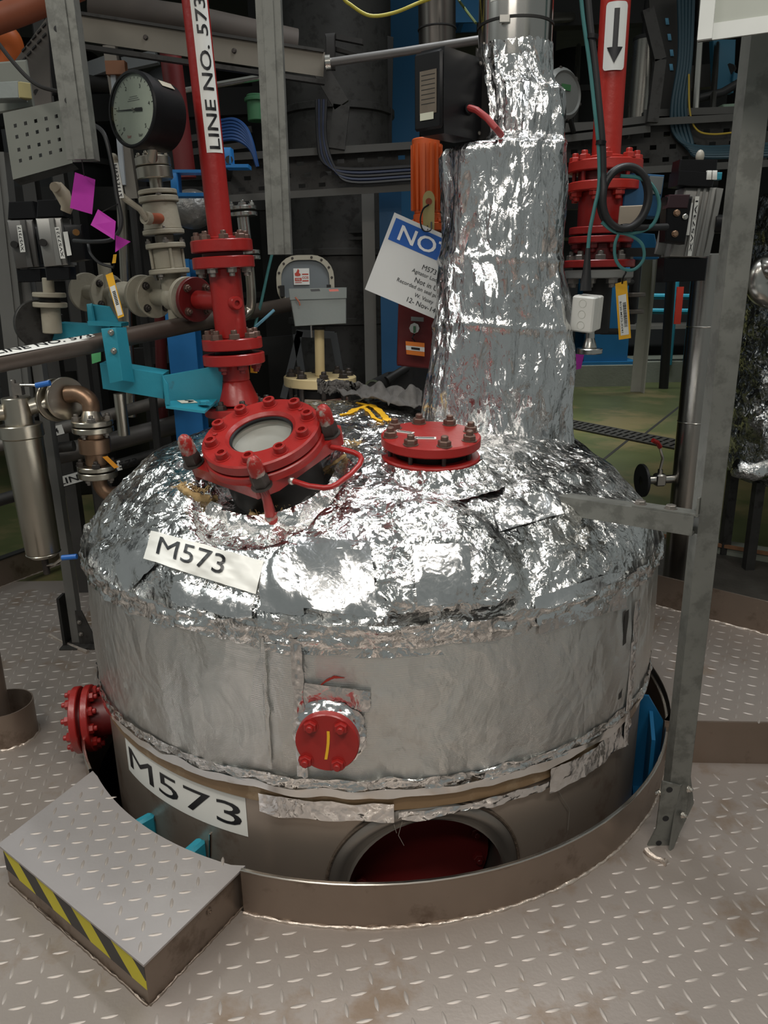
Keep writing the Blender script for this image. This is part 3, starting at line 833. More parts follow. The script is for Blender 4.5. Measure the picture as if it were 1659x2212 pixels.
# yellow paint splash behind the blind flange
def splash(pts, w):
    ps = [hit(x, y, .004) for x, y in pts]; mb = MB(); vs = []; fs = []
    for i, p in enumerate(ps):
        t = (ps[min(i+1, len(ps)-1)]-ps[max(i-1, 0)]).normalized(); sd = t.cross(V(0, 0, 1)).normalized()
        ww = w*(.6+.9*abs(noise.noise(p*60)))*(.35 if i in (0, len(ps)-1) else 1)
        vs += [p+sd*ww, p+V(0, 0, .003), p-sd*ww]
    for i in range(len(ps)-1):
        for k in (0, 1): fs.append((i*3+k, i*3+k+1, i*3+4+k, i*3+3+k))
    mb.add(vs, fs); part('paint_splash', mb, mat('yellow_paint', (.80, .44, .02), .4, 0, .1), VES, 180)
def dens(pts, k=6):
    out = []
    for (a, b_) in zip(pts[:-1], pts[1:]):
        for i in range(k): out.append((a[0]+(b_[0]-a[0])*i/k, a[1]+(b_[1]-a[1])*i/k))
    return out+[pts[-1]]
splash(dens([(734, 898), (752, 896), (768, 886), (786, 880), (800, 876), (815, 885), (828, 898), (840, 912)]), .016)
splash(dens([(786, 882), (800, 893), (808, 904), (826, 912)]), .009)
splash(dens([(770, 872), (790, 876), (806, 880)]), .011)
# orange-brown stains of sealant on the shoulder, stray wire threads below the hem
for (pts) in [[(845, 1745), (850, 1775), (856, 1795)], [(862, 1742), (868, 1770), (860, 1800), (872, 1822)], [(1195, 1690), (1210, 1720), (1226, 1745), (1222, 1790)]]:
    part('loose_thread', MB().tube([hit(x, y, .008) for x, y in dens(pts, 4)], .0008, 5), mat('loose_wire', (.4, .37, .33), .4, .6), VES)
# pipe-lug brackets in the gap
for (px, py, w) in ((332, 1775, .03), (438, 1830, .034)):
    p = hit(px, py-6, .0); o = V(p.x-CX, p.y-CY, 0).normalized(); tng = V(-o.y, o.x, 0)
    part('lifting_lug', MB().bevbox(p+o*.035+V(0, 0, -.045), (.07, w, .14), .008, (o, tng, V(0, 0, 1))), TEAL, VES)
    part('lug_sealant', MB().sphere(p+o*.004+V(0, 0, .004), .017, 12, (.6, .7, .9)), mat('grey_sealant', (.07, .055, .045), .6, .3, .3, 30, .5, 60), VES, 60)
# small conduit strip beside the lower label
part('edge_strip', MB().tube([hit(455, y, .003) for y in np.linspace(1800, 1850, 6)], .003, 6), STEEL, VES)

# wide blue brackets under the rim at the right, in the gap
b1 = gz(1395, 1520, .18)
for (px, py, zt, hh) in ((1412, 1500, .21, .30),):
    p = gz(px, py, zt); o = V(p.x-CX, p.y-CY, 0).normalized(); tng = V(-o.y, o.x, 0)
    c = cylp(math.atan2(o.y, o.x), 0, SKR+.04)
    bl = thing('support_bracket', 'blue painted steel support bracket in the gap at the right of the vessel', 'bracket', c+V(0, 0, -.4))
    part('web', MB().prism([(0, -.4), (.085, -.4), (.085, .12), (.03, .21), (0, .21)], c-o*.042-tng*.006, o, V(0, 0, 1), .012), BLUE, bl)
    part('face_plate', MB().box(c+tng*-.10+V(0, 0, -.12)+o*.0, (.012, .2, .55), (o, tng, V(0, 0, 1))), BLUE, bl)
    part('shelf_plate', MB().box(c+tng*-.08+V(0, 0, -.16), (.075, .2, .012), (o, tng, V(0, 0, 1))), BLUE, bl)

# ---- side manhole in the skirt at the front: frame ring and recessed dark red cover
mt = MHT; mo = V(math.cos(mt), math.sin(mt), 0); mtg = V(-mo.y, mo.x, 0); mc = cylp(mt, MHZ, SKR)
mh = thing('manhole', 'dark red bolted manhole cover recessed in the vessel skirt below the foil hem', 'manhole', mc+V(0, 0, -.28))
def onskirt(a, rads, push):
    y = math.cos(a)*rads; z = math.sin(a)*rads; t = mt+y/SKR
    return cylp(t, mc.z+z, SKR+push)
ringm = MB()
def fnr(u, v):
    a = 2*math.pi*u; r0 = .268-.052*v; return onskirt(a, r0, .002+.012*math.sin(math.pi*min(1, v*1.2)))
ringm.grid(fnr, 64, 6, True)
part('frame_ring', ringm, mat('dull_steel_ring', (.26, .235, .21), .42, .8, .2, 9), mh)
part('sealant_edge', MB().tube([onskirt(a, .271, .003) for a in np.linspace(0, 2*math.pi, 90)], .005, 6), mat('brown_sealant', (.07, .05, .035), .7, 0, .3, 40, .4, 80), mh)
part('nozzle_tube', MB().lathe(mc, mo, [(.216, -.14), (.216, .004)], 56), mat('dull_steel_ring', (0, 0, 0)), mh)
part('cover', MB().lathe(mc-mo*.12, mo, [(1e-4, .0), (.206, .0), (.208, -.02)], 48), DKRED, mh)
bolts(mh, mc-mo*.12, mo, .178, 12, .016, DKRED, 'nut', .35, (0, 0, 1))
# ================================================================ fittings on the vessel
# ---- sight-glass manway, tilted with the cap
nM = V(-.17, -.37, .91).normalized(); c0 = at(562, 931, 2.10); RM = 131*mpp(c0)
eM = frame(nM, (1, 0, 0))[0]; fM = nM.cross(eM)
mw = thing('sight_glass_manway', 'red sight-glass manway with bolted round window and handle on the foil cap', 'manway', c0-nM*.22)
ring = part('cover_ring', MB().lathe(c0, nM, [(RM*.545, -.028), (RM*.545, -.008), (RM*.60, 0), (RM*.97, 0), (RM, -.004), (RM, -.028), (RM*.97, -.031), (RM*.6, -.031)], 72), RED, mw)
part('gasket_gap', MB().lathe(c0, nM, [(RM*.95, -.031), (RM*.95, -.036)], 64), BLACK, mw)
part('lower_ring', MB().lathe(c0, nM, [(RM*.8, -.035), (RM*1.0, -.035), (RM*1.02, -.038), (RM*1.02, -.052), (RM*1.03, -.057)], 72), RED, mw)
gl = part('window_pane', MB().lathe(c0, nM, [(RM*.55, -.02), (1e-4, -.02)], 48), mat('clear_glass', (.9, .93, .92), .03, 0, .02, trans=1), mw)
part('white_liner', MB().lathe(c0, nM, [(RM*.545, -.022), (RM*.53, -.042), (RM*.42, -.052), (1e-4, -.054)], 48), mat('pale_vessel_lining', (.33, .33, .30), .5, 0, .12, 8), mw)
part('pane_seal', MB().lathe(c0, nM, [(RM*.545, -.012), (RM*.51, -.014), (RM*.51, -.021)], 48), BLACK, mw)
bolts(mw, c0, nM, RM*.82, 10, .0175, RED, 'socket', .22, eM, 'socket_bolt')
# small filler screws
for a in (.62, 3.0): bolt(mw, c0+(eM*math.cos(a)+fM*math.sin(a))*RM*.8, nM, .007, RED, 'head', 'vent_screw')
# clamp plate (square, corner chamfered)
pp = c0-nM*.056
def loc2(p): d = p-pp; return Vector((d.dot(eM), d.dot(fM)))
vL, vF1, vF2, vR = [loc2(onplane(x, y, pp, nM)) for x, y in ((413, 1007), (549, 1056), (596, 1037), (737, 936))]
d1 = (vF1-vL).normalized(); d2 = (vR-vF2).normalized()
plate_poly = [tuple(q) for q in (vL, vF1, vF2, vR, vR-d1*.03+d2*.03, vR-d1*.20+d2*.03, vL+d2*.24+d1*.03, vL+d2*.05-d1*.01)]
plate = part('clamp_plate', MB().prism(plate_poly, pp-nM*.036, eM, fM, .036), RED, mw)
part('nozzle_neck', MB().lathe(c0, nM, [(RM*.82, -.09), (RM*.82, -.24)], 48), DARK, mw)  # dark steel stands in for the shaded gap under the plate
# swing bolts with domed nuts
def dome_nut(px, py, w, top, long=0.0, chipped=True):
    p = onplane(px, py, pp, nM)
    b = MB().lathe(p, nM, [(w*1.3, .0), (w*1.3, .004), (w*.7, .004)], 16)
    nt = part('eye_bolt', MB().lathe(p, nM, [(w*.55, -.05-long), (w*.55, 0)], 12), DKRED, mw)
    part('washer', b, DKNUT, nt)
    part('hex_nut', MB().lathe(p, nM, [(w*1.05, .004), (w*1.12, .01), (w*1.12, .034), (w, .04)], 6), DKNUT, nt, 30)
    part('dome_cap', MB().lathe(p, nM, [(w*.9, .038), (w*.92, .06), (w*.85, .078), (w*.6, .09), (w*.25, .096), (1e-4, .097)], 20),
         mat('chipped_red_cap', (.30, .016, .012), .42, .1, .2, 20, .2, 50, ((.30, .27, .24), .47, 28)), nt)
    return p
dome_nut(419, 1001, .0235, 0)
dome_nut(712, 938, .0245, 0)
pb_ = dome_nut(566, 1050, .0225, 0, .06)
# drop leg of the front swing bolt down to the blanket
part('swing_leg', MB().tube([pb_, pb_-nM*.05, pb_-nM*.075+V(.0, -.004, -.02)], [.012, .013, .014], 12), RED, mw)
part('swing_eye', MB().sphere(pb_-nM*.085+V(0, -.003, -.02), .019, 14, (1, .8, 1.2)), mat('chipped_red_cap', (0, 0, 0)), mw)
# handle
hp = pp-nM*.018
hpx = [(628, 1039), (640, 1041), (668, 1050), (700, 1054), (716, 1052), (728, 1046), (758, 1024), (776, 1005), (781, 992), (777, 984), (766, 978), (735, 969), (716, 966)]
part('handle', MB().tube([onplane(x, y, hp, nM) for x, y in hpx], .0075, 12), RED, mw)
part('handle_boss', MB().sphere(onplane(630, 1039, hp, nM), .011, 10), mat('bare_metal_chip', (.55, .52, .48), .35, .8), mw)
# torn insulation at the opening: burlap edge and tufts
def tuft(px, py, n, L, seed):
    random.seed(seed); p = hit(px, py, .004)
    mb = MB()
    for i in range(n):
        d = V(random.uniform(-1, 1), random.uniform(-1, .4), random.uniform(.1, 1)).normalized()
        q = p+V(random.uniform(-.03, .03), random.uniform(-.02, .02), 0)
        l = L*random.uniform(.4, 1)
        mb.tube([q, q+d*l*.5, q+d*l*.8+V(0, 0, -l*.25)], [.0016, .0012, .0005], 4)
    return part('torn_fibre', mb, BURLAP, VES, 60, kind='stuff')
tuft(575, 1122, 40, .045, 1); tuft(560, 1118, 30, .04, 2); tuft(425, 1062, 34, .045, 3); tuft(400, 1050, 22, .04, 4); tuft(760, 960, 26, .03, 5); tuft(600, 1095, 30, .04, 6)
for pts, w in (([(392, 1052), (410, 1066), (430, 1078), (452, 1080), (470, 1076)], .014), ([(545, 1112), (556, 1128), (572, 1134), (590, 1128), (604, 1112)], .013), ([(655, 1030), (690, 1022), (720, 1005), (748, 985)], .006)):
    ps = [hit(x, y, .006) for x, y in dens(pts, 5)]
    part('burlap_edge', MB().tube(ps, [w*(.5+abs(noise.noise(p*40))*1.1) for p in ps], 7), BURLAP, VES, 60)

# ---- blind flange with studs in the middle of the cap
nB = V(.02, -.09, 1).normalized(); cB = at(931, 938, 2.14); RB = 108*mpp(cB)
bf = thing('blind_flange', 'round red blind flange with eight studs in the middle of the foil cap', 'flange', cB-nB*.13)
part('cover_plate', MB().lathe(cB, nB, [(1e-4, 0), (RB*.97, 0), (RB, -.004), (RB, -.026), (RB*.97, -.03), (1e-4, -.03)], 64), RED, bf)
part('gap_ring', MB().lathe(cB, nB, [(RB*.74, -.03), (RB*.74, -.056)], 48), BLACK, bf)
part('lower_flange', MB().lathe(cB, nB, [(RB*.6, -.056), (RB*.97, -.056), (RB, -.06), (RB, -.082), (RB*.6, -.082)], 64), RED, bf)
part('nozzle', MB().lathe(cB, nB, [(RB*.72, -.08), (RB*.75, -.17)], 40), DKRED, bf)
eB = frame(nB, (1, 0, 0))[0]
bolts(bf, cB, nB, RB*.84, 8, .0185, mat('red_flecked_nut', (.16, .10, .08), .45, .6, .5, 40), 'nut', math.radians(14), eB, 'stud_nut')
X_, Y_, Z_ = frame(nB, eB)
for i in range(8):
    a = math.radians(14)+i*math.pi/4; q = cB+(X_*math.cos(a)+Y_*math.sin(a))*RB*.84
    bolt(bf, q-nB*.058, nB, .011, DKNUT, 'stud', 'stud', length=.03)
tX = (eB*.95-Y_*.28).normalized(); tY = nB.cross(tX)
for (px, py, w, h, ttx, ang) in ((874, 934, .055, .018, None, -.45), (918, 947, .062, .020, None, -.05)):
    q = onplane(px, py, cB, nB); ax = (X_*math.cos(ang)+Y_*math.sin(ang)); ay = nB.cross(ax)
    tg = part('name_tag', MB().box(q+nB*.0012, (w, h, .0015), (ax, ay, nB)), WHITE, bf)
    for k in range(3): part('printed_line', MB().box(q+nB*.0023+ay*(k-1)*h*.28+ax*w*.05, (w*.72, h*.10, .0006), (ax, ay, nB)), INK, tg, 0)
    part('printed_block', MB().box(q+nB*.0023-ax*w*.38, (w*.12, h*.4, .0006), (ax, ay, nB)), INK, tg, 0)
# foil tucked round the nozzle
def collar(c, n, r0, r1, h, amp, name, seed, m=FOIL, a0=0, a1=2*math.pi):
    X, Y, Z = frame(n, (1, 0, 0))
    def fn(u, v):
        a = a0+(a1-a0)*u; w = noise.noise(V(math.cos(a)*4, math.sin(a)*4, seed+v*2))*amp+noise.noise(V(math.cos(a)*11, math.sin(a)*11, seed+v*4))*amp*.5
        r = r0+(r1-r0)*v+w
        return Vector(c)+(X*math.cos(a)+Y*math.sin(a))*r+Z*(h*(1-v)**1.5+w*.8*(1-v))
    return part(name, MB().grid(fn, 90, 14), m, VES, 180)
collar(cB-nB*.118, nB, RB*1.03, RB*1.55, .056, .016, 'foil_collar', 2.2, a0=-3.4, a1=.1)
collar(c0-nM*.205, nM, RM*1.12, RM*1.65, .06, .024, 'foil_collar', 7.2)

# ---- blind flange on the side of the blanket, front
tS = atan_px(707, 1606); oS = V(math.cos(tS), math.sin(tS), 0); tg_ = V(-oS.y, oS.x, 0)
zS = hit(707, 1606, 0).z
cS = cylp(tS, 0, .99+.035); cS = onplane(706, 1606, cS, oS); RS_ = 70*mpp(cS)
sf = thing('small_blind_flange', 'small red four-bolt blind flange marked with a yellow stroke on the side', 'flange', cS-oS*.05)
part('cover_plate', MB().lathe(cS, oS, [(1e-4, 0), (RS_*.97, 0), (RS_, -.003), (RS_, -.02), (RS_*.97, -.022), (1e-4, -.022)], 56), RED, sf)
part('stub', MB().lathe(cS, oS, [(RS_*.6, -.022), (RS_*.6, -.09)], 32), DKRED, sf)
for (px, py) in ((671, 1568), (737, 1571), (661, 1642), (730, 1650)):
    bolt(sf, onplane(px, py, cS, oS)+oS*.0005, oS, .0165, RED, 'nut', 'bolt', length=.013)
b_ = MB(); pts = [onplane(x, y, cS, oS)+oS*.0012 for x, y in ((709, 1579), (709.5, 1590), (709, 1605), (707, 1622), (704, 1640))]
vs = []; fs = []
for i, p in enumerate(pts): vs += [p-tg_*.0035, p+tg_*.0035]
for i in range(len(pts)-1): fs.append((2*i, 2*i+1, 2*i+3, 2*i+2))
part('paint_stroke', MB().add(vs, fs), mat('yellow_paint', (.80, .44, .02)), sf, 0)
collar(cS-oS*.044, oS, RS_*.9, RS_*1.18, .02, .008, 'foil_collar', 9.2, TAPE)
for w_, pts in ((.008, [(735, 1522), (748, 1532), (762, 1542), (780, 1552)]), (.006, [(690, 1482), (705, 1470), (722, 1462), (745, 1464)])):
    pts = [hit(x, y, .0012) for x, y in dens(pts, 5)]; vs = []; fs = []
    for i, p in enumerate(pts):
        ww = w_*(.5+abs(noise.noise(p*50)))*math.sin(math.pi*(i+.6)/(len(pts)+.2)); vs += [p+V(0, 0, ww), p-V(0, 0, ww)]
    for i in range(len(pts)-1): fs.append((2*i, 2*i+1, 2*i+3, 2*i+2))
    part('red_smear', MB().add(vs, fs), mat('smeared_red_paint', (.32, .03, .02), .4, .2, .3, 40), VES, 0)

# ---- paired flanges at the far left of the vessel
aL = math.radians(195); p1 = at(187, 1552, 2.36); oL = V(-.98, -.17, -.05).normalized()
lf = thing('flange_pair', 'red multi-bolt flange pair sticking out at the left of the vessel', 'flange', p1+V(.1, 0, -.1))
RL = 71*mpp(p1)
part('outer_flange', flange_mb(p1+oL*.010, oL, RL, .024), RED, lf)
part('gasket', MB().cyl(p1-oL*.004, p1+oL*.010, RL*.72, n=32), DKRED, lf)
part('inner_flange', flange_mb(p1-oL*.028, oL, RL, .024), RED, lf)
part('neck', MB().cyl(p1-oL*.028, p1-oL*.2, RL*.6, n=32), DKRED, lf)
bolts(lf, p1+oL*.034, oL, RL*.8, 10, .0165, RED, 'nut', .2, (0, 0, 1))
bolts(lf, p1-oL*.028, -oL, RL*.8, 10, .0165, RED, 'nut', .2, (0, 0, 1))

# ---- foil-wrapped column rising from the cap
YC = 2.62
rows = [(985, 915, 1245), (960, 905, 1238), (930, 908, 1232), (900, 916, 1230), (850, 924, 1232), (800, 932, 1235), (750, 938, 1235), (700, 946, 1230), (650, 950, 1222), (600, 952, 1214), (560, 950, 1207),
        (500, 956, 1212), (450, 958, 1214), (400, 958, 1216), (360, 957, 1217), (335, 955, 1217), (322, 965, 1217), (312, 1030, 1216), (300, 1042, 1214), (270, 1042, 1216), (230, 1041, 1216), (205, 1041, 1212), (190, 1042, 1200), (178, 1038, 1192), (160, 1034, 1192), (130, 1032, 1192), (104, 1031, 1192)]
ys = np.array([r[0] for r in rows][::-1], float); xl = np.array([r[1] for r in rows][::-1], float); xr = np.array([r[2] for r in rows][::-1], float)
fcol = thing('foil_wrapped_column', 'tall foil-wrapped neck rising from the vessel cap to a steel pipe', 'column', at(1075, 960, YC)-V(0, 0, .02))
NC = 140; NYC = 190
def fcolumn(u, v):
    y = 985+(104-985)*v; a = 2*math.pi*u
    l = np.interp(y, ys, xl); r_ = np.interp(y, ys, xr); c = at((l+r_)/2, y, YC)
    R_h = (r_-l)/2*mpp(c)
    Rd = min(R_h, .19) if y > 330 else R_h
    p = V(math.cos(a)*2.2, math.sin(a)*2.2, c.z)
    w = noise.noise(V(p.x*1.2, p.y*1.2, p.z*4))*.018+noise.noise(V(p.x*3.2, p.y*3.2, p.z*6+7))*.011
    w -= abs(noise.noise(V(p.x*2.6, p.y*2.6, p.z*3.4+3)))*.016-.005
    w += noise.noise(V(p.x*8, p.y*8, p.z*11+2))*.006
    damp = .35 if y < 170 else 1
    for yr, s in ((560, 10), (310, 7), (700, 9), (195, 6)):
        w += .006*math.exp(-((y-yr+8*math.sin(a*2))/s)**2)
    w *= damp
    top = noise.noise(V(math.cos(a)*7, math.sin(a)*7, 1))*.012*(1 if v == 1 else 0)
    return c+V(math.cos(a)*(R_h+w), math.sin(a)*(Rd+w), top)
part('foil_wrap', MB().grid(fcolumn, NC, NYC, True), FOILC, fcol, 180)
pt = at(1112, 112, YC); r_p = 79*mpp(pt)
top = at(1109, -420, YC); pax = V(pt.x, YC, 0)
part('steel_pipe', MB().lathe((pt.x, YC, 0), (0, 0, 1), [(r_p, pt.z-.03), (r_p, top.z)], 64), mat('polished_pipe', (.55, .53, .50), .16, 1, .05, 5), fcol)
zb = at(1110, 60, YC).z
part('pipe_band', MB().lathe((pt.x, YC, 0), (0, 0, 1), [(r_p, zb-.003), (r_p+.003, zb-.003), (r_p+.003, zb+.004), (r_p, zb+.004)], 64), DARK, fcol)
cb = at(1090, 40, YC-r_p); cb = V(cb.x, YC-r_p*.97, cb.z)
part('band_clip', MB().box(cb, (.028, .012, .018)), STEEL, fcol)
# white arrow label at the very top of the pipe
def on_cyl(ax, ay, r, a, z): return V(ax+math.cos(a)*r, ay+math.sin(a)*r, z)
def cyl_label(parent, ax, ay, r, a_mid, z0, z1, w, m, name, lift=.0012, corner=0):
    n = 14
    def fn(u, v):
        a = a_mid+(u-.5)*w/r; z = z0+(z1-z0)*v
        return on_cyl(ax, ay, r+lift, a, z)
    return part(name, MB().grid(fn, n, 6), m, parent, 180)
def cyl_poly(parent, ax, ay, r, a_mid, zc, poly, m, name, lift=.0022):
    from mathutils.geometry import tessellate_polygon
    tri = tessellate_polygon([[Vector((x, z, 0)) for x, z in poly]])
    v2, f2_ = subdiv(poly, tri, .008, 4)
    vs = [on_cyl(ax, ay, r+lift, a_mid+x/r, zc+z) for x, z in v2]
    return part(name, MB().add(vs, f2_), m, parent, 0)
zt = at(1058, 22, YC).z; am = math.radians(-90-38)
lab = cyl_label(fcol, pt.x, YC, r_p, am, zt, zt+.12, .048, WHITE, 'flow_label')
cyl_poly(lab, pt.x, YC, r_p, am, zt+.02, [(0, 0), (.017, .022), (.006, .022), (.006, .09), (-.006, .09), (-.006, .022), (-.017, .022)], INK, 'flow_arrow')

# ---- black terminal box on a cranked arm, left of the neck
pbx = at(968, 222, YC); s_ = mpp(pbx)
tb = thing('terminal_box', 'black square motor terminal box with a red cable beside the foil neck', 'terminal box', pbx+V(0, 0, -.14))
aX = V(.93, .34, 0).normalized()      # box turned: its wide face looks left, its narrow side right
fx0 = at(900, 222, 2.50); fx1 = at(958, 222, 2.44); fx2 = at(1040, 222, 2.58)
wf = (fx1-fx0); wf.z = 0; sd_ = (fx2-fx1); sd_.z = 0
hb = 158*s_
zc = pbx.z
oct_ = [fx0, fx1, fx2, fx2-wf]
def boxprism(P, z0, z1, bev):
    c = sum((Vector(p) for p in P), Vector())/len(P); rings = []
    for z, k in ((z0, .86), (z0+bev, 1), (z1-bev, 1), (z1, .86)):
        rings.append([V(c.x+(p.x-c.x)*k, c.y+(p.y-c.y)*k, z) for p in P])
    mb = MB(); n = len(P); vs = [v for r in rings for v in r]
    fs = [tuple(reversed(range(n))), tuple(range(3*n, 4*n))]+[(k*n+i, k*n+(i+1) % n, (k+1)*n+(i+1) % n, (k+1)*n+i) for k in range(3) for i in range(n)]
    return mb.add(vs, fs)
part('housing', boxprism(oct_, zc-hb/2, zc+hb/2, .03), BLACK, tb)
wn = wf.normalized(); nf = V(wn.y, -wn.x, 0)
if nf.y > 0: nf = -nf
part('cover', MB().bevbox((fx0+fx1)/2*1+V(0, 0, zc-(fx0.z+fx1.z)/2)+nf*.006, (wf.length*1.02, hb*.9, .014), .006, (wn, V(0, 0, 1), nf)), BLACK, tb)
q = (fx0+fx1)/2; q = V(q.x, q.y, zc)+nf*.0145
rp_ = part('rating_plate', MB().box(q+wn*.004+V(0, 0, -.004), (wf.length*.62, .001, hb*.5), (wn, -nf, V(0, 0, 1))), mat('aged_rating_plate', (.16, .13, .10), .45, .5, .25, 30), tb)
for i in range(7): part('printed_line', MB().box(q+wn*.004+V(0, 0, hb*(.18-.055*i))+nf*.0008, (wf.length*.5, .0005, .002), (wn, -nf, V(0, 0, 1))), DARK, rp_, 0)
part('white_tag', MB().box(q+wn*.0+V(0, 0, -hb*.295)+nf*.001, (wf.length*.5, .001, hb*.085), (wn, -nf, V(0, 0, 1))), mat('pale_tag', (.55, .56, .45), .5), tb)
gp = at(1008, 235, 2.53)
part('cable_gland', MB().cyl(gp-V(0, -.03, 0), gp+V(.008, -.03, -.004), .019, .015, 16), BLACK, tb)
part('red_cable', MB().tube([gp+V(.004, -.025, -.002), at(1030, 238, 2.48), at(1052, 255, 2.44), at(1070, 276, 2.42), at(1083, 292, 2.45)], .0095, 10), mat('red_cable_sheath', (.30, .03, .03), .45), tb)
bolts(tb, V(fx2.x, fx2.y, zc)+sd_.normalized()*.0, (sd_.normalized().y, -sd_.normalized().x, 0), .0, 0, .006)
for dz in (.42, -.42):
    bolt(tb, V(fx2.x, fx2.y, zc+hb*dz)-sd_.normalized()*.012+V(sd_.y, -sd_.x, 0).normalized()*.002, V(sd_.y, -sd_.x, 0), .005, NUT, 'head', 'cover_screw')
part('mounting_plate', MB().box(V(fx2.x, fx2.y, zc)+sd_.normalized()*.003, (.004, .12, hb*1.02), (sd_.normalized(), V(-sd_.y, sd_.x, 0).normalized(), V(0, 0, 1))), DARK, tb)
part('support_arm', MB().box(V(fx2.x+.03, fx2.y+.03, zc+hb*.4), (.09, .02, .02)), DARK, tb)
# ================================================================ right-hand side
Zu = V(0, 0, 1)
def chan(w, d, t, lip=.0):     # C channel outline, open towards +x
    p = [(-w/2, -d/2), (w/2, -d/2)]
    if lip: p += [(w/2, -d/2+lip), (w/2-t, -d/2+lip)]
    else: p += []
    p += [(w/2-t if lip else w/2, -d/2+t), (-w/2+t, -d/2+t), (-w/2+t, d/2-t), (w/2-t if lip else w/2, d/2-t)]
    if lip: p += [(w/2-t, d/2-lip), (w/2, d/2-lip)]
    p += [(w/2, d/2), (-w/2, d/2)]
    return p
def rect(w, d): return [(-w/2, -d/2), (w/2, -d/2), (w/2, d/2), (-w/2, d/2)]
def angle(w, d, t): return [(0, 0), (w, 0), (w, t), (t, t), (t, d), (0, d)]
def ibeam(w, d, t): return [(-w/2, -d/2), (w/2, -d/2), (w/2, -d/2+t), (t/2, -d/2+t), (t/2, d/2-t), (w/2, d/2-t), (w/2, d/2), (-w/2, d/2), (-w/2, d/2-t), (-t/2, d/2-t), (-t/2, -d/2+t), (-w/2, -d/2+t)]

# ---- galvanised support post with its foot and arm
PB = gz(1438, 1835, 0); PXY = at(1462, 1680, PB.y+.05)
px_, py_ = PXY.x, PB.y+.05
post = thing('support_post', 'tall galvanised strut post bolted to a foot right of the vessel', 'post', (px_, py_, 0))
z0 = .10; z1 = at(1650, -380, py_).z
part('strut', MB().prism(chan(.056, .05, .004, .012), (px_, py_, z0), (1, 0, 0), (0, 1, 0), z1-z0), GALV, post)
part('strut_lip', MB().box((px_+.029, py_-.016, (z0+z1)/2), (.003, .009, z1-z0)), DKGALV, post)
def px_plate(pts, Y, th, m, parent, name, slope=0.0, holes=(), x_ref=None):
    vs = [at(x, y, Y+slope*((x-pts[0][0])*.001)) for x, y in pts]; n = len(vs); c = vs[0]
    nrm = (vs[1]-vs[0]).cross(vs[2]-vs[1]).normalized()
    if nrm.dot(EYE-c) < 0: nrm = -nrm
    mb = MB().add(vs+[v-nrm*th for v in vs], [tuple(range(n)), tuple(reversed(range(n, 2*n)))]+[(i, (i+1) % n, n+(i+1) % n, n+i) for i in range(n)])
    o = part(name, mb, m, parent, 0)
    for hx, hy, hr in holes:
        hp_ = onplane(hx, hy, c, nrm); part('bolt_hole', MB().lathe(hp_+nrm*.0006, nrm, [(1e-4, 0), (hr*mpp(hp_), 0)], 16), VDARK, o, 0)
    return o, nrm
yb = py_-.034
o, nn = px_plate([(1431, 1688), (1470, 1698), (1455, 1770), (1442, 1862), (1396, 1833), (1418, 1790)], yb, .006, GALV, post, 'foot_plate', holes=((1446, 1706, 7), (1438, 1768, 7), (1423, 1821, 6.5)))
px_plate([(1470, 1698), (1492, 1676), (1499, 1735), (1468, 1800), (1444, 1862)], yb+.004, .006, GALV, post, 'side_gusset', slope=1.2)
for (x, y) in ((1486, 1704), (1473, 1760)):
    bolt(post, at(x, y, yb-.002), (.75, -.6, .1), .009, STEEL, 'nut', 'bolt')
bolt(post, at(1424, 1712, yb+.01), (-1, -.2, .0), .008, STEEL, 'nut', 'bolt')
bead([gz(x, y, .004) for x, y in ((1393, 1836), (1404, 1846), (1414, 1852), (1426, 1858), (1438, 1864), (1442, 1860))], .009, post)
# arm
armR = at(1502, 1132, py_-.01); armL = gz(1212, 1086, armR.z)
arm = thing('channel_bracket', 'short galvanised channel arm reaching from the post into the foil cap', 'bracket', armR-V(0, 0, .02))
part('channel', MB().sweep(chan(.05, .052, .004, .01), armL-V(0, 0, .0), armR, (0, 0, 1)), GALV, arm)
part('end_cap', MB().box(armL-(armR-armL).normalized()*.001, (.002, .05, .05), ((armR-armL).normalized(), (armR-armL).normalized().cross(Zu)*-1, Zu)), GALV, arm)
ad = (armR-armL).normalized(); an_ = Zu.cross(ad)
pl_c = armR-ad*.095+Zu*.029
part('splice_plate', MB().box(pl_c+ad*.02, (.17, .044, .005), (ad, an_, Zu)), GALV, arm)
part('plate_upturn', MB().box(armR+ad*.006+Zu*.05, (.005, .044, .05), (ad, an_, Zu)), GALV, arm)
for s in (-.05, .03): bolt(arm, pl_c+ad*s+Zu*.0026, Zu, .014, NUT, 'head', 'bolt')

# ---- white framed board at the top right
bd0 = at(1507, 90, 1.80); bd1 = at(1665, 66, 1.74); bx_ = (bd1-bd0); bx_.z = 0; bx_.normalize(); bn = V(bx_.y, -bx_.x, 0)
up = (Zu-bn*.0)
brd = thing('framed_board', 'white framed notice board cut by the top right corner', 'board', bd0)
WP = mat('white_board_face', (.36, .38, .34), .45); WF = mat('white_frame', (.60, .62, .60), .3)
part('panel', MB().box(bd0+bx_*.3+up*.25+bn*-.006, (.60, .004, .50), (bx_, -bn, up)), WP, brd)
fr = [(0, 0), (.03, 0), (.03, .006), (.022, .014), (.008, .014), (0, .006)]
part('frame_bottom', MB().sweep([(b_*1.0, a) for a, b_ in fr], bd0, bd0+bx_*.6, up), WF, brd)
part('frame_side', MB().sweep([(a, b_) for a, b_ in fr], bd0+up*.5, bd0, -bn) if False else MB().box(bd0+bx_*.014+up*.25+bn*.004, (.028, .018, .50), (bx_, -bn, up)), WF, brd)

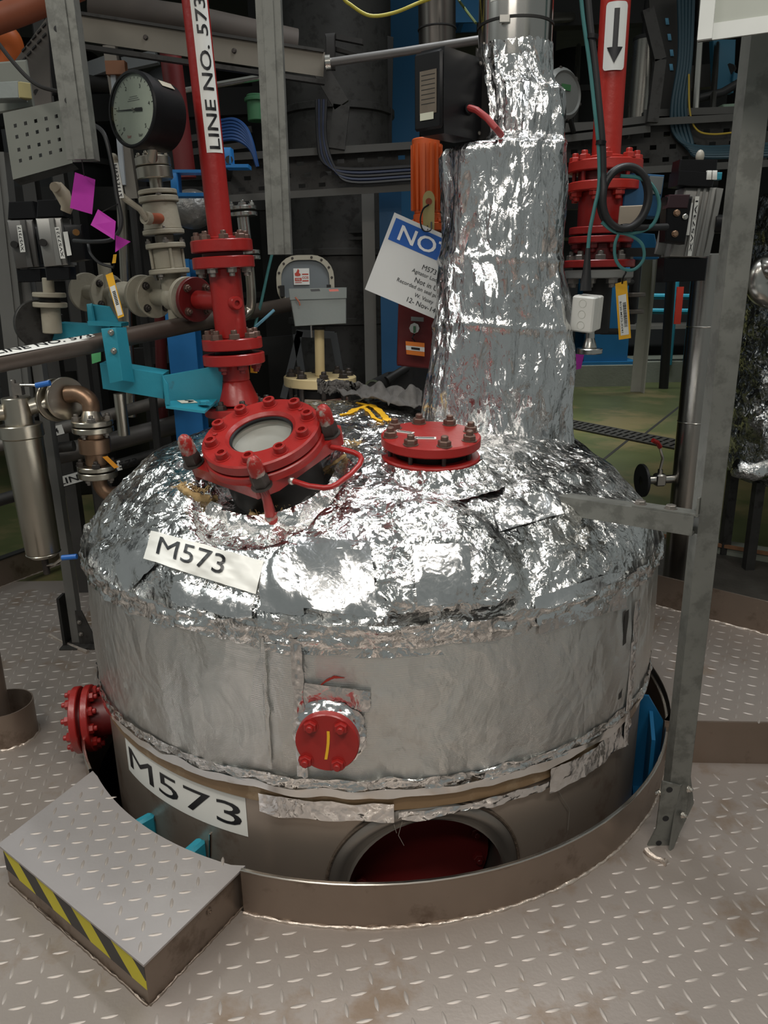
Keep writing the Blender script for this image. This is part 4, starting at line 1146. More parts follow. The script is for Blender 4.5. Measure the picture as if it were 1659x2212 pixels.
# ---- red pipe stack
YR = 3.0
def zp(px, py, Y): return at(px, py, Y).z
RX = at(1310, 320, YR).x
rp = thing('red_valve_stack', 'red flanged pipe stack with arrow label right of the foil neck', 'pipe', (RX, YR, zp(1285, 610, YR)))
def vcyl(parent, name, xy, px, y0, y1, rpx, m, r1px=None, hole=0):
    za, zb_ = at(px, y1, xy[1]).z, at(px, y0, xy[1]).z; s = mpp(V(xy[0], xy[1], (za+zb_)/2))
    r = rpx*s; r1 = (r1px or rpx)*s
    b = min(.003, (zb_-za)*.15)
    return part(name, MB().lathe((xy[0], xy[1], 0), (0, 0, 1), [(1e-4, za), (r-b, za), (r, za+b), (r1, zb_-b), (r1-b, zb_), (1e-4, zb_)], 40), m, parent)
xyR = (RX, YR)
vcyl(rp, 'pipe', xyR, 1320, -420, 345, 32, RED_ORANGE)
vcyl(rp, 'weld_collar', xyR, 1310, 338, 352, 40, RED_ORANGE)
for y0, y1, rpx, m, nm in ((350, 373, 78, RED_ORANGE, 'flange'), (395, 415, 77, RED_ORANGE, 'flange'), (491, 507, 68, RED, 'flange'), (511, 526, 68, RED, 'flange'), (562, 578, 74, RED, 'flange'), (583, 601, 72, mat('grey_flange_paint', (.25, .25, .235), .5, .2, .15, 12), 'lower_flange')):
    vcyl(rp, nm, xyR, 1295, y0, y1, rpx, m)
vcyl(rp, 'spacer', xyR, 1300, 373, 395, 56, DKRED); vcyl(rp, 'valve_body', xyR, 1295, 415, 491, 52, RED)
vcyl(rp, 'neck', xyR, 1290, 526, 562, 50, DKRED); vcyl(rp, 'gasket', xyR, 1290, 578, 583, 55, BLACK); vcyl(rp, 'stem_pipe', xyR, 1285, 600, 720, 30, DARK)
sR = mpp(V(RX, YR, 1.7))
for y, rpx, k, mm in ((350, 62, 'nut', RED_ORANGE), (562, 58, 'nut', NUT)):
    bolts(rp, (RX, YR, at(1300, y, YR).z), Zu, rpx*sR, 8, 12*sR, mm, k, .55)
for y, rpx, mm in ((415, 62, RED_ORANGE), (526, 54, DKRED), (601, 58, NUT)):
    bolts(rp, (RX, YR, at(1300, y, YR).z), -Zu, rpx*sR, 8, 12*sR, mm, 'nut', .55)
for i in range(8):
    a = .55+i*math.pi/4
    bolt(rp, V(RX+math.cos(a)*62*sR, YR+math.sin(a)*62*sR, zp(1300, 396, YR)), Zu, .013, RED, 'stud', 'stud', length=.05)
# arrow label
aw = math.radians(-90+(-8)); zt, zb2 = zp(1322, 14, YR), zp(1312, 160, YR); r_ = 32*sR; lw = .074
n = 16
def rr_poly(w, h, r, k=5):
    out = []
    for cx_, cy_, a0 in ((w/2-r, h/2-r, 0), (-w/2+r, h/2-r, 90), (-w/2+r, -h/2+r, 180), (w/2-r, -h/2+r, 270)):
        for i in range(k+1): a = math.radians(a0+90*i/k); out.append((cx_+r*math.cos(a), cy_+r*math.sin(a)))
    return out
def cyl_sheet(parent, ax, ay, r, a_mid, zc, w, h, rc, m, name, lift=.0012):
    def fn(u, v):
        x = (u-.5)*w; z = (v-.5)*h
        # pull corners in for rounding
        dx = max(0, abs(x)-(w/2-rc)); dz = max(0, abs(z)-(h/2-rc)); l = math.hypot(dx, dz)
        if l > rc: x -= math.copysign(dx*(1-rc/l), x); z -= math.copysign(dz*(1-rc/l), z)
        return on_cyl(ax, ay, r+lift, a_mid+x/r, zc+z)
    return part(name, MB().grid(fn, 18, 22), m, parent, 180)
fl = cyl_sheet(rp, RX, YR, r_, aw, (zt+zb2)/2, lw, zt-zb2, .012, WHITE, 'flow_label')
h_ = (zt-zb2)
for poly in ([(-.0085, -.16*h_), (.0085, -.16*h_), (.0085, .40*h_), (-.0085, .40*h_)],):
    cyl_poly(fl, RX, YR, r_, aw, (zt+zb2)/2, poly, INK, 'arrow_shaft', .0026)
cyl_poly(fl, RX, YR, r_, aw, (zt+zb2)/2, [(0, -.40*h_), (.026, -.16*h_), (.009, -.16*h_), (-.009, -.16*h_), (-.026, -.16*h_)], INK, 'arrow_head', .0026)

# ---- valve below and drooping fittings
dv = thing('drain_ferrule', 'small stainless clamp ferrule hanging below the red valve stack', 'ferrule', at(1272, 765, 2.95))
vcyl(dv, 'tube', (at(1276, 700, 2.95).x, 2.95), 1276, 690, 735, 10, STEEL)
vcyl(dv, 'cone', (at(1276, 700, 2.95).x, 2.95), 1275, 725, 752, 16, STEEL, 9)
vcyl(dv, 'clamp_disc', (at(1276, 700, 2.95).x, 2.95), 1273, 752, 764, 28, STEEL)
part('elbow', MB().tube([at(1276, 700, 2.95), at(1282, 712, 2.97), at(1300, 716, 3.0), at(1340, 716, 3.0)], .012, 10), DARK, dv)

# ---- cables: black hose, teal earth lead, coil
CY_ = 2.55
def spline(pts, k=8):
    P = [Vector(p) for p in pts]; P = [P[0]*2-P[1]]+P+[P[-1]*2-P[-2]]; out = []
    for i in range(1, len(P)-2):
        for j in range(k):
            t = j/k; a, b_, c, d = P[i-1], P[i], P[i+1], P[i+2]
            out.append(.5*((2*b_)+(c-a)*t+(2*a-5*b_+4*c-d)*t*t+(3*b_-a-3*c+d)*t**3))
    return out+[P[-2]]
TEALC = mat('teal_cable_sheath', (.05, .19, .19), .5, 0, .2, 30)
s_ = mpp(at(1300, 300, CY_))
coilc = at(1350, 428, CY_); Rc = 50*s_
tC = [coilc+V(math.cos(a)*Rc*1.02, -.02+.010*a/6.28, math.sin(a)*Rc*1.28) for a in np.linspace(math.pi, math.pi+2.5*math.pi, 70)]
blk = spline([at(1235, -420, CY_), at(1250, -200, CY_), at(1266, -40, CY_), at(1275, 60, CY_), at(1284, 130, CY_), at(1293, 220, CY_), at(1301, 310, CY_), at(1303, 380, CY_)])
solo('black_hose', MB().tube(blk+[tC[0]+V(0, 0, .03)]+tC+spline([at(1345, 490, CY_), at(1390, 492, CY_), at(1440, 490, 2.60)]), 7.5*s_, 12), RUBBER, 'thick black cable hanging in a coil before the red valve stack', 'cable')
solo('hose_coil', MB().tube([coilc+V(math.cos(a)*Rc*1.05, .012, math.sin(a)*Rc*1.3) for a in np.linspace(0, 2*math.pi, 60)], 8*s_, 12), RUBBER, 'spare loop of black cable tied behind the hanging coil', 'cable')
tl = spline([at(1222, -420, CY_), at(1236, -200, CY_), at(1252, -40, CY_), at(1260, 40, CY_), at(1274, 140, CY_), at(1284, 230, CY_), at(1293, 320, CY_), at(1294, 400, CY_), at(1284, 450, CY_), at(1274, 500, CY_), at(1270, 540, CY_)])
solo('teal_lead', MB().tube(tl, 4.2*s_, 8), TEALC, 'thin teal cable running beside the black hose to the white box', 'cable')
t2 = spline([at(1340, 380, CY_), at(1378, 384, CY_), at(1408, 400, CY_), at(1424, 440, CY_), at(1410, 485, CY_), at(1370, 503, CY_), at(1328, 500, CY_), at(1300, 480, CY_)])
solo('teal_loop', MB().tube(t2, 4.2*s_, 8), TEALC, 'wide loop of thin teal cable around the black coil', 'cable')
t3 = spline([at(1335, 500, CY_), at(1368, 512, CY_), at(1388, 530, CY_), at(1390, 560, CY_), at(1370, 582, CY_), at(1345, 580, CY_), at(1330, 560, CY_), at(1328, 530, CY_), at(1336, 505, CY_)])
solo('teal_ring_lead', MB().tube(t3, 3.6*s_, 8), TEALC, 'small ring of thin teal cable below the black coil', 'cable')
for (x, y, w) in ((1280, 80, 20), (1298, 309, 18), (1338, 498, 14)):
    p = at(x, y, CY_); solo('cable_tie', MB().lathe(p, V(.12, .0, 1), [(w*s_*.5, -.006), (w*s_*.62, -.006), (w*s_*.62, .006), (w*s_*.5, .006), (w*s_*.5, -.006)], 14), BLACK, {80: 'upper black tie around the hanging hose and teal lead', 309: 'lower black tie around the hanging hose and teal lead', 498: 'black tie at the foot of the cable coil'}[y], 'cable tie')
boot = thing('cable_boot', 'tapered black cable boot feeding the white junction box', 'cable gland', at(1264, 628, CY_))
vb = at(1270, 536, CY_); ve = at(1265, 628, CY_)
part('sleeve', MB().tube([vb, vb+(ve-vb)*.5, vb+(ve-vb)*.8, ve], [5*s_, 9*s_, 12*s_, 13*s_], 14), RUBBER, boot)

# white junction box
wb0 = at(1268, 676, 2.56); sx = mpp(wb0)
ax1 = V(.80, -.60, -.08).normalized(); ax3 = (V(-.10, -.02, 1)); ax3 = (ax3-ax1*ax3.dot(ax1)).normalized(); ax2 = ax3.cross(ax1)
wbx = thing('white_junction_box', 'white plastic junction box hanging below the cable boot', 'junction box', wb0-V(0, 0, .06))
WB = mat('white_plastic', (.66, .66, .62), .45, 0, .06)
part('base', MB().bevbox(wb0+ax2*.022, (.072, .036, .108), .004, (ax1, ax2, ax3)), WB, wbx)
part('lid', MB().bevbox(wb0-ax2*.020, (.076, .044, .112), .005, (ax1, ax2, ax3)), WB, wbx)
for i in (-1, 0, 1): part('knockout', MB().lathe(wb0-ax2*.0425+ax3*.034*i, -ax2, [(.011, 0), (.0125, .001), (.0125, .0)], 18), mat('white_plastic_rim', (.55, .55, .5), .5), wbx)

# yellow barcode tag
def px_card(name, label, cat, quad, Y, m, dY=0.0, th=.0012, group=None):
    a, b_, c, d = [at(x, y, Y+(dY if i in (1, 2) else 0)) for i, (x, y) in enumerate(quad)]
    nrm = (b_-a).cross(d-a).normalized()
    if nrm.dot(EYE-a) < 0: nrm = -nrm
    t = thing(name, label, cat, d, group)
    vs = [a, b_, c, d]; mb = MB().add([v+nrm*th/2 for v in vs]+[v-nrm*th/2 for v in vs], [(0, 1, 2, 3), (7, 6, 5, 4), (0, 4, 5, 1), (1, 5, 6, 2), (2, 6, 7, 3), (3, 7, 4, 0)])
    card = part('card', mb, m, t, 0)
    def fn(u, v, lift=.0012): return (a*(1-u)+b_*u)*(1-v)+(d*(1-u)+c*u)*v+nrm*(th/2+lift)
    return t, card, fn
def card_rect(fn, u0, u1, v0, v1, m, parent, name, lift=.0012):
    return part(name, MB().add([fn(u0, v0, lift), fn(u1, v0, lift), fn(u1, v1, lift), fn(u0, v1, lift)], [(0, 1, 2, 3)]), m, parent, 0)
def card_text(fn, s, u0, u1, v0, v1, m, parent, vertical=False, lift=.002):
    v, f = text_fit(s, 1, 1); vs = []
    for a, b_ in v:
        if vertical: u, w = u1-(u1-u0)*(.5-b_)*1.0, v0+(v1-v0)*(a+.5); u = u0+(u1-u0)*(b_+.5)
        else: u, w = u0+(u1-u0)*(a+.5), v1-(v1-v0)*(b_+.5)
        vs.append(fn(u, w, lift))
    return part('lettering', MB().add(vs, f), m, parent, 0)
t, card, fn = px_card('barcode_tag', 'yellow barcode tag hanging on a cable tie right of the white box', 'tag', ((1329, 613), (1354, 606), (1363, 730), (1337, 734)), 2.62, YELLOW)
wl = card_rect(fn, .16, .84, .22, .93, WHITE, card, 'paper_label')
random.seed(3); v = .36
while v < .78:
    w = random.choice((.006, .010, .014)); card_rect(fn, .50, .78, v, v+w, INK, wl, 'bar', .002); v += w+random.choice((.007, .012))
card_text(fn, 'B120-M573-XV41', .24, .40, .33, .88, INK, wl, True)
part('tie', MB().tube(spline([at(1344, 612, 2.62), at(1346, 600, 2.60), at(1352, 588, 2.60), at(1350, 580, 2.60)]), .003, 6), BLACK, t)

# ---- pneumatic actuator with solenoid
YA = 2.72
act = thing('pneumatic_actuator', 'grey ribbed pneumatic actuator with a black solenoid beside the galvanised post', 'actuator', at(1480, 612, YA))
ALU = mat('grey_aluminium', (.27, .265, .25), .42, .6, .08, 10)
def px_block(parent, name, quad, Y, depth, m, bev=.004, dY=0.0):
    a, b_, c, d = [at(x, y, Y+(dY if i in (1, 2) else 0)) for i, (x, y) in enumerate(quad)]
    nrm = (b_-a).cross(d-a).normalized()
    if nrm.y < 0: nrm = -nrm
    cf = (a+b_+c+d)/4; F = [a, b_, c, d]; mb = MB(); rings = []
    for k, (off_, sc_) in enumerate(((0, 1-bev/max(.01, (b_-a).length)*2), (bev, 1), (depth, 1))):
        rings += [cf+(p-cf)*sc_+nrm*off_ for p in F]
    fs = [(0, 1, 2, 3), (11, 10, 9, 8)]+[(r*4+i, r*4+4+i, r*4+4+(i+1) % 4, r*4+(i+1) % 4) for r in (0, 1) for i in range(4)]
    return part(name, mb.add(rings, fs), m, parent, 30)
px_block(act, 'body', ((1481, 405), (1549, 405), (1519, 556), (1448, 554)), YA, .09, ALU)
px_block(act, 'end_block', ((1549, 405), (1564, 407), (1534, 552), (1519, 556)), YA+.012, .075, ALU)
for i in range(3): px_block(act, 'rib', ((1508+i*13, 407), (1514+i*13, 407), (1485+i*12.5, 553), (1479+i*12.5, 553)), YA-.007, .02, ALU, .002)
px_block(act, 'rear_plate', ((1437, 440), (1462, 440), (1442, 553), (1415, 548)), YA+.06, .01, ALU)
px_block(act, 'solenoid', ((1441, 424), (1497, 424), (1480, 528), (1437, 522)), YA-.05, .06, BLACK)
px_block(act, 'solenoid_cap', ((1446, 420), (1492, 420), (1486, 450), (1440, 450)), YA-.055, .04, mat('dark_maroon_plastic', (.03, .010, .014), .4))
px_block(act, 'position_box', ((1468, 368), (1547, 372), (1540, 404), (1464, 400)), YA-.02, .09, BLACK)
px_block(act, 'indicator_base', ((1470, 344), (1551, 345), (1549, 372), (1466, 370)), YA, .07, BLACK)
px_block(act, 'drive_foot', ((1436, 557), (1530, 557), (1524, 606), (1432, 610)), YA+.01, .07, BLACK)
part('mounting_yoke', MB().box((at(1475, 545, YA+.06)+V(RX, YR, at(1300, 545, YR).z))/2, ((at(1475, 545, YA+.06)-V(RX, YR, at(1300, 545, YR).z)).length, .02, .03), frame(at(1475, 545, YA+.06)-V(RX, YR, at(1300, 545, YR).z))[2:]+frame(at(1475, 545, YA+.06)-V(RX, YR, at(1300, 545, YR).z))[1:2]+frame(at(1475, 545, YA+.06)-V(RX, YR, at(1300, 545, YR).z))[0:1]), DARK, act)
part('beacon', MB().sphere(at(1512, 338, YA+.02), .014, 12, (1, 1, 1.5)), mat('dull_lens', (.34, .32, .27), .4), act)
for (x, y) in ((1462, 460), (1458, 505)):
    bolt(act, at(x, y, YA-.052), (0, -1, .15), .0095, BRONZE, 'head', 'port_plug')
bolt(act, at(1480, 468, YA-.055), (0, -1, .15), .008, STEEL, 'head', 'screw')
part('end_knob', MB().cyl(at(1540, 484, YA+.03), at(1566, 484, YA+.03), .03, n=20), BLACK, act)
for quad, s, nm in ((((1502, 424), (1511, 424), (1494, 553), (1485, 553)), 'XV573A1', 'number_strip'), (((1491, 438), (1497, 438), (1489, 508), (1482, 508)), None, 'name_plate')):
    a, b_, c, d = [at(x, y, YA-.0095) for x, y in quad]
    nrm = V(0, -1, 0)
    st = part(nm, MB().add([a, b_, c, d], [(0, 1, 2, 3)]), WHITE, act, 0)
    if s:
        v, f = text_fit(s, 1, 1)
        vs = []
        for q_, w_ in v:
            vv = .5-q_*.86; uu = .5-w_*.6
            uu = .5+(-w_)*-.6 if False else .5-w_*.62
            p = (a*(1-uu)+b_*uu)*(1-vv)+(d*(1-uu)+c*uu)*vv
            vs.append(p+V(0, -.001, 0))
        part('lettering', MB().add(vs, f), INK, st, 0)
for i, (x, y) in enumerate(((1528, 372), (1540, 372))): px_block(act, 'white_clip', ((x, y-4), (x+10, y-4), (x+9, y+16), (x-1, y+16)), YA-.025, .01, WHITE, .001)
px_block(act, 'teal_clip', ((1550, 372), (1561, 372), (1559, 388), (1548, 388)), YA-.015, .02, TEAL, .002)
# blue valve positioner behind the coil
pos = thing('blue_positioner', 'dark blue valve positioner with a small rating plate behind the cable coil', 'positioner', at(1390, 560, 2.95))
px_block(pos, 'housing', ((1352, 372), (1436, 378), (1424, 470), (1344, 464)), 2.92, .09, DKBLUE)
px_block(pos, 'rating_plate', ((1404, 380), (1434, 382), (1428, 420), (1399, 418)), 2.912, .003, mat('engraved_plate', (.2, .22, .22), .4, .6), .001)
px_block(pos, 'bracket', ((1340, 445), (1400, 442), (1385, 485), (1335, 500)), 2.85, .01, mat('beige_bracket', (.32, .27, .21), .5))
px_block(pos, 'lower_housing', ((1340, 500), (1415, 505), (1425, 560), (1345, 560)), 2.98, .1, BLUE)
# ================================================================ beyond, on the right
# stainless standpipe with a ball valve
YS = 3.62
stf = gz(1466, 1255, GROUND)
sx0 = at(1500, 900, YS).x
sp_ = thing('stainless_standpipe', 'tall polished stainless standpipe behind the galvanised post', 'pipe', (sx0, YS, GROUND))
rS = 34*mpp(V(sx0, YS, 1)); ztop = at(1548, 548, YS).z
part('tube', MB().lathe((sx0, YS, 0), Zu, [(rS, GROUND), (rS, ztop-.006), (rS-.006, ztop), (1e-4, ztop)], 40), mat('satin_stainless', (.42, .40, .37), .24, 1, .08, 4), sp_)
for y in (705, 910): 
    z = at(1510, y, YS).z; part('weld_ring', MB().lathe((sx0, YS, 0), Zu, [(rS, z-.003), (rS+.0015, z), (rS, z+.003)], 40), STEEL, sp_)
bv = thing('ball_valve', 'small ball valve with a red lever on the stainless standpipe', 'valve', at(1425, 1075, YS))
vp0, vp1 = at(1384, 1038, YS-.02), at(1460, 1034, YS)
ax_ = (vp1-vp0).normalized()
part('end_flange', flange_mb(vp0, ax_, 36*mpp(vp0), .014), RUBBER, bv)
part('bore', MB().cyl(vp0, vp1, .020, n=20), STEEL, bv)
part('valve_body', MB().bevbox(vp0+ax_*.095, (.05, .05, .058), .006, (ax_, Zu.cross(ax_), Zu)), STEEL, bv)
part('stem', MB().cyl(vp0+ax_*.095+V(0, 0, .025), vp0+ax_*.095+V(0, 0, .05), .012), STEEL, bv)
lp = vp0+ax_*.095+V(0, 0, .05)
lv = part('lever', MB().tube([lp, at(1432, 990, YS-.01), at(1424, 962, YS-.02), at(1412, 955, YS-.03)], [.007, .007, .006, .006], 8), STEEL, bv)
part('lever_grip', MB().tube([at(1426, 966, YS-.02), at(1420, 956, YS-.03), at(1410, 951, YS-.04)], .011, 10), RED, lv)

# foil-lagged tank at the far right
YT = 4.2; tz0, tz1 = at(1600, 1012, YT).z, at(1620, 420, YT).z
tl_ = at(1583, 900, YT); rT = .36; txc = tl_.x+rT*1.02
tank = thing('lagged_tank', 'foil-lagged tank on legs cut by the right picture edge', 'tank', (txc, YT, GROUND))
def ftank(u, v):
    a = 2*math.pi*u; z = tz0+(tz1-tz0)*v
    k = abs(math.sin(v*math.pi*6)); r = rT*(.975+.025*k**.4)
    w = noise.noise(V(math.cos(a)*4, math.sin(a)*4, z*7))*.018+noise.noise(V(math.cos(a)*11, math.sin(a)*11, z*16))*.006
    return V(txc+math.cos(a)*(r+w), YT+math.sin(a)*(r+w), z)
part('foil_lagging', MB().grid(ftank, 110, 110, True), FOIL, tank, 180)
part('bottom_dish', MB().lathe((txc, YT, 0), Zu, [(rT*.97, tz0), (rT*.8, tz0-.06), (rT*.35, tz0-.10), (1e-4, tz0-.11)], 40), FOIL, tank, 180)
for dx, dy in ((-.25, -.15), (-.28, .1), (.1, -.25), (.2, .2)):
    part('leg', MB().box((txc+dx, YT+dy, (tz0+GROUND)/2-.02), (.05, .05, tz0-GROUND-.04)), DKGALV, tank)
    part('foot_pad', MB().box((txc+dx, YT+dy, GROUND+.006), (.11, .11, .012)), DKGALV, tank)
part('outlet_pipe', MB().tube([at(1590, 1010, YT-.3), at(1625, 1020, YT-.3), at(1670, 1010, YT-.3)], .05, 14), FOIL, tank, 180)
# bright lagged pipe bend above the tank
bent = thing('lagged_pipe_bend', 'shiny lagged pipe bend leaving the right picture edge above the tank', 'pipe', at(1640, 640, 3.6))
part('bend', MB().tube(spline([at(1655, 640, 3.6)+V(.2, .1, -.02), at(1655, 640, 3.6), at(1634, 612, 3.6), at(1648, 578, 3.6), at(1700, 560, 3.6), V(txc, YT-.05, tz1+.06), V(txc, YT, tz1-.1)]), .05, 16), STEEL, bent)

# concrete trough edge behind the platform kerb
ta, tb_ = gz(1395, 1150, .06), gz(1659, 1195, .06)
td = (tb_-ta).normalized()
cu = thing('concrete_curb', 'low concrete curb with rusty edge behind the platform kerb', 'curb', (ta+tb_)/2*1)
part('curb_block', MB().box((ta+tb_)/2+td*.4+V(0, 0, -.08)+V(-td.y, td.x, 0)*.05, (2.4, .12, .16), (td, V(-td.y, td.x, 0), Zu)), CONCRETE, cu)
part('edge_angle', MB().box((ta+tb_)/2+td*.4+V(0, 0, .003)-V(-td.y, td.x, 0)*.015, (2.4, .014, .02), (td, V(-td.y, td.x, 0), Zu)), mat('rusty_angle', (.25, .12, .06), .7, .2, .4, 20), cu)
kq = kn if kn.dot(V(1, 1, 0)) > 0 else -kn
tq = [near+kq*.012-kd*.2, far+kq*.012, far+kq*1.5, near+kq*1.5-kd*.2]
struct('floor_trench', MB().prism([(q.x, q.y) for q in tq], (0, 0, .0), (1, 0, 0), (0, 1, 0), .008), mat('dirty_trench', (.055, .05, .042), .5, .1, .5, 6, .3, 40), 0)

# drain channel with its cast grating
g0, g1 = gz(1235, 918, GROUND), gz(1475, 965, GROUND)
gd = (g1-g0).normalized(); gn = V(-gd.y, gd.x, 0); gl_ = (g1-g0).length
dr = thing('drain_grating', 'dark cast drain grating with two rows of slots across the green floor', 'grating', (g0+g1)/2)
gw = .34
part('frame_bed', MB().box((g0+g1)/2+V(0, 0, .004), (gl_*1.5, gw*1.04, .006), (gd, gn, Zu)), VDARK, dr)
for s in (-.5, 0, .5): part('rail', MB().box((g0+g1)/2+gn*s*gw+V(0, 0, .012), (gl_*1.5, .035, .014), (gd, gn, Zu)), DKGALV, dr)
nb = 26
bar = meshof('grating_bar', MB().box((0, 0, 0), (.05, gw, .012)), DKGALV, 0)
for i in range(nb):
    o = bpy.data.objects.new('grating_bar', bar); COL.objects.link(o); o.parent = dr
    o.location = (g0+gd*gl_*(-.2+1.4*i/(nb-1))+V(0, 0, .012))-OFF[dr.name]; o.rotation_euler = (0, 0, math.atan2(gd.y, gd.x)+.25)
# joint lines in the concrete
for (a, b_) in (((1405, 928), (1478, 870)), ((1310, 988), (1370, 940))):
    p, q = gz(*a, GROUND), gz(*b_, GROUND); d_ = (q-p).normalized()
    part('floor_joint', MB().box((p+q)/2+V(0, 0, .001), ((q-p).length*1.3, .03, .002), (d_, V(-d_.y, d_.x, 0), Zu)), DARK, green, 0)

# far plinth, blue columns and handrail
pl0 = gz(1250, 836, GROUND); YP = pl0.y
fp = thing('concrete_plinth', 'low concrete plinth under the far blue column', 'plinth', (pl0.x+.5, YP+.5, GROUND))
zpl = at(1300, 790, YP).z
part('block', MB().box((at(1300, 800, YP).x, YP+.6, (GROUND+zpl)/2), (abs(at(1352, 800, YP).x-at(1225, 800, YP).x)*1.25, 1.2, zpl-GROUND)), CONCRETE, fp)
part('rear_block', MB().box((at(1500, 800, YP).x, YP+1.0, (GROUND+zpl)/2), (3.2, 1.2, zpl-GROUND)), CONCRETE, fp)
def column(name, label, x0, x1, y0, y1, Y, m, parts=True, flange=True):
    a, b_ = at((x0+x1)/2, y1, Y), at((x0+x1)/2, y0, Y); w = (x1-x0)*mpp(at((x0+x1)/2, (y0+y1)/2, Y))
    c = (a.x+b_.x)/2
    t = thing(name, label, 'column', (c, Y, a.z))
    part('web', MB().box((c, Y, (a.z+b_.z)/2), (w*.12, w*.8, b_.z-a.z)), m, t)
    part('flange', MB().box((c, Y-w*.42, (a.z+b_.z)/2), (w, w*.09, b_.z-a.z)), m, t)
    part('flange', MB().box((c, Y+w*.42, (a.z+b_.z)/2), (w, w*.09, b_.z-a.z)), m, t)
    return t
c_ = column('blue_column', 'blue steel column on the far concrete plinth', 1258, 1352, 470, 788, YP+.5, BLUE)
part('base_plate', MB().box((OFF[c_.name].x, YP+.5, zpl+.02), (1.0, .8, .05)), BLUE, c_)
# handrail
hr = thing('handrail', 'blue tubular handrail standing beyond the green floor', 'handrail', (at(1440, 790, YP+.4).x, YP+.4, zpl))
for x in (1452, 1490, 1530): vcyl(hr, 'post', (at(x, 700, YP+.4).x, YP+.4), x, 600, 788, 7, TEAL)
for y in (640, 672): 
    part('rail', MB().tube([at(1390, y, YP+.4), at(1600, y+2, YP+.4)], .045, 10), TEAL, hr)
part('red_gate_bar', MB().box(at(1466, 660, YP+.2), (.10, .03, .55)), mat('bright_red_bar', (.55, .04, .02), .4), hr)
wpst = thing('white_striped_post', 'off-white angle post standing left of the far handrail', 'post', at(1395, 775, YP-.6))
part('angle', MB().sweep(angle(.16, .16, .02), V(at(1390, 780, YP-.6).x, YP-.6, GROUND), at(1412, 560, YP-.6), (0, -1, 0)), mat('offwhite_paint', (.36, .35, .32), .6), wpst)
dkp = solo('dark_pipe_post', MB().tube([V(at(1438, 785, YP-.3).x, YP-.3, GROUND), at(1452, 560, YP-.3)], .07, 12), DARK, 'dark vertical pipe between the white post and the handrail', 'pipe')
low = solo('walkway_deck', MB().box((at(1480, 690, YP+1.6).x, YP+1.6, at(1480, 690, YP+1.6).z-.1), (6, .8, .06)), mat('distant_deck', (.16, .15, .13), .7), 'distant grey walkway deck behind the blue handrail', 'deck')
# magenta tag hanging at the neck
px_card('magenta_tag', 'small magenta tag hanging beside the foil neck over the green floor', 'tag', ((1238, 765), (1262, 765), (1255, 796), (1238, 800)), 3.3, PURPLE)
# thin dark process line with flange behind the tag
dl = thing('drain_line', 'dark vertical drain line with two small flanges behind the yellow barcode tag', 'pipe', at(1375, 700, 3.2))
xyD = (at(1370, 600, 3.2).x, 3.2)
vcyl(dl, 'pipe', xyD, 1372, 545, 700, 10, DARK)
part('stay', MB().cyl((xyD[0], 3.2, at(1370, 610, 3.2).z), (RX, YR, at(1300, 610, YR).z), .012, n=10), DARK, dl)
for y in (632, 668): vcyl(dl, 'flange', xyD, 1370, y, y+9, 26, mat('dull_flange', (.16, .14, .12), .45, .7), None)
vcyl(dl, 'hopper', xyD, 1376, 538, 560, 16, DARK, 22)
# ================================================================ left-hand side
class Axis:
    def __init__(s, x0, y0, x1, y1, Y0, Y1=None):
        s.a = (x0, y0, Y0); s.b = (x1, y1, Y0 if Y1 is None else Y1)
        s.A = at(*s.a); s.B = at(*s.b); s.d = (s.B-s.A).normalized()
    def p(s, y):
        # point of the axis seen at picture row y
        t = (y-s.a[1])/(s.b[1]-s.a[1]); q = s.A
        lo, hi = -1.0, 2.0
        for _ in range(40):
            m = (lo+hi)/2; w = s.A+(s.B-s.A)*m; c = ROT.transposed() @ (w-EYE); py = IH/2-FPX*c.y/-c.z
            if (py < y) == (s.b[1] > s.a[1]): lo = m
            else: hi = m
        return s.A+(s.B-s.A)*lo
    def cyl(s, parent, name, y0, y1, rpx, m, r1px=None, n=36):
        P, Q = s.p(y0), s.p(y1); k = mpp((P+Q)/2); r, r1 = rpx*k, (r1px if r1px is not None else rpx)*k
        h = (Q-P).length; b = min(.003, h*.15)
        return part(name, MB().lathe(P, Q-P, [(1e-4, 0), (r-b, 0), (r, b), (r1, h-b), (r1-b, h), (1e-4, h)], n), m, parent)
    def ring(s, parent, y, rpx, n, npx, m, up=True, kind='nut', a0=.3, name='bolt'):
        P = s.p(y); k = mpp(P); ax = -s.d if up == (s.b[1] > s.a[1]) else s.d
        bolts(parent, P, ax, rpx*k, n, npx*k, m, kind, a0, (1, 0, 0), name)

# ---- red riser with line label
RA = Axis(421, 0, 516, 870, 2.80)
rs = thing('red_riser', 'tall red riser pipe with white line number label and flanges on the cap', 'pipe', RA.p(880))
rpipe = RA.cyl(rs, 'pipe', -420, 520, 28, RED)
RA.cyl(rs, 'collar', 512, 522, 36, RED)
for y0, y1, r in ((519, 545, 66), (555, 580, 66), (730, 754, 64), (763, 786, 66)): RA.cyl(rs, 'flange', y0, y1, r, RED)
RA.cyl(rs, 'gasket', 545, 555, 44, DKRED); RA.cyl(rs, 'gasket', 754, 763, 40, BLACK)
RA.cyl(rs, 'tee_body', 580, 730, 34, RED)
RA.cyl(rs, 'reducer', 786, 822, 29, RED, 29); RA.cyl(rs, 'cone', 822, 872, 29, RED, 46)
RA.cyl(rs, 'base_flange', 876, 893, 74, RED)
CHIPN = mat('red_flecked_nut', (.16, .10, .08))
RA.ring(rs, 519, 52, 8, 11, CHIPN, True); RA.ring(rs, 580, 52, 8, 11, NUT, False)
RA.ring(rs, 730, 50, 8, 12, CHIPN, True); RA.ring(rs, 786, 50, 8, 11, DKRED, False); RA.ring(rs, 876, 60, 8, 11, DKNUT, True)
bp_ = RA.p(654); k_ = mpp(bp_)
bd = V(.55, -.83, 0).normalized()
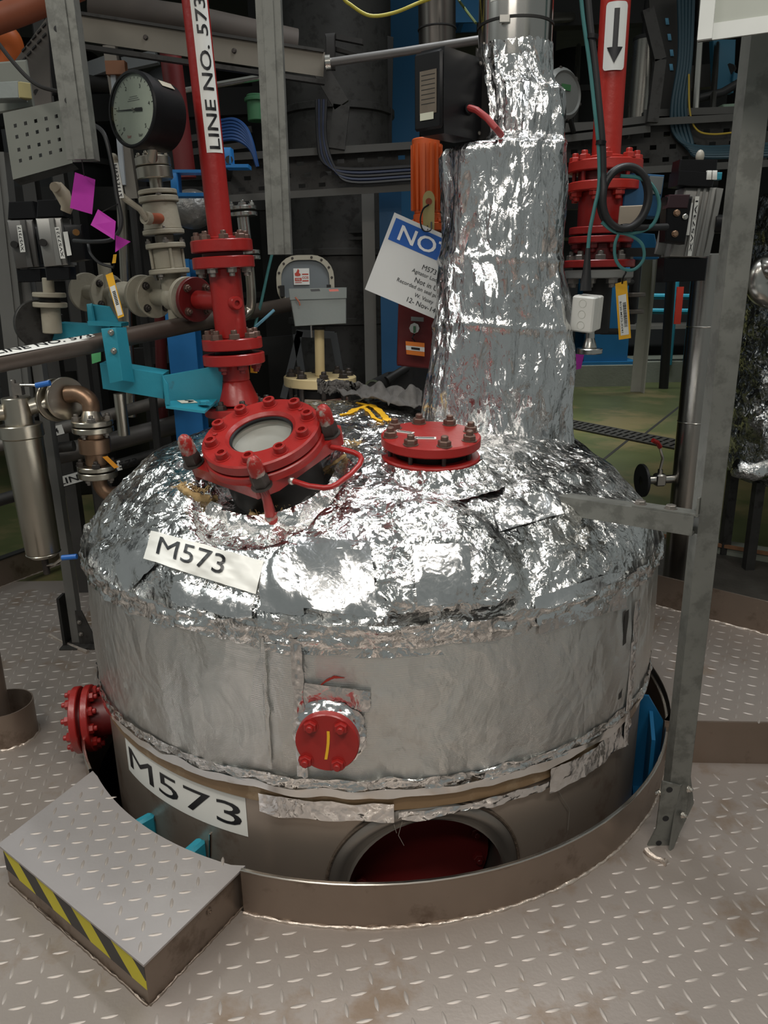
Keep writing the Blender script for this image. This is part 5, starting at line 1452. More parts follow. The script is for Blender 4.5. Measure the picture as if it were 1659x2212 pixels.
part('boss', MB().lathe(bp_, bd, [(14*k_, 20*k_), (14*k_, 47*k_), (12*k_, 50*k_), (6*k_, 50*k_), (6*k_, 44*k_), (1e-4, 44*k_)], 24), RED, rs)
# line label wrapped on the pipe
def axis_label(ax, parent, ya, yb, rpx, a_mid, wpx, text, m, ysp=(0, 1), flip=1):
    P, Q = ax.p(ya), ax.p(yb); k = mpp((P+Q)/2); r = rpx*k+.0012; X, Y, Z = frame(Q-P, (0, -1, 0)); L = (Q-P).length; w = wpx*k
    def pt(s, t, lift=0): a = a_mid+t/r; return P+Z*s+(X*math.cos(a)+Y*math.sin(a))*(r+lift)
    sh = part('line_label', MB().grid(lambda u, v: pt(L*v, (u-.5)*w), 9, 8), m, parent, 180)
    v, f = text_fit(text, 1, 1, .03)
    for v, f in words(v, f, .018): part('lettering', MB().add([pt(L*(ysp[0]+(ysp[1]-ysp[0])*(a+.5)), flip*b_*w*.62, .0012) for a, b_ in v], f), INK, sh, 0)
    return sh
axis_label(RA, rs, 334, -60, 28, math.radians(30), 40, 'LINE NO. 57304', WHITE, (.02, 1.0), -1)
# branch with flanged valves running back to the left
brA, brB = RA.p(652), at(170, 630, 3.45)
bdir = (brB-brA).normalized()
def br_at(px):   # point of the branch seen at column px
    lo, hi = 0.0, 1.3
    for _ in range(40):
        m = (lo+hi)/2; c = ROT.transposed() @ (brA+(brB-brA)*m-EYE); x = IW/2+FPX*c.x/-c.z
        if x > px: lo = m
        else: hi = m
    return brA+(brB-brA)*lo
part('branch', MB().cyl(brA, br_at(428), .033, n=24), RED, rs)
part('branch_flange', flange_mb(br_at(425), bdir, .080, .018), DKRED, rs)
bolts(rs, br_at(425), -bdir, .058, 4, .013, CHIPN, 'nut', .78, (0, 0, 1))
man = thing('ivory_valve_manifold', 'ivory painted flanged valve line running left from the red riser', 'valve line', br_at(330)-V(0, 0, .1))
for px in (408, 336, 312, 236, 190): part('flange', flange_mb(br_at(px), bdir, .080, .017), IVORY, man)
part('run_pipe', MB().cyl(br_at(408), br_at(170), .030, n=20), IVORY, man)
part('tee_body', MB().sphere(br_at(374), .048, 16), IVORY, man)
part('valve_body', MB().sphere(br_at(270), .058, 16, (1.1, 1.1, .9)), IVORY, man)
for px in (336, 236): bolts(man, br_at(px), -bdir, .058, 4, .013, DKNUT, 'nut', .78, (0, 0, 1))
part('drain_stub', MB().cyl(br_at(374), br_at(374)-V(0, 0, .09), .024, n=18), IVORY, man)
part('drain_stub', MB().cyl(br_at(245), br_at(245)-V(0, 0, .11), .03, n=18), IVORY, man)
part('far_stem', MB().cyl(br_at(232), br_at(232)+V(0, 0, .12), .026, n=18), IVORY, man)
# ---- ivory instrument column with lever valve
IA = Axis(374, 640, 338, 400, br_at(374).y)
ic = thing('instrument_column', 'ivory instrument column with flanges and lever valve under the pressure gauge', 'valve column', IA.p(630))
IA.cyl(ic, 'neck', 640, 590, 22, IVORY)
for y0, y1, r in ((592, 581, 43), (537, 526, 42), (507, 497, 44), (438, 425, 42), (421, 411, 41)): IA.cyl(ic, 'flange', y0, y1, r, IVORY)
IA.cyl(ic, 'sight_body', 581, 537, 30, IVORY); IA.cyl(ic, 'spacer', 526, 507, 20, mat('dull_ivory_metal', (.25, .22, .18), .5, .5)); IA.cyl(ic, 'ball_valve_body', 497, 438, 40, IVORY, 36)  # spacer in a duller ivory metal
for y, up in ((581, False), (526, True), (497, True), (425, True)): IA.ring(ic, y if up else 592, 34, 4, 7, NUT, up)
for i in range(4):
    a = i*math.pi/2+.5; k = mpp(IA.p(560)); o_ = V(math.cos(a), math.sin(a), 0)*34*k
    part('guard_rod', MB().cyl(IA.p(581)+o_, IA.p(537)+o_, .006, n=8), IVORY, ic)
IA.cyl(ic, 'thin_neck', 411, 386, 14, BRSTEEL)
IA.cyl(ic, 'seal_body', 388, 362, 38, BRSTEEL); IA.cyl(ic, 'seal_cap', 360, 340, 38, BRSTEEL); IA.cyl(ic, 'gauge_stem', 340, 290, 9, BRSTEEL)
IA.ring(ic, 340, 29, 6, 6, BRSTEEL, True)
vb_ = at(322, 472, 2.86)
part('stem_packing', MB().cyl(at(345, 472, 2.95), vb_, .018, n=16), mat('rusty_stem', (.30, .07, .03), .6, .2, .3, 20), ic)
part('lever_plate', MB().cyl(vb_, at(312, 470, 2.84), .022, n=16), IVORY, ic)
lev = part('lever', MB().tube([at(316, 474, 2.84), at(302, 452, 2.82), at(268, 428, 2.80), at(260, 418, 2.80), at(246, 345, 2.80)], [.010, .010, .011, .012, .012], 10), IVORY, ic)
part('lever_knob', MB().sphere(at(245, 341, 2.80), .015, 12), IVORY, lev)
# label sleeve on the lever
a_, b_ = at(248, 352, 2.786), at(261, 428, 2.786); lx = (b_-a_).normalized(); ly = V(0, -1, 0).cross(lx).normalized()
slv = part('label_sleeve', MB().box((a_+b_)/2, ((b_-a_).length, .022, .002), (lx, ly, lx.cross(ly))), WHITE, lev)
tm = text_flat('HV573112', (a_+b_)/2+V(0, -.002, 0), lx, V(0, -1, 0).cross(lx)*-1 if False else (lx.cross(V(0, 1, 0))*-1), w=(b_-a_).length*.92, h=.013)
tm.v = [(x, (a_.y+b_.y)/2-.003, z) for x, y, z in tm.v]
part('lettering', tm, INK, lev, 0)

# ---- pressure gauge
gc = at(292, 238, 2.66); gnm = V(-.553, -.833, .06).normalized(); GR = 77*mpp(gc)
pg = thing('pressure_gauge', 'large round black pressure gauge with pale dial at the upper left', 'gauge', gc-V(0, 0, GR))
GX = frame(gnm, Zu)[0]; gxr = Zu.cross(gnm).normalized(); gup = gnm.cross(gxr)
part('case', MB().lathe(gc, gnm, [(1e-4, -.125), (GR*.80, -.125), (GR*.93, -.115), (GR*.96, -.02), (GR*1.0, -.018), (GR*1.0, .012), (GR*.96, .016), (GR*.91, .016), (GR*.90, .006)], 56), BLACK, pg)
dial = part('dial', MB().lathe(gc, gnm, [(1e-4, .004), (GR*.905, .004)], 56), mat('gauge_dial', (.44, .50, .42), .5), pg)
for i in range(26):
    a = math.radians(225-270*i/25); d_ = gxr*math.cos(a)+gup*math.sin(a); t_ = gnm.cross(d_); l = .10 if i % 5 == 0 else .05
    part('tick', MB().box(gc+gnm*.0048+d_*GR*(.84-l/2), (GR*l, GR*(.016 if i % 5 == 0 else .009), .0006), (d_, t_, gnm)), INK, dial, 0)
for i, ch in enumerate('012345'):
    a = math.radians(225-270*i/5); d_ = gxr*math.cos(a)+gup*math.sin(a)
    part('numeral', text_flat(ch, gc+gnm*.0048+d_*GR*.64, gxr, gup, h=GR*.10), INK, dial, 0)
part('unit_print', text_flat('bar', gc+gnm*.0048-gup*GR*.66+gxr*GR*.24, gxr, gup, h=GR*.09), INK, dial, 0)
part('unit_print', text_flat('bar', gc+gnm*.0048-gup*GR*.66-gxr*GR*.24, gxr, gup, h=GR*.09), mat('dial_red', (.4, .06, .05), .5), dial, 0)
for i in range(3): part('fine_print', MB().box(gc+gnm*.0048+gup*GR*(.34-.05*i), (GR*(.3+.1*i), GR*.014, .0006), (gxr, gup, gnm)), mat('dial_grey', (.2, .22, .2), .5), dial, 0)
na = math.radians(176); nd = gxr*math.cos(na)+gup*math.sin(na)
ndl = part('needle', MB().prism([(-.36*GR, -.045*GR), (-.10*GR, -.045*GR), (-.06*GR, -.02*GR), (.72*GR, -.008*GR), (.72*GR, .008*GR), (-.06*GR, .02*GR), (-.10*GR, .045*GR), (-.36*GR, .045*GR)], gc+gnm*.007, nd, gnm.cross(nd), .0012), INK, pg)
part('needle_hub', MB().cyl(gc+gnm*.006, gc+gnm*.011, GR*.05, n=14), STEEL, pg)
part('glass', MB().lathe(gc, gnm, [(GR*.91, .0135), (1e-4, .0135)], 40), MATS['clear_glass'], pg)
sk_ = frame(gnm, Zu)
part('case_sticker', MB().box(gc-gnm*.065+(gxr*.70+gup*.72).normalized()*GR*.965, (.05, .026, .001), (-gnm, (gup*.70-gxr*.72).normalized(), (gxr*.70+gup*.72).normalized())), mat('old_sticker', (.45, .41, .32), .6), pg)
part('socket', MB().tube([gc-gnm*.06-gup*GR*.9, gc-gnm*.06-gup*GR*1.15, IA.p(335)], .016, 12), BRSTEEL, pg)

# ---- brown pipe with label and its teal bracket
def px_pipe(name, label, pts, dia, m, cat='pipe', n=16, smoothk=0):
    P = [at(*p) for p in pts]
    if smoothk: P = spline(P, smoothk)
    t = thing(name, label, cat, P[0])
    part('tube', MB().tube(P, dia/2, n), m, t)
    return t
BP = mat('brown_pipe_steel', (.10, .078, .064), .45, .6, .2, 10)
bpp = px_pipe('brown_line', 'brown steel pipe with a white label crossing behind the teal upright', [(-60, 793, 2.25), (225, 738, 2.62), (450, 692, 3.05), (640, 655, 3.6)], .062, BP)
lb0, lb1 = at(-30, 770, 2.22), at(188, 728, 2.56); ld_ = (lb1-lb0).normalized(); lu = (Zu-ld_*Zu.dot(ld_)).normalized(); lo_ = ld_.cross(lu); lo_ = lo_ if lo_.y < 0 else -lo_
P0_, P1_ = at(-30, 787, 2.28), at(200, 743, 2.585)
def lblpt(s, a, lift): return P0_+(P1_-P0_)*s+(lu*math.cos(a)+lo_*math.sin(a))*(.031+lift)
ls = part('line_label', MB().grid(lambda u, v: lblpt(u, -.2+1.1*v, .001), 8, 7), WHITE, bpp, 180)
v, f = text_fit('LINE NO. 573', 1, 1, .05)
for v, f in words(v, f, .022): part('lettering', MB().add([lblpt(.52+a*.9, .35-b_*.62, .002) for a, b_ in v], f), INK, ls, 0)

YB = 2.60
tbk = thing('teal_bracket', 'teal steel bracket with upright angle and tag letter left of the sight glass', 'bracket', at(290, 860, YB))
px_block(tbk, 'upright_face', ((218, 710), (250, 707), (265, 822), (237, 828)), YB-.06, .008, TEAL, .001)
px_block(tbk, 'upright_leg', ((250, 707), (273, 707), (291, 826), (265, 822)), YB-.06, .008, mat('teal_paint', (0, 0, 0)), .001, .06)
px_block(tbk, 'beam', ((215, 785), (353, 808), (354, 862), (222, 840)), YB, .12, TEAL, .002, .02)
px_block(tbk, 'channel_web', ((352, 812), (483, 788), (478, 880), (360, 872)), YB-.0, .01, TEAL, .001, .17)
fl0, fl1, fl2, fl3 = at(356, 866, YB), at(470, 862, YB+.14), at(442, 888, YB-.03), at(358, 877, YB-.06)
part('foot_flange', MB().add([fl0, fl1, fl2, fl3]+[p-V(0, 0, .008) for p in (fl0, fl1, fl2, fl3)], [(0, 1, 2, 3), (7, 6, 5, 4), (0, 4, 5, 1), (1, 5, 6, 2), (2, 6, 7, 3), (3, 7, 4, 0)]), TEAL, tbk, 0)
px_block(tbk, 'channel_lip', ((351, 812), (362, 830), (366, 874), (358, 876)), YB-.055, .012, TEAL, .001)
bolt(tbk, at(442, 873, YB+.02), Zu, .018, TEAL, 'head', 'foot_bolt')
for x, y in ((240, 718), (246, 758)): bolt(tbk, at(x, y, YB-.061), (-.2, -1, .1), .009, STEEL, 'nut', 'clip_bolt')
fpn = (fl1-fl0).cross(fl3-fl0).normalized(); fpn = fpn if fpn.z > 0 else -fpn
q = onplane(405, 868, fl0, fpn); ex_ = (fl1-fl0).normalized(); ey_ = fpn.cross(ex_)
tgA = part('letter_tag', MB().box(q+fpn*.001, (.062, .032, .001), (ex_, ey_, fpn)), mat('aged_white_tag', (.6, .57, .47), .5), tbk)
part('lettering', text_flat('A', q+fpn*.0018+ex_*.01, -ey_, ex_, h=.028), INK, tgA, 0)
# second teal bracket behind
tb2 = thing('teal_bracket', 'second teal bracket half hidden behind the ivory flanges', 'bracket', at(200, 735, 3.05))
px_block(tb2, 'upright', ((186, 657), (198, 655), (206, 700), (190, 700)), 3.0, .01, TEAL)
px_block(tb2, 'plate', ((198, 657), (236, 662), (258, 700), (204, 700)), 3.02, .01, TEAL)
px_block(tb2, 'beam', ((122, 697), (222, 703), (225, 738), (112, 735)), 3.05, .08, TEAL)
px_block(tb2, 'ledge', ((188, 694), (262, 698), (262, 706), (190, 703)), 2.95, .09, TEAL, .001)

# ---- cartridge filter with its valve train
FA = Axis(34, 860, 95, 1200, 3.0)
cf = thing('cartridge_filter', 'stainless cartridge filter housing on its strut at the left edge', 'filter', FA.p(1240))
FA.cyl(cf, 'head', 858, 920, 30, BRSTEEL); FA.cyl(cf, 'collar', 916, 944, 45, BRSTEEL); FA.cyl(cf, 'bowl', 944, 1192, 40, BRSTEEL, 36); FA.cyl(cf, 'bowl_end', 1192, 1201, 36, BRSTEEL, 28)
FA.cyl(cf, 'drain_stub', 1200, 1240, 7, DKNUT)
part('drain_lever', MB().tube([FA.p(1222), at(118, 1218, 2.96), at(136, 1205, 2.95)], .006, 8), STEEL, cf)
BLUEP = mat('blue_plastic_grip', (.02, .14, .5), .4)
part('drain_grip', MB().tube([at(134, 1205, 2.95), at(166, 1202, 2.95)], .011, 10), BLUEP, cf)
FA.cyl(cf, 'vent_stub', 820, 860, 6, NUT); part('vent_body', MB().box(at(41, 840, 3.0), (.03, .03, .045)), NUT, cf)
part('vent_lever', MB().tube([at(44, 832, 2.98), at(80, 832, 2.97)], .005, 8), STEEL, cf)
part('vent_grip', MB().tube([at(78, 833, 2.97), at(108, 827, 2.97)], .011, 10), BLUEP, cf)
part('inlet_stub', MB().cyl(at(20, 890, 3.0), at(-40, 893, 2.95), .032, n=18), BRSTEEL, cf)
vt = thing('filter_valve_train', 'bronze-tinted flanged elbow and valve train right of the cartridge filter', 'valve line', at(200, 1040, 3.02))
p0, p1 = at(62, 880, 3.0), at(128, 862, 3.06); vd = (p1-p0).normalized()
part('spool', MB().cyl(p0, p1, .032, n=20), BRSTEEL, vt)
fd = V(.80, -.58, .05).normalized()
for px in (118, 140): part('flange', flange_mb(at(px, 864-(px-118)*.15, 3.06), fd, .085, .016), BRSTEEL, vt)
bolts(vt, at(118, 864, 3.06), -fd, .064, 4, .013, STEEL, 'nut', .78, (0, 0, 1))
el = spline([at(146, 852, 3.06), at(172, 852, 3.05), at(194, 868, 3.04), at(198, 900, 3.03)], 6)
part('elbow', MB().tube(el, .034, 18), BRONZE, vt)
VA = Axis(198, 900, 212, 1030, 3.03)
VA.cyl(vt, 'weld_neck', 885, 908, 17, BRSTEEL, 24)
for y0, y1 in ((907, 918), (921, 933), (1004, 1014), (1017, 1030)): VA.cyl(vt, 'flange', y0, y1, 43 if y0 < 1000 else 41, BRSTEEL)
VA.cyl(vt, 'valve_body', 933, 1004, 27, BRONZE, 22); VA.cyl(vt, 'valve_hex', 945, 978, 33, BRONZE)
VA.ring(vt, 907, 32, 4, 9, NUT, True); VA.ring(vt, 933, 32, 4, 7, NUT, False); VA.ring(vt, 1004, 32, 4, 9, DKNUT, True); VA.ring(vt, 1030, 32, 4, 7, NUT, False)
part('outlet_bend', MB().tube(spline([at(214, 1028, 3.03), at(218, 1050, 3.03), at(236, 1066, 3.04), at(275, 1062, 3.1), at(320, 1050, 3.2)], 6), .03, 16), BRONZE, vt)
px_card('orange_tag', 'small orange tag hung on the bronze valve below the elbow', 'tag', ((221, 987), (232, 985), (257, 1009), (247, 1012)), 2.95, mat('orange_card', (.75, .30, .02), .5))
# strut with gusseted foot
fs_ = gz(172, 1392, 0)
st = thing('filter_strut', 'dark galvanised strut with gusseted foot under the cartridge filter', 'post', (fs_.x, fs_.y, 0))
ztp = at(40, 560, fs_.y).z
part('strut', MB().box((fs_.x-.015, fs_.y+.03, ztp/2), (.042, .05, ztp)), mat('mid_galvanised', (.12, .118, .11)), st)
part('rear_plate', MB().box((fs_.x-.06, fs_.y+.01, .12), (.012, .07, .24)), DARK, st)
part('gusset', MB().prism([(0, 0), (.085, 0), (.03, .17), (0, .17)], V(fs_.x+.005, fs_.y-.012, .004), (1, 0, 0), Zu, -.006), DKGALV, st)
part('foot_plate', MB().box((fs_.x+.01, fs_.y, .004), (.16, .12, .008)), DKGALV, st)
for z in (.06, .12): bolt(st, V(fs_.x+.02, fs_.y-.016, z), (0, -1, 0), .009, NUT, 'nut')
bead([gz(x, y, .002) for x, y in ((108, 1372), (130, 1383), (150, 1393), (170, 1403), (188, 1410))], .008, st, WELD)

# label pipes behind the filter
lp1 = px_pipe('labelled_line', 'dark pipe with a white line number label behind the filter bowl', [(-40, 1092, 3.35), (345, 978, 3.75)], .056, DARK)
a_, b_ = at(104, 1047, 3.47), at(266, 1001, 3.63); d_ = (b_-a_).normalized(); u_ = (Zu-d_*Zu.dot(d_)).normalized()
pc = V(0, -.031, 0)
sl_ = part('line_label', MB().add([a_+pc-u_*.024, b_+pc-u_*.024, b_+pc+u_*.024, a_+pc+u_*.024], [(0, 1, 2, 3)]), WHITE, lp1, 0)
v, f = text_fit('LINE NO. 573', (b_-a_).length*1.05, .030)
for v, f in words(v, f, .012): part('lettering', MB().add([(a_+b_)/2+pc+V(0, -.0028, 0)+d_*(.07+x_)+u_*y_ for x_, y_ in v], f), INK, sl_, 0)
lp2 = px_pipe('labelled_line', 'grey pipe with a small 304 label between filter and bronze valve', [(-40, 972, 3.45), (160, 918, 3.6), (480, 830, 3.9)], .058, mat('grey_pipe', (.12, .11, .10), .5, .5))
a_, b_ = at(88, 938, 3.54), at(142, 924, 3.585); d_ = (b_-a_).normalized(); u_ = (Zu-d_*Zu.dot(d_)).normalized()
sl_ = part('line_label', MB().add([a_+pc-u_*.022, b_+pc-u_*.022, b_+pc+u_*.022, a_+pc+u_*.022], [(0, 1, 2, 3)]), WHITE, lp2, 0)
part('lettering', text_flat('304', (a_+b_)/2+pc+V(0, -.002, 0)+d_*.01, d_, u_, h=.026), INK, sl_, 0)
px_pipe('grey_line', 'thick grey pipe running behind the bronze valve towards the vessel', [(90, 990, 3.7), (240, 955, 3.9), (480, 890, 4.2)], .10, mat('grey_pipe', (0, 0, 0)))
px_pipe('grey_line', 'short grey pipe stub crossing behind the filter bowl', [(60, 975, 3.6), (160, 963, 3.6)], .05, DKGALV)

# ---- galvanised struts and panel at the upper left
def px_strut(name, label, x0, y0, x1, y1, Y, w, d, m=GALV, open_=False, holes=()):
    a, b_ = at(x0, y0, Y), at(x1, y1, Y); t = thing(name, label, 'strut', b_)
    part('channel', MB().sweep(chan(w, d, .004, .012) if open_ else chan(w, d, .005), b_, a, (0, -1, 0)), m, t)
    part('web_ridge', MB().sweep(rect(w*.42, .006), b_+V(0, -d/2-.002, 0), a+V(0, -d/2-.002, 0), (0, -1, 0)), m, t)
    for hx, hy in holes: part('bolt_hole', MB().lathe(at(hx, hy, Y-d/2-.001), (0, -1, 0), [(1e-4, 0), (.008, 0)], 12), VDARK, t, 0)
    return t
px_strut('hanging_strut', 'galvanised channel strut hanging left of the pressure gauge', 78, -420, 181, 347, 2.5, .080, .05, GALV, False, ((122, 62), (145, 217)))
px_strut('hanging_strut', 'long galvanised channel strut hanging between red riser and sign', 561, -420, 606, 550, 2.62, .074, .05)
px_strut('floor_strut', 'weathered galvanised strut at the left edge above the brown pipe', -8, 330, 55, 900, 3.25, .085, .06, mat('mid_galvanised', (.12, .118, .11), .5, .5, .2, 12))

pp_ = thing('perforated_panel', 'grey perforated steel panel with square holes at the upper left', 'panel', at(80, 375, 2.66))
quad = ((6, 244), (140, 215), (157, 352), (28, 388)); a, b_, c, d = [at(x, y, 2.66) for x, y in quad]
def pan(u, v): return (a*(1-u)+b_*u)*(1-v)+(d*(1-u)+c*u)*v
NX, NY = 42, 36; mb = MB(); vs = []; idx = {}
hx = [.165+.165*i for i in range(6)]; hy = [.22, .40, .58, .76]
def solid(u, v):
    for x_ in hx:
        for y_ in hy:
            if abs(u-x_) < .026 and abs(v-y_) < .030: return False
    return True
for j in range(NY+1):
    for i in range(NX+1): vs.append(pan(i/NX, j/NY))
fs = [(j*(NX+1)+i, j*(NX+1)+i+1, (j+1)*(NX+1)+i+1, (j+1)*(NX+1)+i) for j in range(NY) for i in range(NX) if solid((i+.5)/NX, (j+.5)/NY)]
part('perforated_sheet', mb.add(vs, fs), mat('grey_panel_paint', (.175, .183, .16), .55, .2, .12, 8), pp_, 0)
part('bottom_return', MB().add([d, c, c+V(0, .05, -.012), d+V(0, .05, -.012)], [(0, 1, 2, 3)]), DKGALV, pp_, 0)
part('side_return', MB().add([a, d, d+V(-.005, .06, 0), a+V(-.005, .06, 0)], [(0, 1, 2, 3)]), DKGALV, pp_, 0)
gb = thing('small_terminal_box', 'small grey terminal box with a yellowed end above the perforated panel', 'terminal box', at(30, 215, 2.72))
px_block(gb, 'box', ((-20, 178), (40, 174), (42, 212), (-20, 214)), 2.66, .06, GREYBOX)
px_block(gb, 'yellowed_end', ((38, 175), (66, 179), (70, 214), (42, 211)), 2.66, .05, mat('yellowed_plastic', (.36, .31, .14), .55), .002, .03)
px_block(gb, 'back_plate', ((-20, 135), (56, 128), (74, 232), (-10, 246)), 2.74, .01, mat('grey_panel_paint', (0, 0, 0)))
px_pipe('flex_hose', 'thin dark conduit looping past the yellowed terminal box', [(-10, 85, 2.55), (25, 130, 2.55), (60, 168, 2.55), (90, 188, 2.55), (128, 198, 2.56)], .012, DARK, 'conduit', 8, 6)

# ---- actuators at the far left
def left_actuator(name, label, sh, Y, strip, body=ALU):
    t = thing(name, label, 'actuator', at(118+sh[0], 600+sh[1], Y))
    def q(*pts): return tuple((x+sh[0], y+sh[1]) for x, y in pts)
    px_block(t, 'body', q((76, 472), (132, 470), (146, 572), (95, 576)), Y, .09, body)
    px_block(t, 'rib', q((104, 471), (115, 471), (133, 572), (121, 573)), Y-.01, .02, body, .002)
    px_block(t, 'solenoid', q((136, 486), (176, 484), (184, 560), (150, 566)), Y-.03, .07, BLACK)
    px_block(t, 'position_box', q((80, 432), (132, 430), (140, 468), (78, 470)), Y, .08, BLACK)
    px_block(t, 'drive_foot', q((96, 578), (150, 576), (152, 604), (100, 606)), Y+.01, .06, BLACK)
    part('port_knob', MB().cyl(at(94+sh[0], 524+sh[1], Y), at(92+sh[0], 524+sh[1], Y-.02), .013, n=14), DARK, t)
    for quad, s in strip:
        qa = [at(x+sh[0], y+sh[1], Y-.035) for x, y in quad]
        st_ = part('number_strip', MB().add(qa, [(0, 1, 2, 3)]), WHITE, t, 0)
        if s:
            a, b_, c, d = qa; v, f = text_fit(s, 1, 1)
            part('lettering', MB().add([((a*(.5+w_*.6)+b_*(.5-w_*.6))*(.5+q_*.9)+(d*(.5+w_*.6)+c*(.5-w_*.6))*(.5-q_*.9))+V(0, -.001, 0) for q_, w_ in v], f), INK, st_, 0)
    return t
t = left_actuator('valve_actuator', 'grey valve actuator with white number strip near the left edge', (0, 0), 2.95, [(((118, 491), (128, 490), (141, 558), (131, 559)), 'XV57321'), (((136, 501), (146, 500), (155, 551), (145, 553)), None)])
part('port_fitting', MB().cyl(at(163, 502, 2.9), at(165, 502, 2.87), .011, n=12), mat('brass_fitting', (.4, .2, .07), .35, .9), t)
left_actuator('valve_actuator', 'darker valve actuator with red-edged strip partly behind the left strut', (-62, 4), 3.15, [(((98, 483), (108, 482), (117, 540), (106, 541)), 'XV57317')], mat('dark_aluminium', (.12, .115, .11), .45, .5))
sv = thing('yellowed_elbow_fitting', 'pale beige elbow fitting beside the upper magenta tag', 'fitting', at(140, 450, 2.9))
part('elbow', MB().tube([at(122, 402, 2.9), at(136, 420, 2.9), at(146, 445, 2.9), at(142, 458, 2.9)], [.022, .026, .022, .018], 12), mat('beige_plastic', (.36, .30, .22), .6, 0, .15), sv)
part('nozzle', MB().cyl(at(126, 405, 2.9), at(117, 404, 2.86), .018, .016, 12), mat('beige_plastic', (0, 0, 0)), sv)
# flanged stub below the actuator
stb = thing('flanged_stub', 'ivory flanged pipe stub below the left valve actuator', 'pipe', at(108, 690, 3.02))
SA = Axis(103, 600, 112, 700, 3.02)
SA.cyl(stb, 'stem', 600, 640, 12, IVORY); SA.cyl(stb, 'flange', 632, 642, 34, IVORY); SA.cyl(stb, 'flange', 653, 664, 35, IVORY); SA.cyl(stb, 'pipe', 664, 720, 20, IVORY); SA.cyl(stb, 'gasket', 642, 653, 22, DARK)
part('side_flange', flange_mb(at(80, 700, 3.05), V(.7, -.7, 0), .09, .02), DKGALV, stb)
# magenta, yellow tags
px_card('magenta_tag', 'upper magenta tag hanging below the left galvanised strut', 'tag', ((162, 372), (206, 388), (199, 463), (151, 449)), 2.58, PURPLE, .02)
px_card('magenta_tag', 'lower magenta tag twisted beside the lever valve', 'tag', ((212, 452), (250, 478), (247, 518), (196, 486)), 2.60, PURPLE, -.03)
px_card('magenta_tag', 'small magenta tag end below the twisted magenta tag', 'tag', ((250, 508), (282, 522), (262, 536), (249, 545)), 2.62, PURPLE)
t, card, fn = px_card('yellow_tag', 'yellow barcode tag hanging before the ivory flanges', 'tag', ((228, 594), (243, 588), (268, 683), (255, 688)), 2.72, YELLOW)
wl = card_rect(fn, .12, .88, .28, .95, WHITE, card, 'paper_label')
v = .40
while v < .72: card_rect(fn, .3, .75, v, v+.02, INK, wl, 'bar', .002); v += .036
px_card('yellow_tag', 'narrow yellow tag at the left strut below the actuators', 'tag', ((50, 668), (64, 667), (66, 728), (58, 730)), 3.02, YELLOW)
px_card('yellow_tag', 'short yellow tag above the ivory flanges beside a black cable', 'tag', ((245, 550), (252, 549), (250, 568), (242, 569)), 2.74, YELLOW)
px_pipe('looped_cable', 'black and grey flexible cable looping beneath the magenta tags', [(160, 520, 2.8), (205, 522, 2.7), (245, 515, 2.68), (262, 480, 2.68), (252, 420, 2.7), (243, 360, 2.72), (225, 290, 2.75), (195, 265, 2.8)], .014, RUBBER, 'cable', 8, 8)
px_pipe('looped_cable', 'thin black cable drooping to the short yellow tag', [(190, 525, 2.8), (196, 548, 2.78), (215, 568, 2.77), (245, 578, 2.76)], .010, RUBBER, 'cable', 8, 8)
# ================================================================ middle, behind the vessel
# ---- grey instrument box on a cream post and flange
YJ = 3.18
JA = Axis(692, 845, 688, 620, YJ)
jf = thing('cream_post_flange', 'cream flange with a post behind the cap carrying a grey instrument box', 'flange', JA.p(880))
JA.cyl(jf, 'lower_flange', 868, 856, 60, mat('rust_white_flange', (.42, .36, .31), .6, 0, .3, 12, .2, 30, ((.20, .04, .03), .44, 11)))
JA.cyl(jf, 'nozzle', 905, 868, 56, DKRED); JA.cyl(jf, 'gap_ring', 856, 838, 50, VDARK)
JA.cyl(jf, 'flange', 832, 812, 78, CREAM)
JA.ring(jf, 812, 62, 8, 10, DKNUT, True, 'nut', .2); 
for i in range(8):
    a = .2+i*math.pi/4; k = mpp(JA.p(830)); bolt(jf, JA.p(875)+V(math.cos(a), math.sin(a), 0)*62*k, Zu, .017, DKNUT, 'stud', 'stud', length=.085)
JA.cyl(jf, 'post', 812, 705, 10.5, CREAM)
jb = thing('instrument_box', 'grey steel instrument box mounted on the cream post', 'instrument box', JA.p(705))
p_a = [at(x, y, YJ-.09) for x, y in ((633, 650), (748, 640), (748, 700), (637, 706))]
px_block(jb, 'housing', ((625, 634), (748, 632), (748, 699), (637, 705)), YJ-.11, .20, GREYBOX, .003, .02)
px_block(jb, 'lid', ((623, 624), (749, 621), (749, 644), (626, 648)), YJ-.115, .21, GREYBOX, .002, .02)
part('latch', MB().tube([at(638, 642, YJ-.12), at(646, 652, YJ-.125), at(648, 660, YJ-.125)], .003, 6), mat('rusty_latch', (.3, .09, .05), .6), jb)
part('clamp_bolt', MB().cyl(JA.p(712)+V(-.03, -.02, .02), JA.p(712)+V(-.03, -.02, -.03), .004), STEEL, jb)
part('post_clamp', MB().cyl(JA.p(712), JA.p(704), .026, n=18), DARK, jb)
for x0, x1, m in ((672, 692, DARK), (712, 732, mat('faded_red_label', (.30, .07, .05), .5))):
    zt_ = at(700, 622, YJ).z+.003
    pa = [gz(x0, 630, zt_), gz(x1, 629, zt_), gz(x1-2, 624, zt_), gz(x0-2, 625, zt_)]
    part('top_label', MB().add(pa, [(0, 1, 2, 3)]), m, jb, 0)

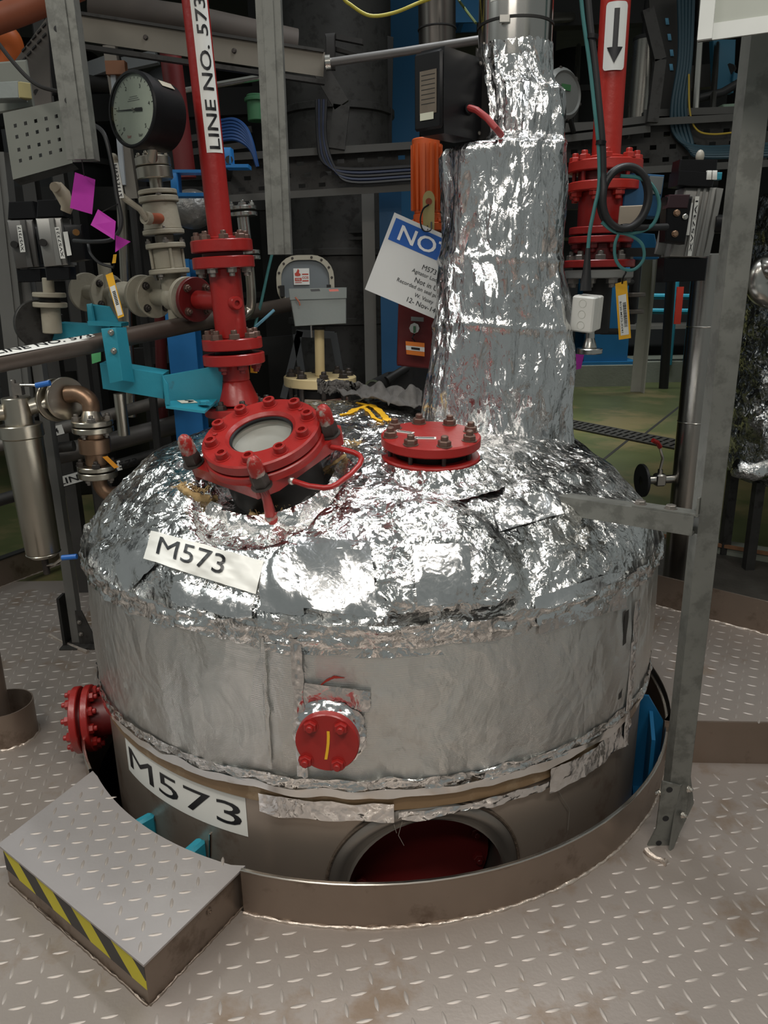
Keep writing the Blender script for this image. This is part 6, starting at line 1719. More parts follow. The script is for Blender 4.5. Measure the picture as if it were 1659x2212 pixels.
# ---- big dark duct with rounded hatch
YD = 4.35
dx0, dx1 = at(625, 600, YD), at(850, 600, YD); dr_ = (dx1.x-dx0.x)/2; dcx = (dx0.x+dx1.x)/2
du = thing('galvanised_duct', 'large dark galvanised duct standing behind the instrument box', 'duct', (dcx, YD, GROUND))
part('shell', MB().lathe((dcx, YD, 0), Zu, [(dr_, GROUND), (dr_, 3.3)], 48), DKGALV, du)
for y in (395, 548, 690, 250): 
    z = at(735, y, YD).z; part('seam_ring', MB().lathe((dcx, YD, 0), Zu, [(dr_, z-.02), (dr_+.014, z-.014), (dr_+.014, z+.014), (dr_, z+.02)], 48), DKGALV, du)
for y, w in ((490, 40), (497, 30), (512, 38)): px_block(du, 'louvre', ((770-w, y), (772+w, y-2), (772+w, y+5), (770-w, y+7)), YD-dr_*.98, .02, DKGALV, .002)
ht = thing('rounded_hatch', 'rounded grey inspection hatch with cream rim and red white sticker', 'hatch', at(660, 665, 3.75))
hc = at(660, 610, 3.75); ks = mpp(hc); hn = V(.05, -1, .08).normalized(); hxv = V(1, .05, 0).normalized(); hyv = hn.cross(hxv)*-1
hyv = hyv if hyv.z > 0 else -hyv
def rrp(w, h, r, c, off): return [c+hxv*a+hyv*b_+hn*off for a, b_ in rr_poly(w, h, r, 6)]
o_, i_ = rrp(124*ks, 112*ks, 46*ks, hc, .01), rrp(104*ks, 92*ks, 38*ks, hc, .01); n = len(o_)
ob_, ib_ = rrp(124*ks, 112*ks, 46*ks, hc, -.012), rrp(104*ks, 92*ks, 38*ks, hc, -.002)
part('rim', MB().add(o_+i_+ob_+ib_, [(k, (k+1) % n, n+(k+1) % n, n+k) for k in range(n)]+[(2*n+k, 2*n+(k+1) % n, (k+1) % n, k) for k in range(n)]+[(n+k, n+(k+1) % n, 3*n+(k+1) % n, 3*n+k) for k in range(n)]), CREAM if False else mat('dull_cream_rim', (.40, .37, .29), .55, 0, .15, 10), ht)
part('door', MB().add(ib_+rrp(104*ks, 92*ks, 38*ks, hc, -.02), [tuple(range(n))]), mat('blue_grey_hatch', (.15, .17, .18), .5, .1, .1), ht, 0)
for k in range(0, n, 2): bolt(ht, (o_[k]+i_[k])/2, hn, .005, DKNUT, 'head', 'rim_screw')
for sx_ in (-1, 1): part('clamp', MB().box(hc+hxv*sx_*50*ks-hyv*18*ks+hn*.02, (.02, .02, .05), (hxv, hn, hyv)), DARK, ht)
stc = hc-hxv*8*ks+hyv*12*ks+hn*.004
stk = part('sticker', MB().add([stc+hxv*a*17*ks+hyv*b_*17*ks for a, b_ in ((-1, -1), (1, -1), (1, 1), (-1, 1))], [(0, 1, 2, 3)]), WHITE, ht, 0)
RP = mat('printed_red', (.50, .05, .03), .5)
def stbox(u, v, w, h, m, nm): part(nm, MB().add([stc+hxv*(u+a*w)*17*ks+hyv*(v+b_*h)*17*ks+hn*.001 for a, b_ in ((-1, -1), (1, -1), (1, 1), (-1, 1))], [(0, 1, 2, 3)]), m, stk, 0)
stbox(-.42, -.35, .42, .2, RP, 'red_block'); stbox(.48, .28, .4, .07, RP, 'red_bar'); stbox(.48, -.52, .4, .07, RP, 'red_bar'); stbox(-.42, -.72, .42, .04, RP, 'red_bar')
part('flame_mark', MB().add([stc+hxv*a*17*ks+hyv*b_*17*ks+hn*.001 for a, b_ in ((-.8, .1), (-.5, .05), (-.15, .1), (-.1, .3), (-.3, .45), (-.25, .75), (-.42, .95), (-.55, .7), (-.65, .5), (-.85, .4))], [tuple(range(10))]), RP, stk, 0)
part('lettering', text_flat('CCL', stc-hxv*.42*17*ks-hyv*.35*17*ks+hn*.001, hxv, hyv, h=.2*17*ks*1.1), WHITE, stk, 0)
part('lettering', text_flat('CCIS', stc+hxv*.48*17*ks-hyv*.12*17*ks+hn*.001, hxv, hyv, w=.8*17*ks), INK if False else RP, stk, 0)
# small trestle frame
tr = thing('steel_trestle', 'small dark steel trestle frame between cream post and duct', 'frame', at(680, 830, 3.55))
for (x0, y0, x1, y1) in ((642, 712, 640, 716),): pass
TG = mat('trestle_grey', (.075, .078, .08), .55, .3)
for (x0, y0, x1, y1) in ((648, 715, 612, 860), (720, 720, 745, 860), (640, 722, 660, 860)):
    part('leg', MB().sweep(rect(.03, .015), at(x1, y1, 3.55), at(x0, y0, 3.55), (0, -1, 0)), TG, tr)
part('top_rail', MB().sweep(rect(.03, .015), at(640, 720, 3.55), at(722, 724, 3.55), (0, -1, 0)), TG, tr)

# ---- rag lying on the cap, torch body behind it
def rag(u, v):
    x = 688+222*u; y = 848+10*math.sin(u*2.2)+26*u*u*.9+(v-.5)*(20+16*u)
    y2 = min(y+4, 905)
    while BV.ray_cast(EYE, ray(x, y2).normalized())[0] is None or BV.ray_cast(EYE, ray(x, y2).normalized())[0].y > 3.45: y2 += 2
    q = hit(x, y2, .012)+V(0, 0, (y2-min(y+4, 905))*.0016)
    f_ = noise.noise(V(u*6, v*2.4, 2))*.05+noise.noise(V(u*14, v*5, 5))*.018
    return q+V(0, 0, .012+abs(f_)+.012*math.sin(v*math.pi))
rg = solo('grey_rag', MB().grid(rag, 70, 18), mat('grey_rag_cloth', (.10, .094, .088), .9, 0, .2, 12, .3, 60), 'crumpled grey rag lying on the cap behind the paint splash', 'rag', 180)
so = rg.modifiers.new('thickness', 'SOLIDIFY'); so.thickness = .003
tc_ = thing('metal_canister', 'dark metal canister lying behind the grey rag', 'canister', at(820, 850, 3.18))
cd = V(-.25, -.95, .0).normalized(); cc = at(806, 838, 3.15); kc = mpp(cc)
part('barrel', MB().cyl(cc, cc-cd*.28, 18*kc, n=24), DARK, tc_)
part('end_rim', MB().lathe(cc, cd, [(18*kc, -.004), (18.5*kc, .004), (14*kc, .005), (13*kc, -.006), (1e-4, -.006)], 24), mat('dull_green_metal', (.12, .14, .10), .35, .6), tc_)
px_pipe('corrugated_hose', 'dark ribbed tube leaning on the canister behind the rag', [(835, 822, 3.25), (870, 800, 3.3), (905, 780, 3.35)], .035, DARK)
pt_ = thing('punched_plate', 'dark punched plate leaning between canister and foil neck', 'plate', at(900, 860, 3.25))
px_block(pt_, 'sheet', ((838, 805), (935, 780), (928, 870), (850, 870)), 3.3, .004, DARK, .0005)
for i in range(6):
    for j in range(3):
        p = at(858+i*12, 812-i*3+j*16, 3.297); part('punched_hole', MB().lathe(p, (0, -1, 0), [(1e-4, 0), (.006, 0)], 8), VDARK, pt_, 0)

# ---- orange gearmotor, hasp and notice sign
YO = 2.98
og = thing('orange_gearmotor', 'orange finned motor body below the black terminal box', 'motor', at(922, 525, YO))
OA = Axis(920, 312, 924, 525, YO)
OA.cyl(og, 'body', 300, 462, 30, ORANGE, 28); OA.cyl(og, 'step_flange', 462, 482, 30, ORANGE); OA.cyl(og, 'foot_flange', 482, 500, 36, ORANGE); OA.cyl(og, 'adapter', 500, 665, 24, mat('dark_orange_adapter', (.22, .04, .012), .5))
ko = mpp(OA.p(390))
for i in range(14):
    a = 2*math.pi*i/14; o = V(math.cos(a), math.sin(a), 0)
    part('fin', MB().box(OA.p(385)+o*31*ko, (.010, .008, 130*ko), (o, V(-o.y, o.x, 0), Zu)), ORANGE, og)
OA.ring(og, 482, 32, 6, 5, ORANGE, True)
hs = thing('lockout_hasp', 'brass coloured lockout hasp holding the notice sign', 'hasp', at(926, 510, 2.90))
hp0 = at(926, 440, 2.90); kh_ = mpp(hp0)
pol = [(-12*kh_, -62*kh_), (12*kh_, -62*kh_), (13*kh_, 8*kh_)]+[(13*kh_*math.cos(a), 8*kh_+18*kh_*math.sin(a)) for a in np.linspace(.2, math.pi-.2, 8)]+[(-13*kh_, 8*kh_)]
part('plate', MB().prism(pol, hp0, (1, 0, 0), Zu, .006), mat('brass_hasp', (.38, .32, .14), .45, .5, .1), hs)
part('eye', MB().lathe(hp0+V(0, -.0075, 4*kh_), (0, -1, 0), [(1e-4, 0), (7*kh_, 0)], 18), mat('dark_orange_adapter', (0, 0, 0)), hs, 0)
part('wire_loop', MB().tube(spline([at(926, 442, 2.89), at(914, 452, 2.88), at(908, 475, 2.87), at(914, 497, 2.86), at(930, 497, 2.86), at(932, 480, 2.88)]), .003, 6), BLACK, hs)
sa, sb_, sd2 = at(852, 459, 2.875), at(1082, 561, 2.895), at(788, 625, 2.86)
sX = (sb_-sa).normalized(); sY = (sd2-sa); sL = sY.length; sY.normalize(); sN = sX.cross(sY)*-1
sN = sN if sN.y < 0 else -sN
sw = (sb_-sa).length
sgn = thing('notice_sign', 'tilted blue and white notice card hanging behind the foil neck', 'sign', sd2)
def sgp(u, v, lift=.0): return sa+sX*u*sw+sY*v*sL+sN*lift
def sg_rect(u0, u1, v0, v1, m, nm, lift, parent): return part(nm, MB().add([sgp(u0, v0, lift), sgp(u1, v0, lift), sgp(u1, v1, lift), sgp(u0, v1, lift)], [(0, 1, 2, 3)]), m, parent, 0)
card = part('card', MB().add([sgp(u, v, l) for l in (.001, -.001) for u, v in ((0, 0), (1, 0), (1, 1), (0, 1))], [(0, 1, 2, 3), (7, 6, 5, 4), (0, 4, 5, 1), (1, 5, 6, 2), (2, 6, 7, 3), (3, 7, 4, 0)]), mat('laminated_card', (.62, .63, .62), .25, 0, .04), sgn, 0)
sg_rect(.03, .97, .05, .325, mat('notice_blue', (.02, .10, .38), .3, 0, .04), 'heading_band', .0018, card)
def sg_text(s, u, v, h, m, parent, w=None): return part('lettering', text_flat(s, sgp(u, v, .0024), sX, -sY, h=h*sL, w=w), m, parent, 0)
sg_text('NOTICE', .5, .19, .19, mat('white_print', (.75, .76, .76), .35), card, w=sw*.80)
for s, v in (('M573 -A1', .465), ('Agitator Locked Off', .555), ('Not in Use', .645), ('Recorded on seal pot register', .735), ('W. Vasey', .825), ('12- Nov-14', .905)): sg_text(s, .505, v, .062, INK, card)
# red cabinet with key switch below the sign
rc = thing('red_cabinet', 'dark red cabinet with key switch and orange tag behind the foil neck', 'cabinet', at(900, 800, 3.08))
px_block(rc, 'body', ((862, 650), (965, 660), (960, 800), (858, 790)), 3.06, .12, DKRED)
px_block(rc, 'name_strip', ((888, 684), (915, 686), (915, 695), (888, 693)), 3.055, .003, GREYBOX, .0005)
part('key_switch', MB().cyl(at(896, 708, 3.06), at(895, 709, 3.03), .022, .02, 8), STEEL, rc)
part('key', MB().box(at(895, 712, 3.02), (.008, .02, .024)), mat('green_key', (.05, .16, .08), .5), rc)
t, card, fn = px_card('orange_barcode_tag', 'orange and white barcode tag hanging from the red cabinet key', 'tag', ((876, 737), (917, 741), (917, 770), (878, 765)), 3.02, mat('orange_tag_card', (.70, .19, .02), .5))
wl = card_rect(fn, 0, 1, .32, .66, WHITE, card, 'paper_label'); card_rect(fn, .28, .75, .4, .58, DARK, wl, 'bar_block', .002)
part('tie', MB().tube([at(895, 722, 3.03), at(890, 730, 3.02), at(897, 738, 3.02)], .003, 6), BLACK, t)

# ---- cable trays
def tray(name, label, a, b_, h, d, m=DKGALV, slots=True, n=46):
    # slotted web facing the viewer with a lip above and below
    P, Q = at(*a), at(*b_); X = (Q-P); L = X.length; X.normalize(); U = (Zu-X*Zu.dot(X)).normalized(); Nn = X.cross(U)
    Nn = Nn if Nn.y < 0 else -Nn
    t = thing(name, label, 'cable tray', P-U*h/2)
    nx = max(6, int(L/.03)); rows_ = [-.5, -.32, -.22, -.05, .05, .22, .32, .5]; vs = []; fs = []
    for r_ in rows_:
        for i in range(nx+1): vs.append(P+X*L*i/nx+U*h*r_)
    for j in range(len(rows_)-1):
        for i in range(nx):
            if slots and j in (1, 3, 5) and i % 3 == (1 if j != 3 else 2): continue
            fs.append((j*(nx+1)+i, j*(nx+1)+i+1, (j+1)*(nx+1)+i+1, (j+1)*(nx+1)+i))
    part('slotted_web', MB().add(vs, fs), m, t, 0)
    for s in (-.5, .5):
        part('lip', MB().box((P+Q)/2+U*h*s+Nn*d/2, (L, d, .012), (X, Nn, U)), GALVL, t)
        part('lip_edge', MB().box((P+Q)/2+U*h*s+Nn*d, (L, .004, .03), (X, Nn, U)), GALVL, t)
    return t
GALVL = mat('tray_lip_steel', (.085, .083, .077), .5, .5, .15, 9)
tray('cable_tray', 'long slotted cable tray behind the riser and the hanging strut', (455, 390, 3.75), (905, 362, 3.75), .17, .05)
tray('cable_tray', 'slotted cable tray crossing behind the red valve stack', (1205, 330, 3.9), (1660, 305, 3.9), .20, .05)
tray('cable_tray', 'short upper cable tray right of the arrow label', (1385, 258, 3.95), (1660, 248, 3.95), .04, .03, DKGALV, False)
tray('cable_tray', 'short upper cable tray behind the foil neck and red pipe', (1215, 292, 3.85), (1400, 270, 3.85), .04, .03, DKGALV, False)
def rail(name, label, pts, w, d, m, cat='beam'):
    P = [at(*p) for p in pts]; t = thing(name, label, cat, P[0])
    for a_, c_ in zip(P[:-1], P[1:]): part('rail', MB().sweep(rect(w, d), a_, c_, (0, -1, 0)), m, t)
    return t
rail('tray_riser_rail', 'bent dark tray side rail rising left of the blue column', [(690, 146, 3.7), (738, 228, 3.7), (728, 322, 3.7)], .07, .03, DKGALV, 'rail')
rail('tray_riser_rail', 'bent dark tray side rail right of the arrow pipe', [(1398, 20, 3.8), (1425, 130, 3.8), (1408, 265, 3.8)], .05, .03, DKGALV, 'rail')
bt = thing('bent_tray_plate', 'dark vertical tray plate with pale blue slots near the top right', 'cable tray', at(1460, 290, 3.95))
px_block(bt, 'plate', ((1400, -30), (1500, -30), (1490, 300), (1420, 290)), 3.95, .01, mat('dark_tray_plate', (.035, .033, .03), .6, .3), .001)
for x, y in ((1441, 46), (1446, 80), (1451, 114), (1450, 145)): px_block(bt, 'slot', ((x-4, y-7), (x+3, y-7), (x+5, y+7), (x-2, y+7)), 3.945, .004, mat('pale_blue_slot', (.12, .34, .50), .5), .0005)
# cables in the trays
CBL = mat('dark_blue_cable', (.012, .02, .05), .5); 
for i in range(5):
    px_pipe('tray_cable', ['first', 'second', 'third', 'fourth', 'fifth'][i]+' dark cable dropping down the tray bend and turning right, counted from the left', [(684+i*5, 215, 3.68), (687+i*4, 300, 3.68), (700+i*6, 352+i*3, 3.68), (760, 366+i*7, 3.68), (890, 360+i*7, 3.68)], .016, CBL if i % 2 else RUBBER, 'cable', 6, 6)
for i in range(5):
    px_pipe('tray_cable', ['first', 'second', 'third', 'fourth', 'fifth'][i]+' teal cable sweeping down the right tray, counted from the left', [(1466+i*8, -30, 3.88), (1468+i*6, 120, 3.88), (1452+i*7, 230, 3.88), (1458+i*9, 290+i*4, 3.88), (1510, 318+i*5, 3.86), (1660, 312+i*6, 3.86)], .018, mat('slate_cable', (.02, .055, .075), .5), 'cable', 6, 6)
px_pipe('earth_wire', 'yellow earth wire curling along the right cable tray', [(1488, 160, 3.86), (1490, 240, 3.86), (1505, 280, 3.86), (1540, 290, 3.86), (1602, 284, 3.86)], .008, mat('yellow_wire', (.40, .28, .03), .5), 'wire', 6, 6)
px_pipe('earth_wire', 'yellow and green earth wire swagging across the top middle', [(690, -120, 2.9), (735, -15, 2.9), (760, 12, 2.9), (800, 34, 2.9), (850, 28, 2.9), (900, 8, 2.9), (940, -10, 2.95), (950, -40, 3.52)], .011, mat('earth_wire_yellow', (.42, .36, .03), .45), 'wire', 8, 6)
px_pipe('earth_wire', 'dull green wire hanging right of the top dark pipe', [(960, -60, 3.5), (985, -10, 2.9), (1005, 20, 2.9), (1028, 50, 2.75)], .008, mat('dull_green_wire', (.09, .12, .03), .5), 'wire', 6, 6)
for i in range(7):
    px_pipe('blue_cable', ['topmost', 'second', 'third', 'fourth', 'fifth', 'sixth', 'lowest'][i]+' blue cable in the bundle right of the red riser', [(470, 262+i*7, 3.6), (505, 258+i*7, 3.58), (530, 275+i*6, 3.57), (545, 310+i*3, 3.56), (556, 360, 3.56)], .016, mat('blue_cable_sheath', (.012, .06, .20), .45), 'cable', 6, 6)

# ---- overhead steel
ob = thing('overhead_channel', 'beige galvanised channel beam running behind the gauge and riser', 'beam', at(170, 70, 3.25))
P, Q = at(140, 55, 3.2), at(700, 140, 3.35)
part('web', MB().sweep(rect(.085, .006), P, Q, (0, -1, .0)), mat('beige_galvanised', (.21, .19, .155), .5, .3, .15, 9), ob)
part('lower_lip', MB().sweep(rect(.016, .03), P-V(0, .0, .062), Q-V(0, .0, .062), (0, -1, 0)), DKGALV, ob)
part('upper_lip', MB().sweep(rect(.010, .03), P+V(0, .0, .045), Q+V(0, .0, .045), (0, -1, 0)), DKGALV, ob)
for i in range(4): bolt(ob, P+(Q-P)*(.3+.17*i)+V(0, -.004, .0), (0, -1, 0), .008, DKNUT, 'head')
px_pipe('overhead_pipe', 'dark rusty pipe running above the beige channel beam', [(200, 20, 3.6), (420, 52, 3.6), (640, 100, 3.7)], .13, mat('dark_rusty_pipe', (.075, .06, .05), .7, .2, .4, 8))
px_pipe('orange_pipe', 'brown orange pipe crossing the top left corner', [(-60, 62, 2.9), (60, 18, 2.95), (170, -30, 3.0)], .085, mat('brown_orange_paint', (.26, .07, .03), .5, 0, .25, 10))
so_ = thing('orange_elbow', 'bright orange pipe elbow at the left edge below the brown pipe', 'pipe', at(10, 110, 3.3))
part('bend', MB().tube(spline([at(-40, 80, 3.3), at(8, 78, 3.3), at(25, 100, 3.32), at(22, 140, 3.34)]), .045, 14), mat('bright_orange', (.50, .11, .02), .5), so_)
hd = thing('sheet_hood', 'sloping dark galvanised sheet hood behind the left hanging strut', 'hood', at(70, 230, 3.1))
px_block(hd, 'sheet', ((18, 150), (100, 38), (112, 235), (60, 250)), 3.1, .01, mat('hood_sheet', (.10, .088, .078), .6, .4, .25, 10), .001)
for i in range(5):
    for j in range(2): px_block(hd, 'louvre', ((46+i*11, 108-i*13+j*22), (54+i*11, 100-i*13+j*22), (55+i*11, 104-i*13+j*22), (47+i*11, 112-i*13+j*22)), 3.095, .006, DARK, .0005)
rail('pale_beam', 'pale painted beam glimpsed left of the pressure gauge', [(172, 160, 4.6), (238, 137, 4.6)], .07, .05, mat('pale_beam_paint', (.40, .41, .42), .5))
rail('pale_beam', 'short pale painted beam glimpsed above the pressure gauge', [(268, 140, 4.6), (340, 124, 4.6)], .06, .05, MATS['pale_beam_paint'])
cp = thing('clamped_conduit', 'grey conduit post with brown clamp behind the pressure gauge', 'post', at(280, 420, 3.6))
part('conduit', MB().sweep(rect(.05, .04), at(288, 430, 3.6), at(238, 100, 3.6), (0, -1, 0)), mat('conduit_grey', (.22, .20, .17), .55, .2), cp)
part('white_face', MB().sweep(rect(.02, .03), at(268, 400, 3.58), at(246, 160, 3.58), (0, -1, 0)), mat('conduit_white', (.42, .45, .48), .5), cp)
part('clamp', MB().box(at(252, 148, 3.57), (.08, .04, .05)), mat('brown_clamp', (.22, .09, .04), .6), cp)
px_pipe('dark_red_pipe', 'dark red vertical pipe between pressure gauge and riser', [(368, 115, 3.5), (402, 385, 3.5)], .085, mat('maroon_pipe', (.14, .012, .012), .5))
px_pipe('bright_rod', 'bright round bar glimpsed between riser and hanging strut', [(400, 196, 4.0), (580, 164, 4.0)], .03, STEEL, 'rod')
px_pipe('guard_rod', 'grey round bar crossing to the stainless pipe at the top', [(705, 136, 3.1), (870, 112, 3.05), (1035, 86, 3.0)], .028, mat('rod_grey', (.16, .155, .15), .5, .5), 'rod')
rb = thing('rod_bracket', 'dark angle bracket holding the left end of the grey bar', 'bracket', at(712, 140, 3.15))
px_block(rb, 'upright', ((702, 72), (724, 70), (724, 150), (704, 150)), 3.15, .02, DARK)
px_block(rb, 'arm', ((724, 72), (785, 84), (785, 96), (724, 84)), 3.15, .02, DARK); px_block(rb, 'brace', ((724, 100), (780, 118), (780, 124), (724, 110)), 3.17, .02, DARK)
part('rod_nut', MB().cyl(at(703, 136, 3.1), at(714, 135, 3.1), .026, n=12), STEEL, rb)

# ---- blue columns, plates and dark cylinders in the background
column('blue_column', 'blue steel column behind the black terminal box', 846, 905, -120, 800, 5.0, BLUE)
column('blue_column', 'bright blue column between red riser and teal bracket', 372, 432, 560, 960, 3.9, mat('bright_blue_paint', (.015, .17, .45), .45))
column('blue_column', 'dark blue column left of the red cabinet', 822, 868, 400, 860, 3.9, DKBLUE)
column('blue_column', 'blue column behind the top of the stainless pipe', 955, 1035, -160, 60, 4.4, BLUE)
dcv = thing('dark_standing_pipe', 'dark stainless cylinder above the black terminal box', 'cylinder', at(945, 150, 3.6))
DA = Axis(943, -80, 945, 150, 3.6)
DA.cyl(dcv, 'shell', -420, 150, 41, mat('dark_polished_steel', (.12, .11, .10), .3, .9)); DA.cyl(dcv, 'seam', 62, 66, 42, DARK)
scv = thing('lagged_cylinder', 'stainless clad cylinder right of the arrow pipe', 'cylinder', at(1390, 265, 4.05))
SA2 = Axis(1399, 90, 1384, 262, 4.05)
SA2.cyl(scv, 'cladding', 84, 262, 30, mat('clad_stainless', (.30, .29, .26), .28, .9)); SA2.cyl(scv, 'top_band', 80, 90, 31, DARK); SA2.cyl(scv, 'upper_pipe', 0, 82, 14, DARK)
tx = thing('round_transmitter', 'round grey transmitter housing with green mark behind the foil neck', 'transmitter', at(1215, 260, 3.4))
tn = V(.55, -.82, .08).normalized(); tcn = at(1212, 205, 3.4); kt = mpp(tcn)
part('housing', MB().lathe(tcn, tn, [(1e-4, -.08), (44*kt, -.08), (46*kt, .01), (42*kt, .02)], 32), mat('transmitter_grey', (.16, .165, .155), .45, .3), tx)
part('cover', MB().lathe(tcn, tn, [(52*kt, .0), (52*kt, .016), (44*kt, .03), (40*kt, .024), (1e-4, .024)], 32), MATS['transmitter_grey'], tx)
bolts(tx, tcn+tn*.016, tn, 50*kt, 6, .007, DKNUT, 'head', .2, Zu, 'cover_screw')
part('green_mark', MB().box(tcn+tn*.026+Zu*.02, (.05, .002, .022), (Zu.cross(tn), tn, Zu)), mat('green_print', (.03, .14, .04), .5), tx)
strip_ = column('steel_angle_post', 'light grey angle post right of the dark duct', 786, 812, 400, 880, 3.95, mat('light_angle_paint', (.17, .165, .15), .55, .3))
bpn = thing('rusty_back_panel', 'flaking galvanised back panel with a bright strip behind the tray rail', 'panel', at(790, 320, 4.2))
px_block(bpn, 'sheet', ((718, 165), (768, 165), (770, 300), (722, 300)), 4.3, .01, mat('flaky_sheet', (.18, .16, .14), .7, .2, .4, 20), .001)
px_block(bpn, 'bright_strip', ((745, 193), (752, 192), (766, 320), (758, 320)), 4.28, .01, mat('bright_strip_paint', (.36, .35, .33), .5), .001)
px_block(bpn, 'edge_strip', ((786, 140), (798, 140), (802, 300), (790, 300)), 4.28, .01, MATS['bright_strip_paint'], .001)
px_block(bpn, 'dark_post', ((806, 70), (850, 80), (846, 320), (812, 320)), 4.25, .04, DARK, .001)

# stainless fittings right of the riser
sf2 = thing('stainless_valve_set', 'stainless flanged fitting with curved tube right of the red riser', 'fitting', at(530, 690, 3.25))
FA2 = Axis(520, 430, 535, 560, 3.25)
FA2.cyl(sf2, 'flange', 446, 454, 32, STEEL); FA2.cyl(sf2, 'flange', 459, 468, 32, STEEL); FA2.cyl(sf2, 'body', 468, 540, 13, STEEL); FA2.cyl(sf2, 'flange', 541, 550, 28, STEEL); FA2.cyl(sf2, 'flange', 553, 562, 28, STEEL)
FA2.ring(sf2, 446, 22, 4, 7, STEEL, True)
part('curved_tube', MB().tube(spline([at(537, 560, 3.25), at(543, 640, 3.25), at(538, 672, 3.25), at(515, 688, 3.2), at(490, 690, 3.1)]), .020, 12), BRSTEEL, sf2)
lg = thing('lagged_valve', 'crumpled grey lagged valve body behind the red riser', 'valve', at(415, 490, 3.5))
part('lagging', MB().sphere(at(415, 452, 3.5), .085, 24, (1.1, 1, .95)), mat('dull_foil_lagging', (.22, .215, .205), .4, .6, .25, 14, .8, 30), lg, 180)
for (x0, x1, y0, y1, nm) in ((482, 512, 318, 362, 'bright blue channel bracket right of the red riser'), (366, 442, 366, 424, 'bright blue bracket left of the riser above the ivory flanges')):
    t = thing('blue_bracket', nm, 'bracket', at((x0+x1)/2, y1, 3.2)); BB = mat('bright_blue_paint', (0, 0, 0))
    px_block(t, 'upright', ((x0, y0), (x0+16, y0), (x0+20, y1), (x0+4, y1)), 3.2, .06, BB); px_block(t, 'shelf', ((x0+2, y1-8), (x1+24, y1-8), (x1+24, y1), (x0+4, y1)), 3.2, .08, BB)
    if x1 > 500: pass
    else: px_block(t, 'top_flange', ((x0, y0), (x1, y0), (x1, y0+7), (x0+2, y0+7)), 3.2, .08, BB)
px_pipe('thin_teal_hose', 'thin dark teal hose hanging between riser and hatch', [(600, 500, 3.3), (580, 580, 3.3), (565, 650, 3.3), (552, 700, 3.3), (548, 735, 3.2)], .012, TEALC, 'hose', 8, 6)
px_pipe('pale_blue_tube', 'short pale blue tube rising from the riser flange', [(552, 706, 3.0), (570, 690, 3.0), (592, 670, 3.02)], .012, mat('pale_blue_tube', (.12, .30, .40), .4), 'hose', 8, 6)
px_card('yellow_tag', 'small white and yellow tag below the riser flange', 'tag', ((541, 783), (553, 783), (556, 806), (541, 805)), 2.85, YELLOW)
px_card('green_tag', 'small pale green tag hung under the brown pipe', 'tag', ((197, 760), (218, 754), (218, 780), (199, 786)), 2.7, mat('green_tag_card', (.10, .42, .16), .5))
gbt = thing('green_gas_valve', 'small green valve bonnet glimpsed between riser and hanging strut', 'valve', at(555, 265, 4.0))
GA = Axis(552, 200, 556, 265, 4.0)
GA.cyl(gbt, 'bonnet', 205, 262, 20, mat('green_valve_paint', (.06, .20, .09), .45)); GA.cyl(gbt, 'collar', 212, 220, 25, MATS['green_valve_paint'])
# darker background frames that fill the hall behind
def far_post(label, x, y0, y1, Y, w, m): 
    a_, b_ = at(x, y1, Y), at(x, y0, Y); c = V((a_.x+b_.x)/2, Y, GROUND); t = thing('frame_post', label, 'post', c)
    part('post', MB().box((c.x, Y, (b_.z+GROUND)/2), (w, w, b_.z-GROUND)), m, t); return t
FP = mat('frame_steel_dark', (.022, .021, .02), .65, .2, .3, 6); FP2 = mat('frame_steel_mid', (.055, .052, .049), .6, .3, .25, 6)  # FP darkened to imitate occlusion between the frames
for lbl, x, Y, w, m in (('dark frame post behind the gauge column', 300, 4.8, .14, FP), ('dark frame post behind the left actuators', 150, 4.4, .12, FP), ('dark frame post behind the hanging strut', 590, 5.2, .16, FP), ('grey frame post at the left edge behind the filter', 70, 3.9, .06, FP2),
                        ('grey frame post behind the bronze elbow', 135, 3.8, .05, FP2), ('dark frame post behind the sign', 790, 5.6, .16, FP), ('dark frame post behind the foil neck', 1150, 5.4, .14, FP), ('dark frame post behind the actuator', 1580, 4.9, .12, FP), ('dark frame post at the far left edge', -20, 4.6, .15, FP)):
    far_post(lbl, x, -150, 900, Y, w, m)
for i, (lbl, pts, w, d, m) in enumerate((('dark frame beam high behind the riser', [(-60, 250, 4.9), (640, 215, 4.9)], .14, .08, FP), ('dark frame beam behind the magenta tags', [(-60, 430, 4.6), (660, 430, 4.6)], .12, .08, FP), ('dark frame beam behind the brown pipe', [(-60, 800, 4.7), (660, 740, 4.7)], .10, .08, FP),
                                      ('dark frame beam across the top behind the wires', [(600, 20, 5.2), (1450, -10, 5.2)], .30, .1, FP), ('dark frame beam behind the orange motor', [(760, 440, 5.3), (1300, 430, 5.3)], .12, .08, FP), ('dark frame beam at the right behind the board', [(1380, 180, 5.1), (1700, 150, 5.1)], .12, .08, FP2),
                                      ('pale tray edge behind the riser', [(410, 300, 4.3), (545, 280, 4.3)], .03, .03, FP2), ('second pale tray edge behind the riser', [(410, 330, 4.3), (545, 312, 4.3)], .03, .03, FP2))):
    rail('frame_beam', lbl, pts, w, d, m)
DTK = mat('dark_tank_shell', (.022, .022, .021), .5, .4, .3, 5)
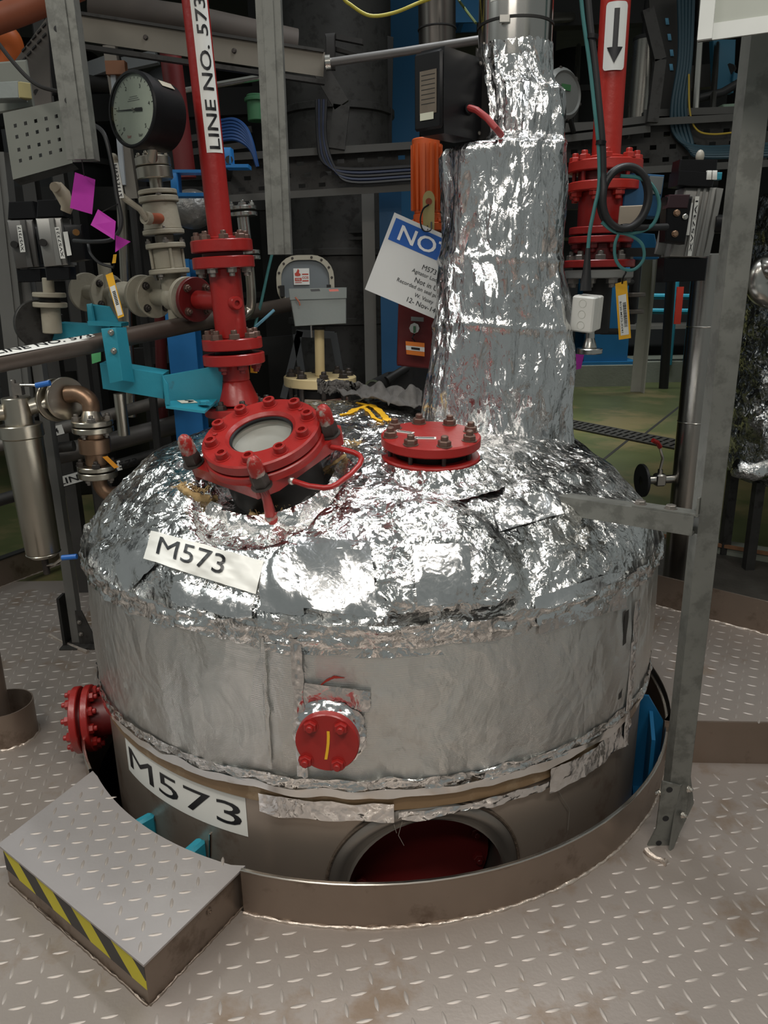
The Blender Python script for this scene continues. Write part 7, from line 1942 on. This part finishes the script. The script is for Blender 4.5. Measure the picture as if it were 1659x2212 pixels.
for lbl, x, Y, r, y0 in (('large dark tank in the gloom behind the riser', 480, 6.2, .55, 150), ('large dark tank in the gloom at the far left', 120, 6.6, .6, 100), ('large dark tank in the gloom behind the sign', 900, 7.2, .6, 120), ('dark tank in the gloom at the upper right', 1480, 7.4, .55, 60), ('dark slim tank in the gloom behind the valve stack', 1230, 6.8, .3, 100)):
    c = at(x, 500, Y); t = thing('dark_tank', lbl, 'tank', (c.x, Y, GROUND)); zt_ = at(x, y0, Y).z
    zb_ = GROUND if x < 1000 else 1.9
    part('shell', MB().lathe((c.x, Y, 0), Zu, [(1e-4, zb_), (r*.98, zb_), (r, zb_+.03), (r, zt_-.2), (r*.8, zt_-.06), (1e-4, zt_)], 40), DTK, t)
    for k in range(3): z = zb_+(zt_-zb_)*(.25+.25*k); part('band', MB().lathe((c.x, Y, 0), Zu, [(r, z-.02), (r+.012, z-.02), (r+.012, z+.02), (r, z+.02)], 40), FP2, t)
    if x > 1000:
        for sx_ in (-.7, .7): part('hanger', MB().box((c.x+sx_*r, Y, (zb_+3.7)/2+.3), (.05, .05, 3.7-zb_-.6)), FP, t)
# thin process lines among the frames
for lbl, pts, d, m in (('slim steel line rising behind the ivory column', [(285, 900, 4.0), (262, 420, 4.0)], .05, BRSTEEL), ('short steel stub hanging under the grey pipes', [(258, 850, 3.6), (268, 940, 3.6)], .055, BRSTEEL), ('dark red line behind the bright blue column', [(352, 940, 4.1), (345, 640, 4.1)], .06, MATS['maroon_pipe']),
                       ('dull steel line crossing behind the gauge', [(20, 165, 4.4), (330, 190, 4.75)], .08, FP2), ('slim line behind the cable coil', [(1180, 40, 4.6), (1250, 36, 5.35)], .05, BRSTEEL), ('slim bright line left of the framed board', [(1520, -60, 4.4), (1500, 262, 4.0)], .035, STEEL),
                       ('slim bright line under the framed board', [(1552, 60, 4.9), (1538, 250, 4.0)], .03, STEEL), ('dark hose crossing below the framed board', [(1500, 215, 4.2), (1560, 200, 4.2), (1620, 165, 4.2)], .04, RUBBER), ('dark line behind the brown pipe at the left', [(-40, 640, 3.6), (60, 650, 3.6), (130, 690, 3.6)], .05, FP2),
                       ('slim bright line behind the red stack', [(1250, 100, 5.3), (1240, 300, 3.9)], .03, STEEL)):
    px_pipe('process_line', lbl, pts, d, m)
t = thing('small_green_enclosure', 'small pale green enclosure on the tray below the framed board', 'enclosure', at(1585, 245, 4.0)); px_block(t, 'box', ((1562, 225), (1606, 222), (1604, 245), (1562, 248)), 3.95, .06, mat('pale_green_box', (.20, .28, .21), .5)); px_block(t, 'lid_tab', ((1596, 218), (1608, 218), (1604, 242), (1594, 243)), 3.94, .02, MATS['pale_green_box'])
t = thing('blue_equipment_frame', 'blue equipment frame glimpsed under the framed board', 'frame', at(1560, 250, 4.7)); px_block(t, 'panel', ((1540, 85), (1590, 85), (1585, 200), (1545, 200)), 4.7, .05, mat('mid_blue_paint', (.03, .16, .26), .5)); px_block(t, 'side_tab', ((1585, 155), (1612, 165), (1605, 185), (1582, 175)), 4.68, .05, MATS['mid_blue_paint'])
def stay(name_label, p, q, r=.012):
    o = [x for x in bpy.data.objects if x.get('label') == name_label][0]
    part('stay', MB().cyl(p, q, r, n=8), FP, o)
stay('dark angle bracket holding the left end of the grey bar', at(712, 110, 3.16), at(712, 110, 4.1))
stay('beige galvanised channel beam running behind the gauge and riser', at(300, 80, 3.25), at(300, 80, 4.8))
stay('small green valve bonnet glimpsed between riser and hanging strut', at(556, 235, 4.0), at(556, 225, 4.95))
stay('rounded grey inspection hatch with cream rim and red white sticker', at(660, 610, 3.77), at(690, 610, 4.3), .04)
stay('round grey transmitter housing with green mark behind the foil neck', at(1220, 215, 3.42), at(1240, 290, 3.87))
stay('crumpled grey lagged valve body behind the red riser', at(415, 452, 3.5), at(415, 445, 4.65), .03)
stay('long slotted cable tray behind the riser and the hanging strut', at(700, 380, 3.75), at(700, 380, 4.2), .02)
stay('sloping dark galvanised sheet hood behind the left hanging strut', at(80, 200, 3.1), at(150, 200, 4.4))
stay('blue equipment frame glimpsed under the framed board', at(1575, 150, 4.7), at(1580, 150, 4.9), .03)
stay('bright blue channel bracket right of the red riser', at(495, 345, 3.2), at(495, 380, 3.76), .015)
stay('grey conduit post with brown clamp behind the pressure gauge', at(286, 425, 3.6), V(at(286, 425, 3.6).x, 3.6, GROUND), .02)
stay('tilted blue and white notice card hanging behind the foil neck', at(924, 498, 2.875), at(922, 470, 2.93), .002)
stay('upper magenta tag hanging below the left galvanised strut', at(182, 380, 2.58), at(176, 340, 2.5), .0015)
stay('lower magenta tag twisted beside the lever valve', at(220, 458, 2.60), at(256, 440, 2.69), .0015)
stay('small magenta tag end below the twisted magenta tag', at(255, 515, 2.62), at(250, 508, 2.66), .0015)
stay('short yellow tag above the ivory flanges beside a black cable', at(247, 552, 2.74), at(246, 576, 2.76), .0015)
# made-up soffit over the rear only, added to block the bright world background
struct('ceiling', MB().box((.5, 9.6, 3.75), (19, 9.8, .1)), mat('added_soffit', (.05, .05, .05), .8), 0)

# repeats belong together
GROUPS = {'tray_cable': 'cables in the trays', 'blue_cable': 'blue cables beside the riser', 'magenta_tag': 'magenta tags', 'yellow_tag': 'yellow tags', 'frame_post': 'dark frame posts in the background', 'frame_beam': 'dark frame beams in the background',
          'dark_tank': 'dark tanks in the background', 'process_line': 'thin process lines in the background', 'hanging_strut': 'hanging galvanised struts', 'cable_tray': 'slotted cable trays', 'blue_column': 'blue steel columns', 'cable_tie': 'black cable ties',
          'valve_actuator': 'valve actuators at the left', 'earth_wire': 'earth wires', 'teal_bracket': 'teal brackets', 'labelled_line': 'labelled pipes behind the filter', 'grey_line': 'grey pipes behind the filter', 'pale_beam': 'pale painted beams', 'tray_riser_rail': 'bent tray rails', 'blue_bracket': 'bright blue brackets', 'looped_cable': 'cables below the magenta tags'}
for o in bpy.data.objects:
    if o.parent is None and o.name.split('.')[0] in GROUPS and 'label' in o: o['group'] = GROUPS[o.name.split('.')[0]]
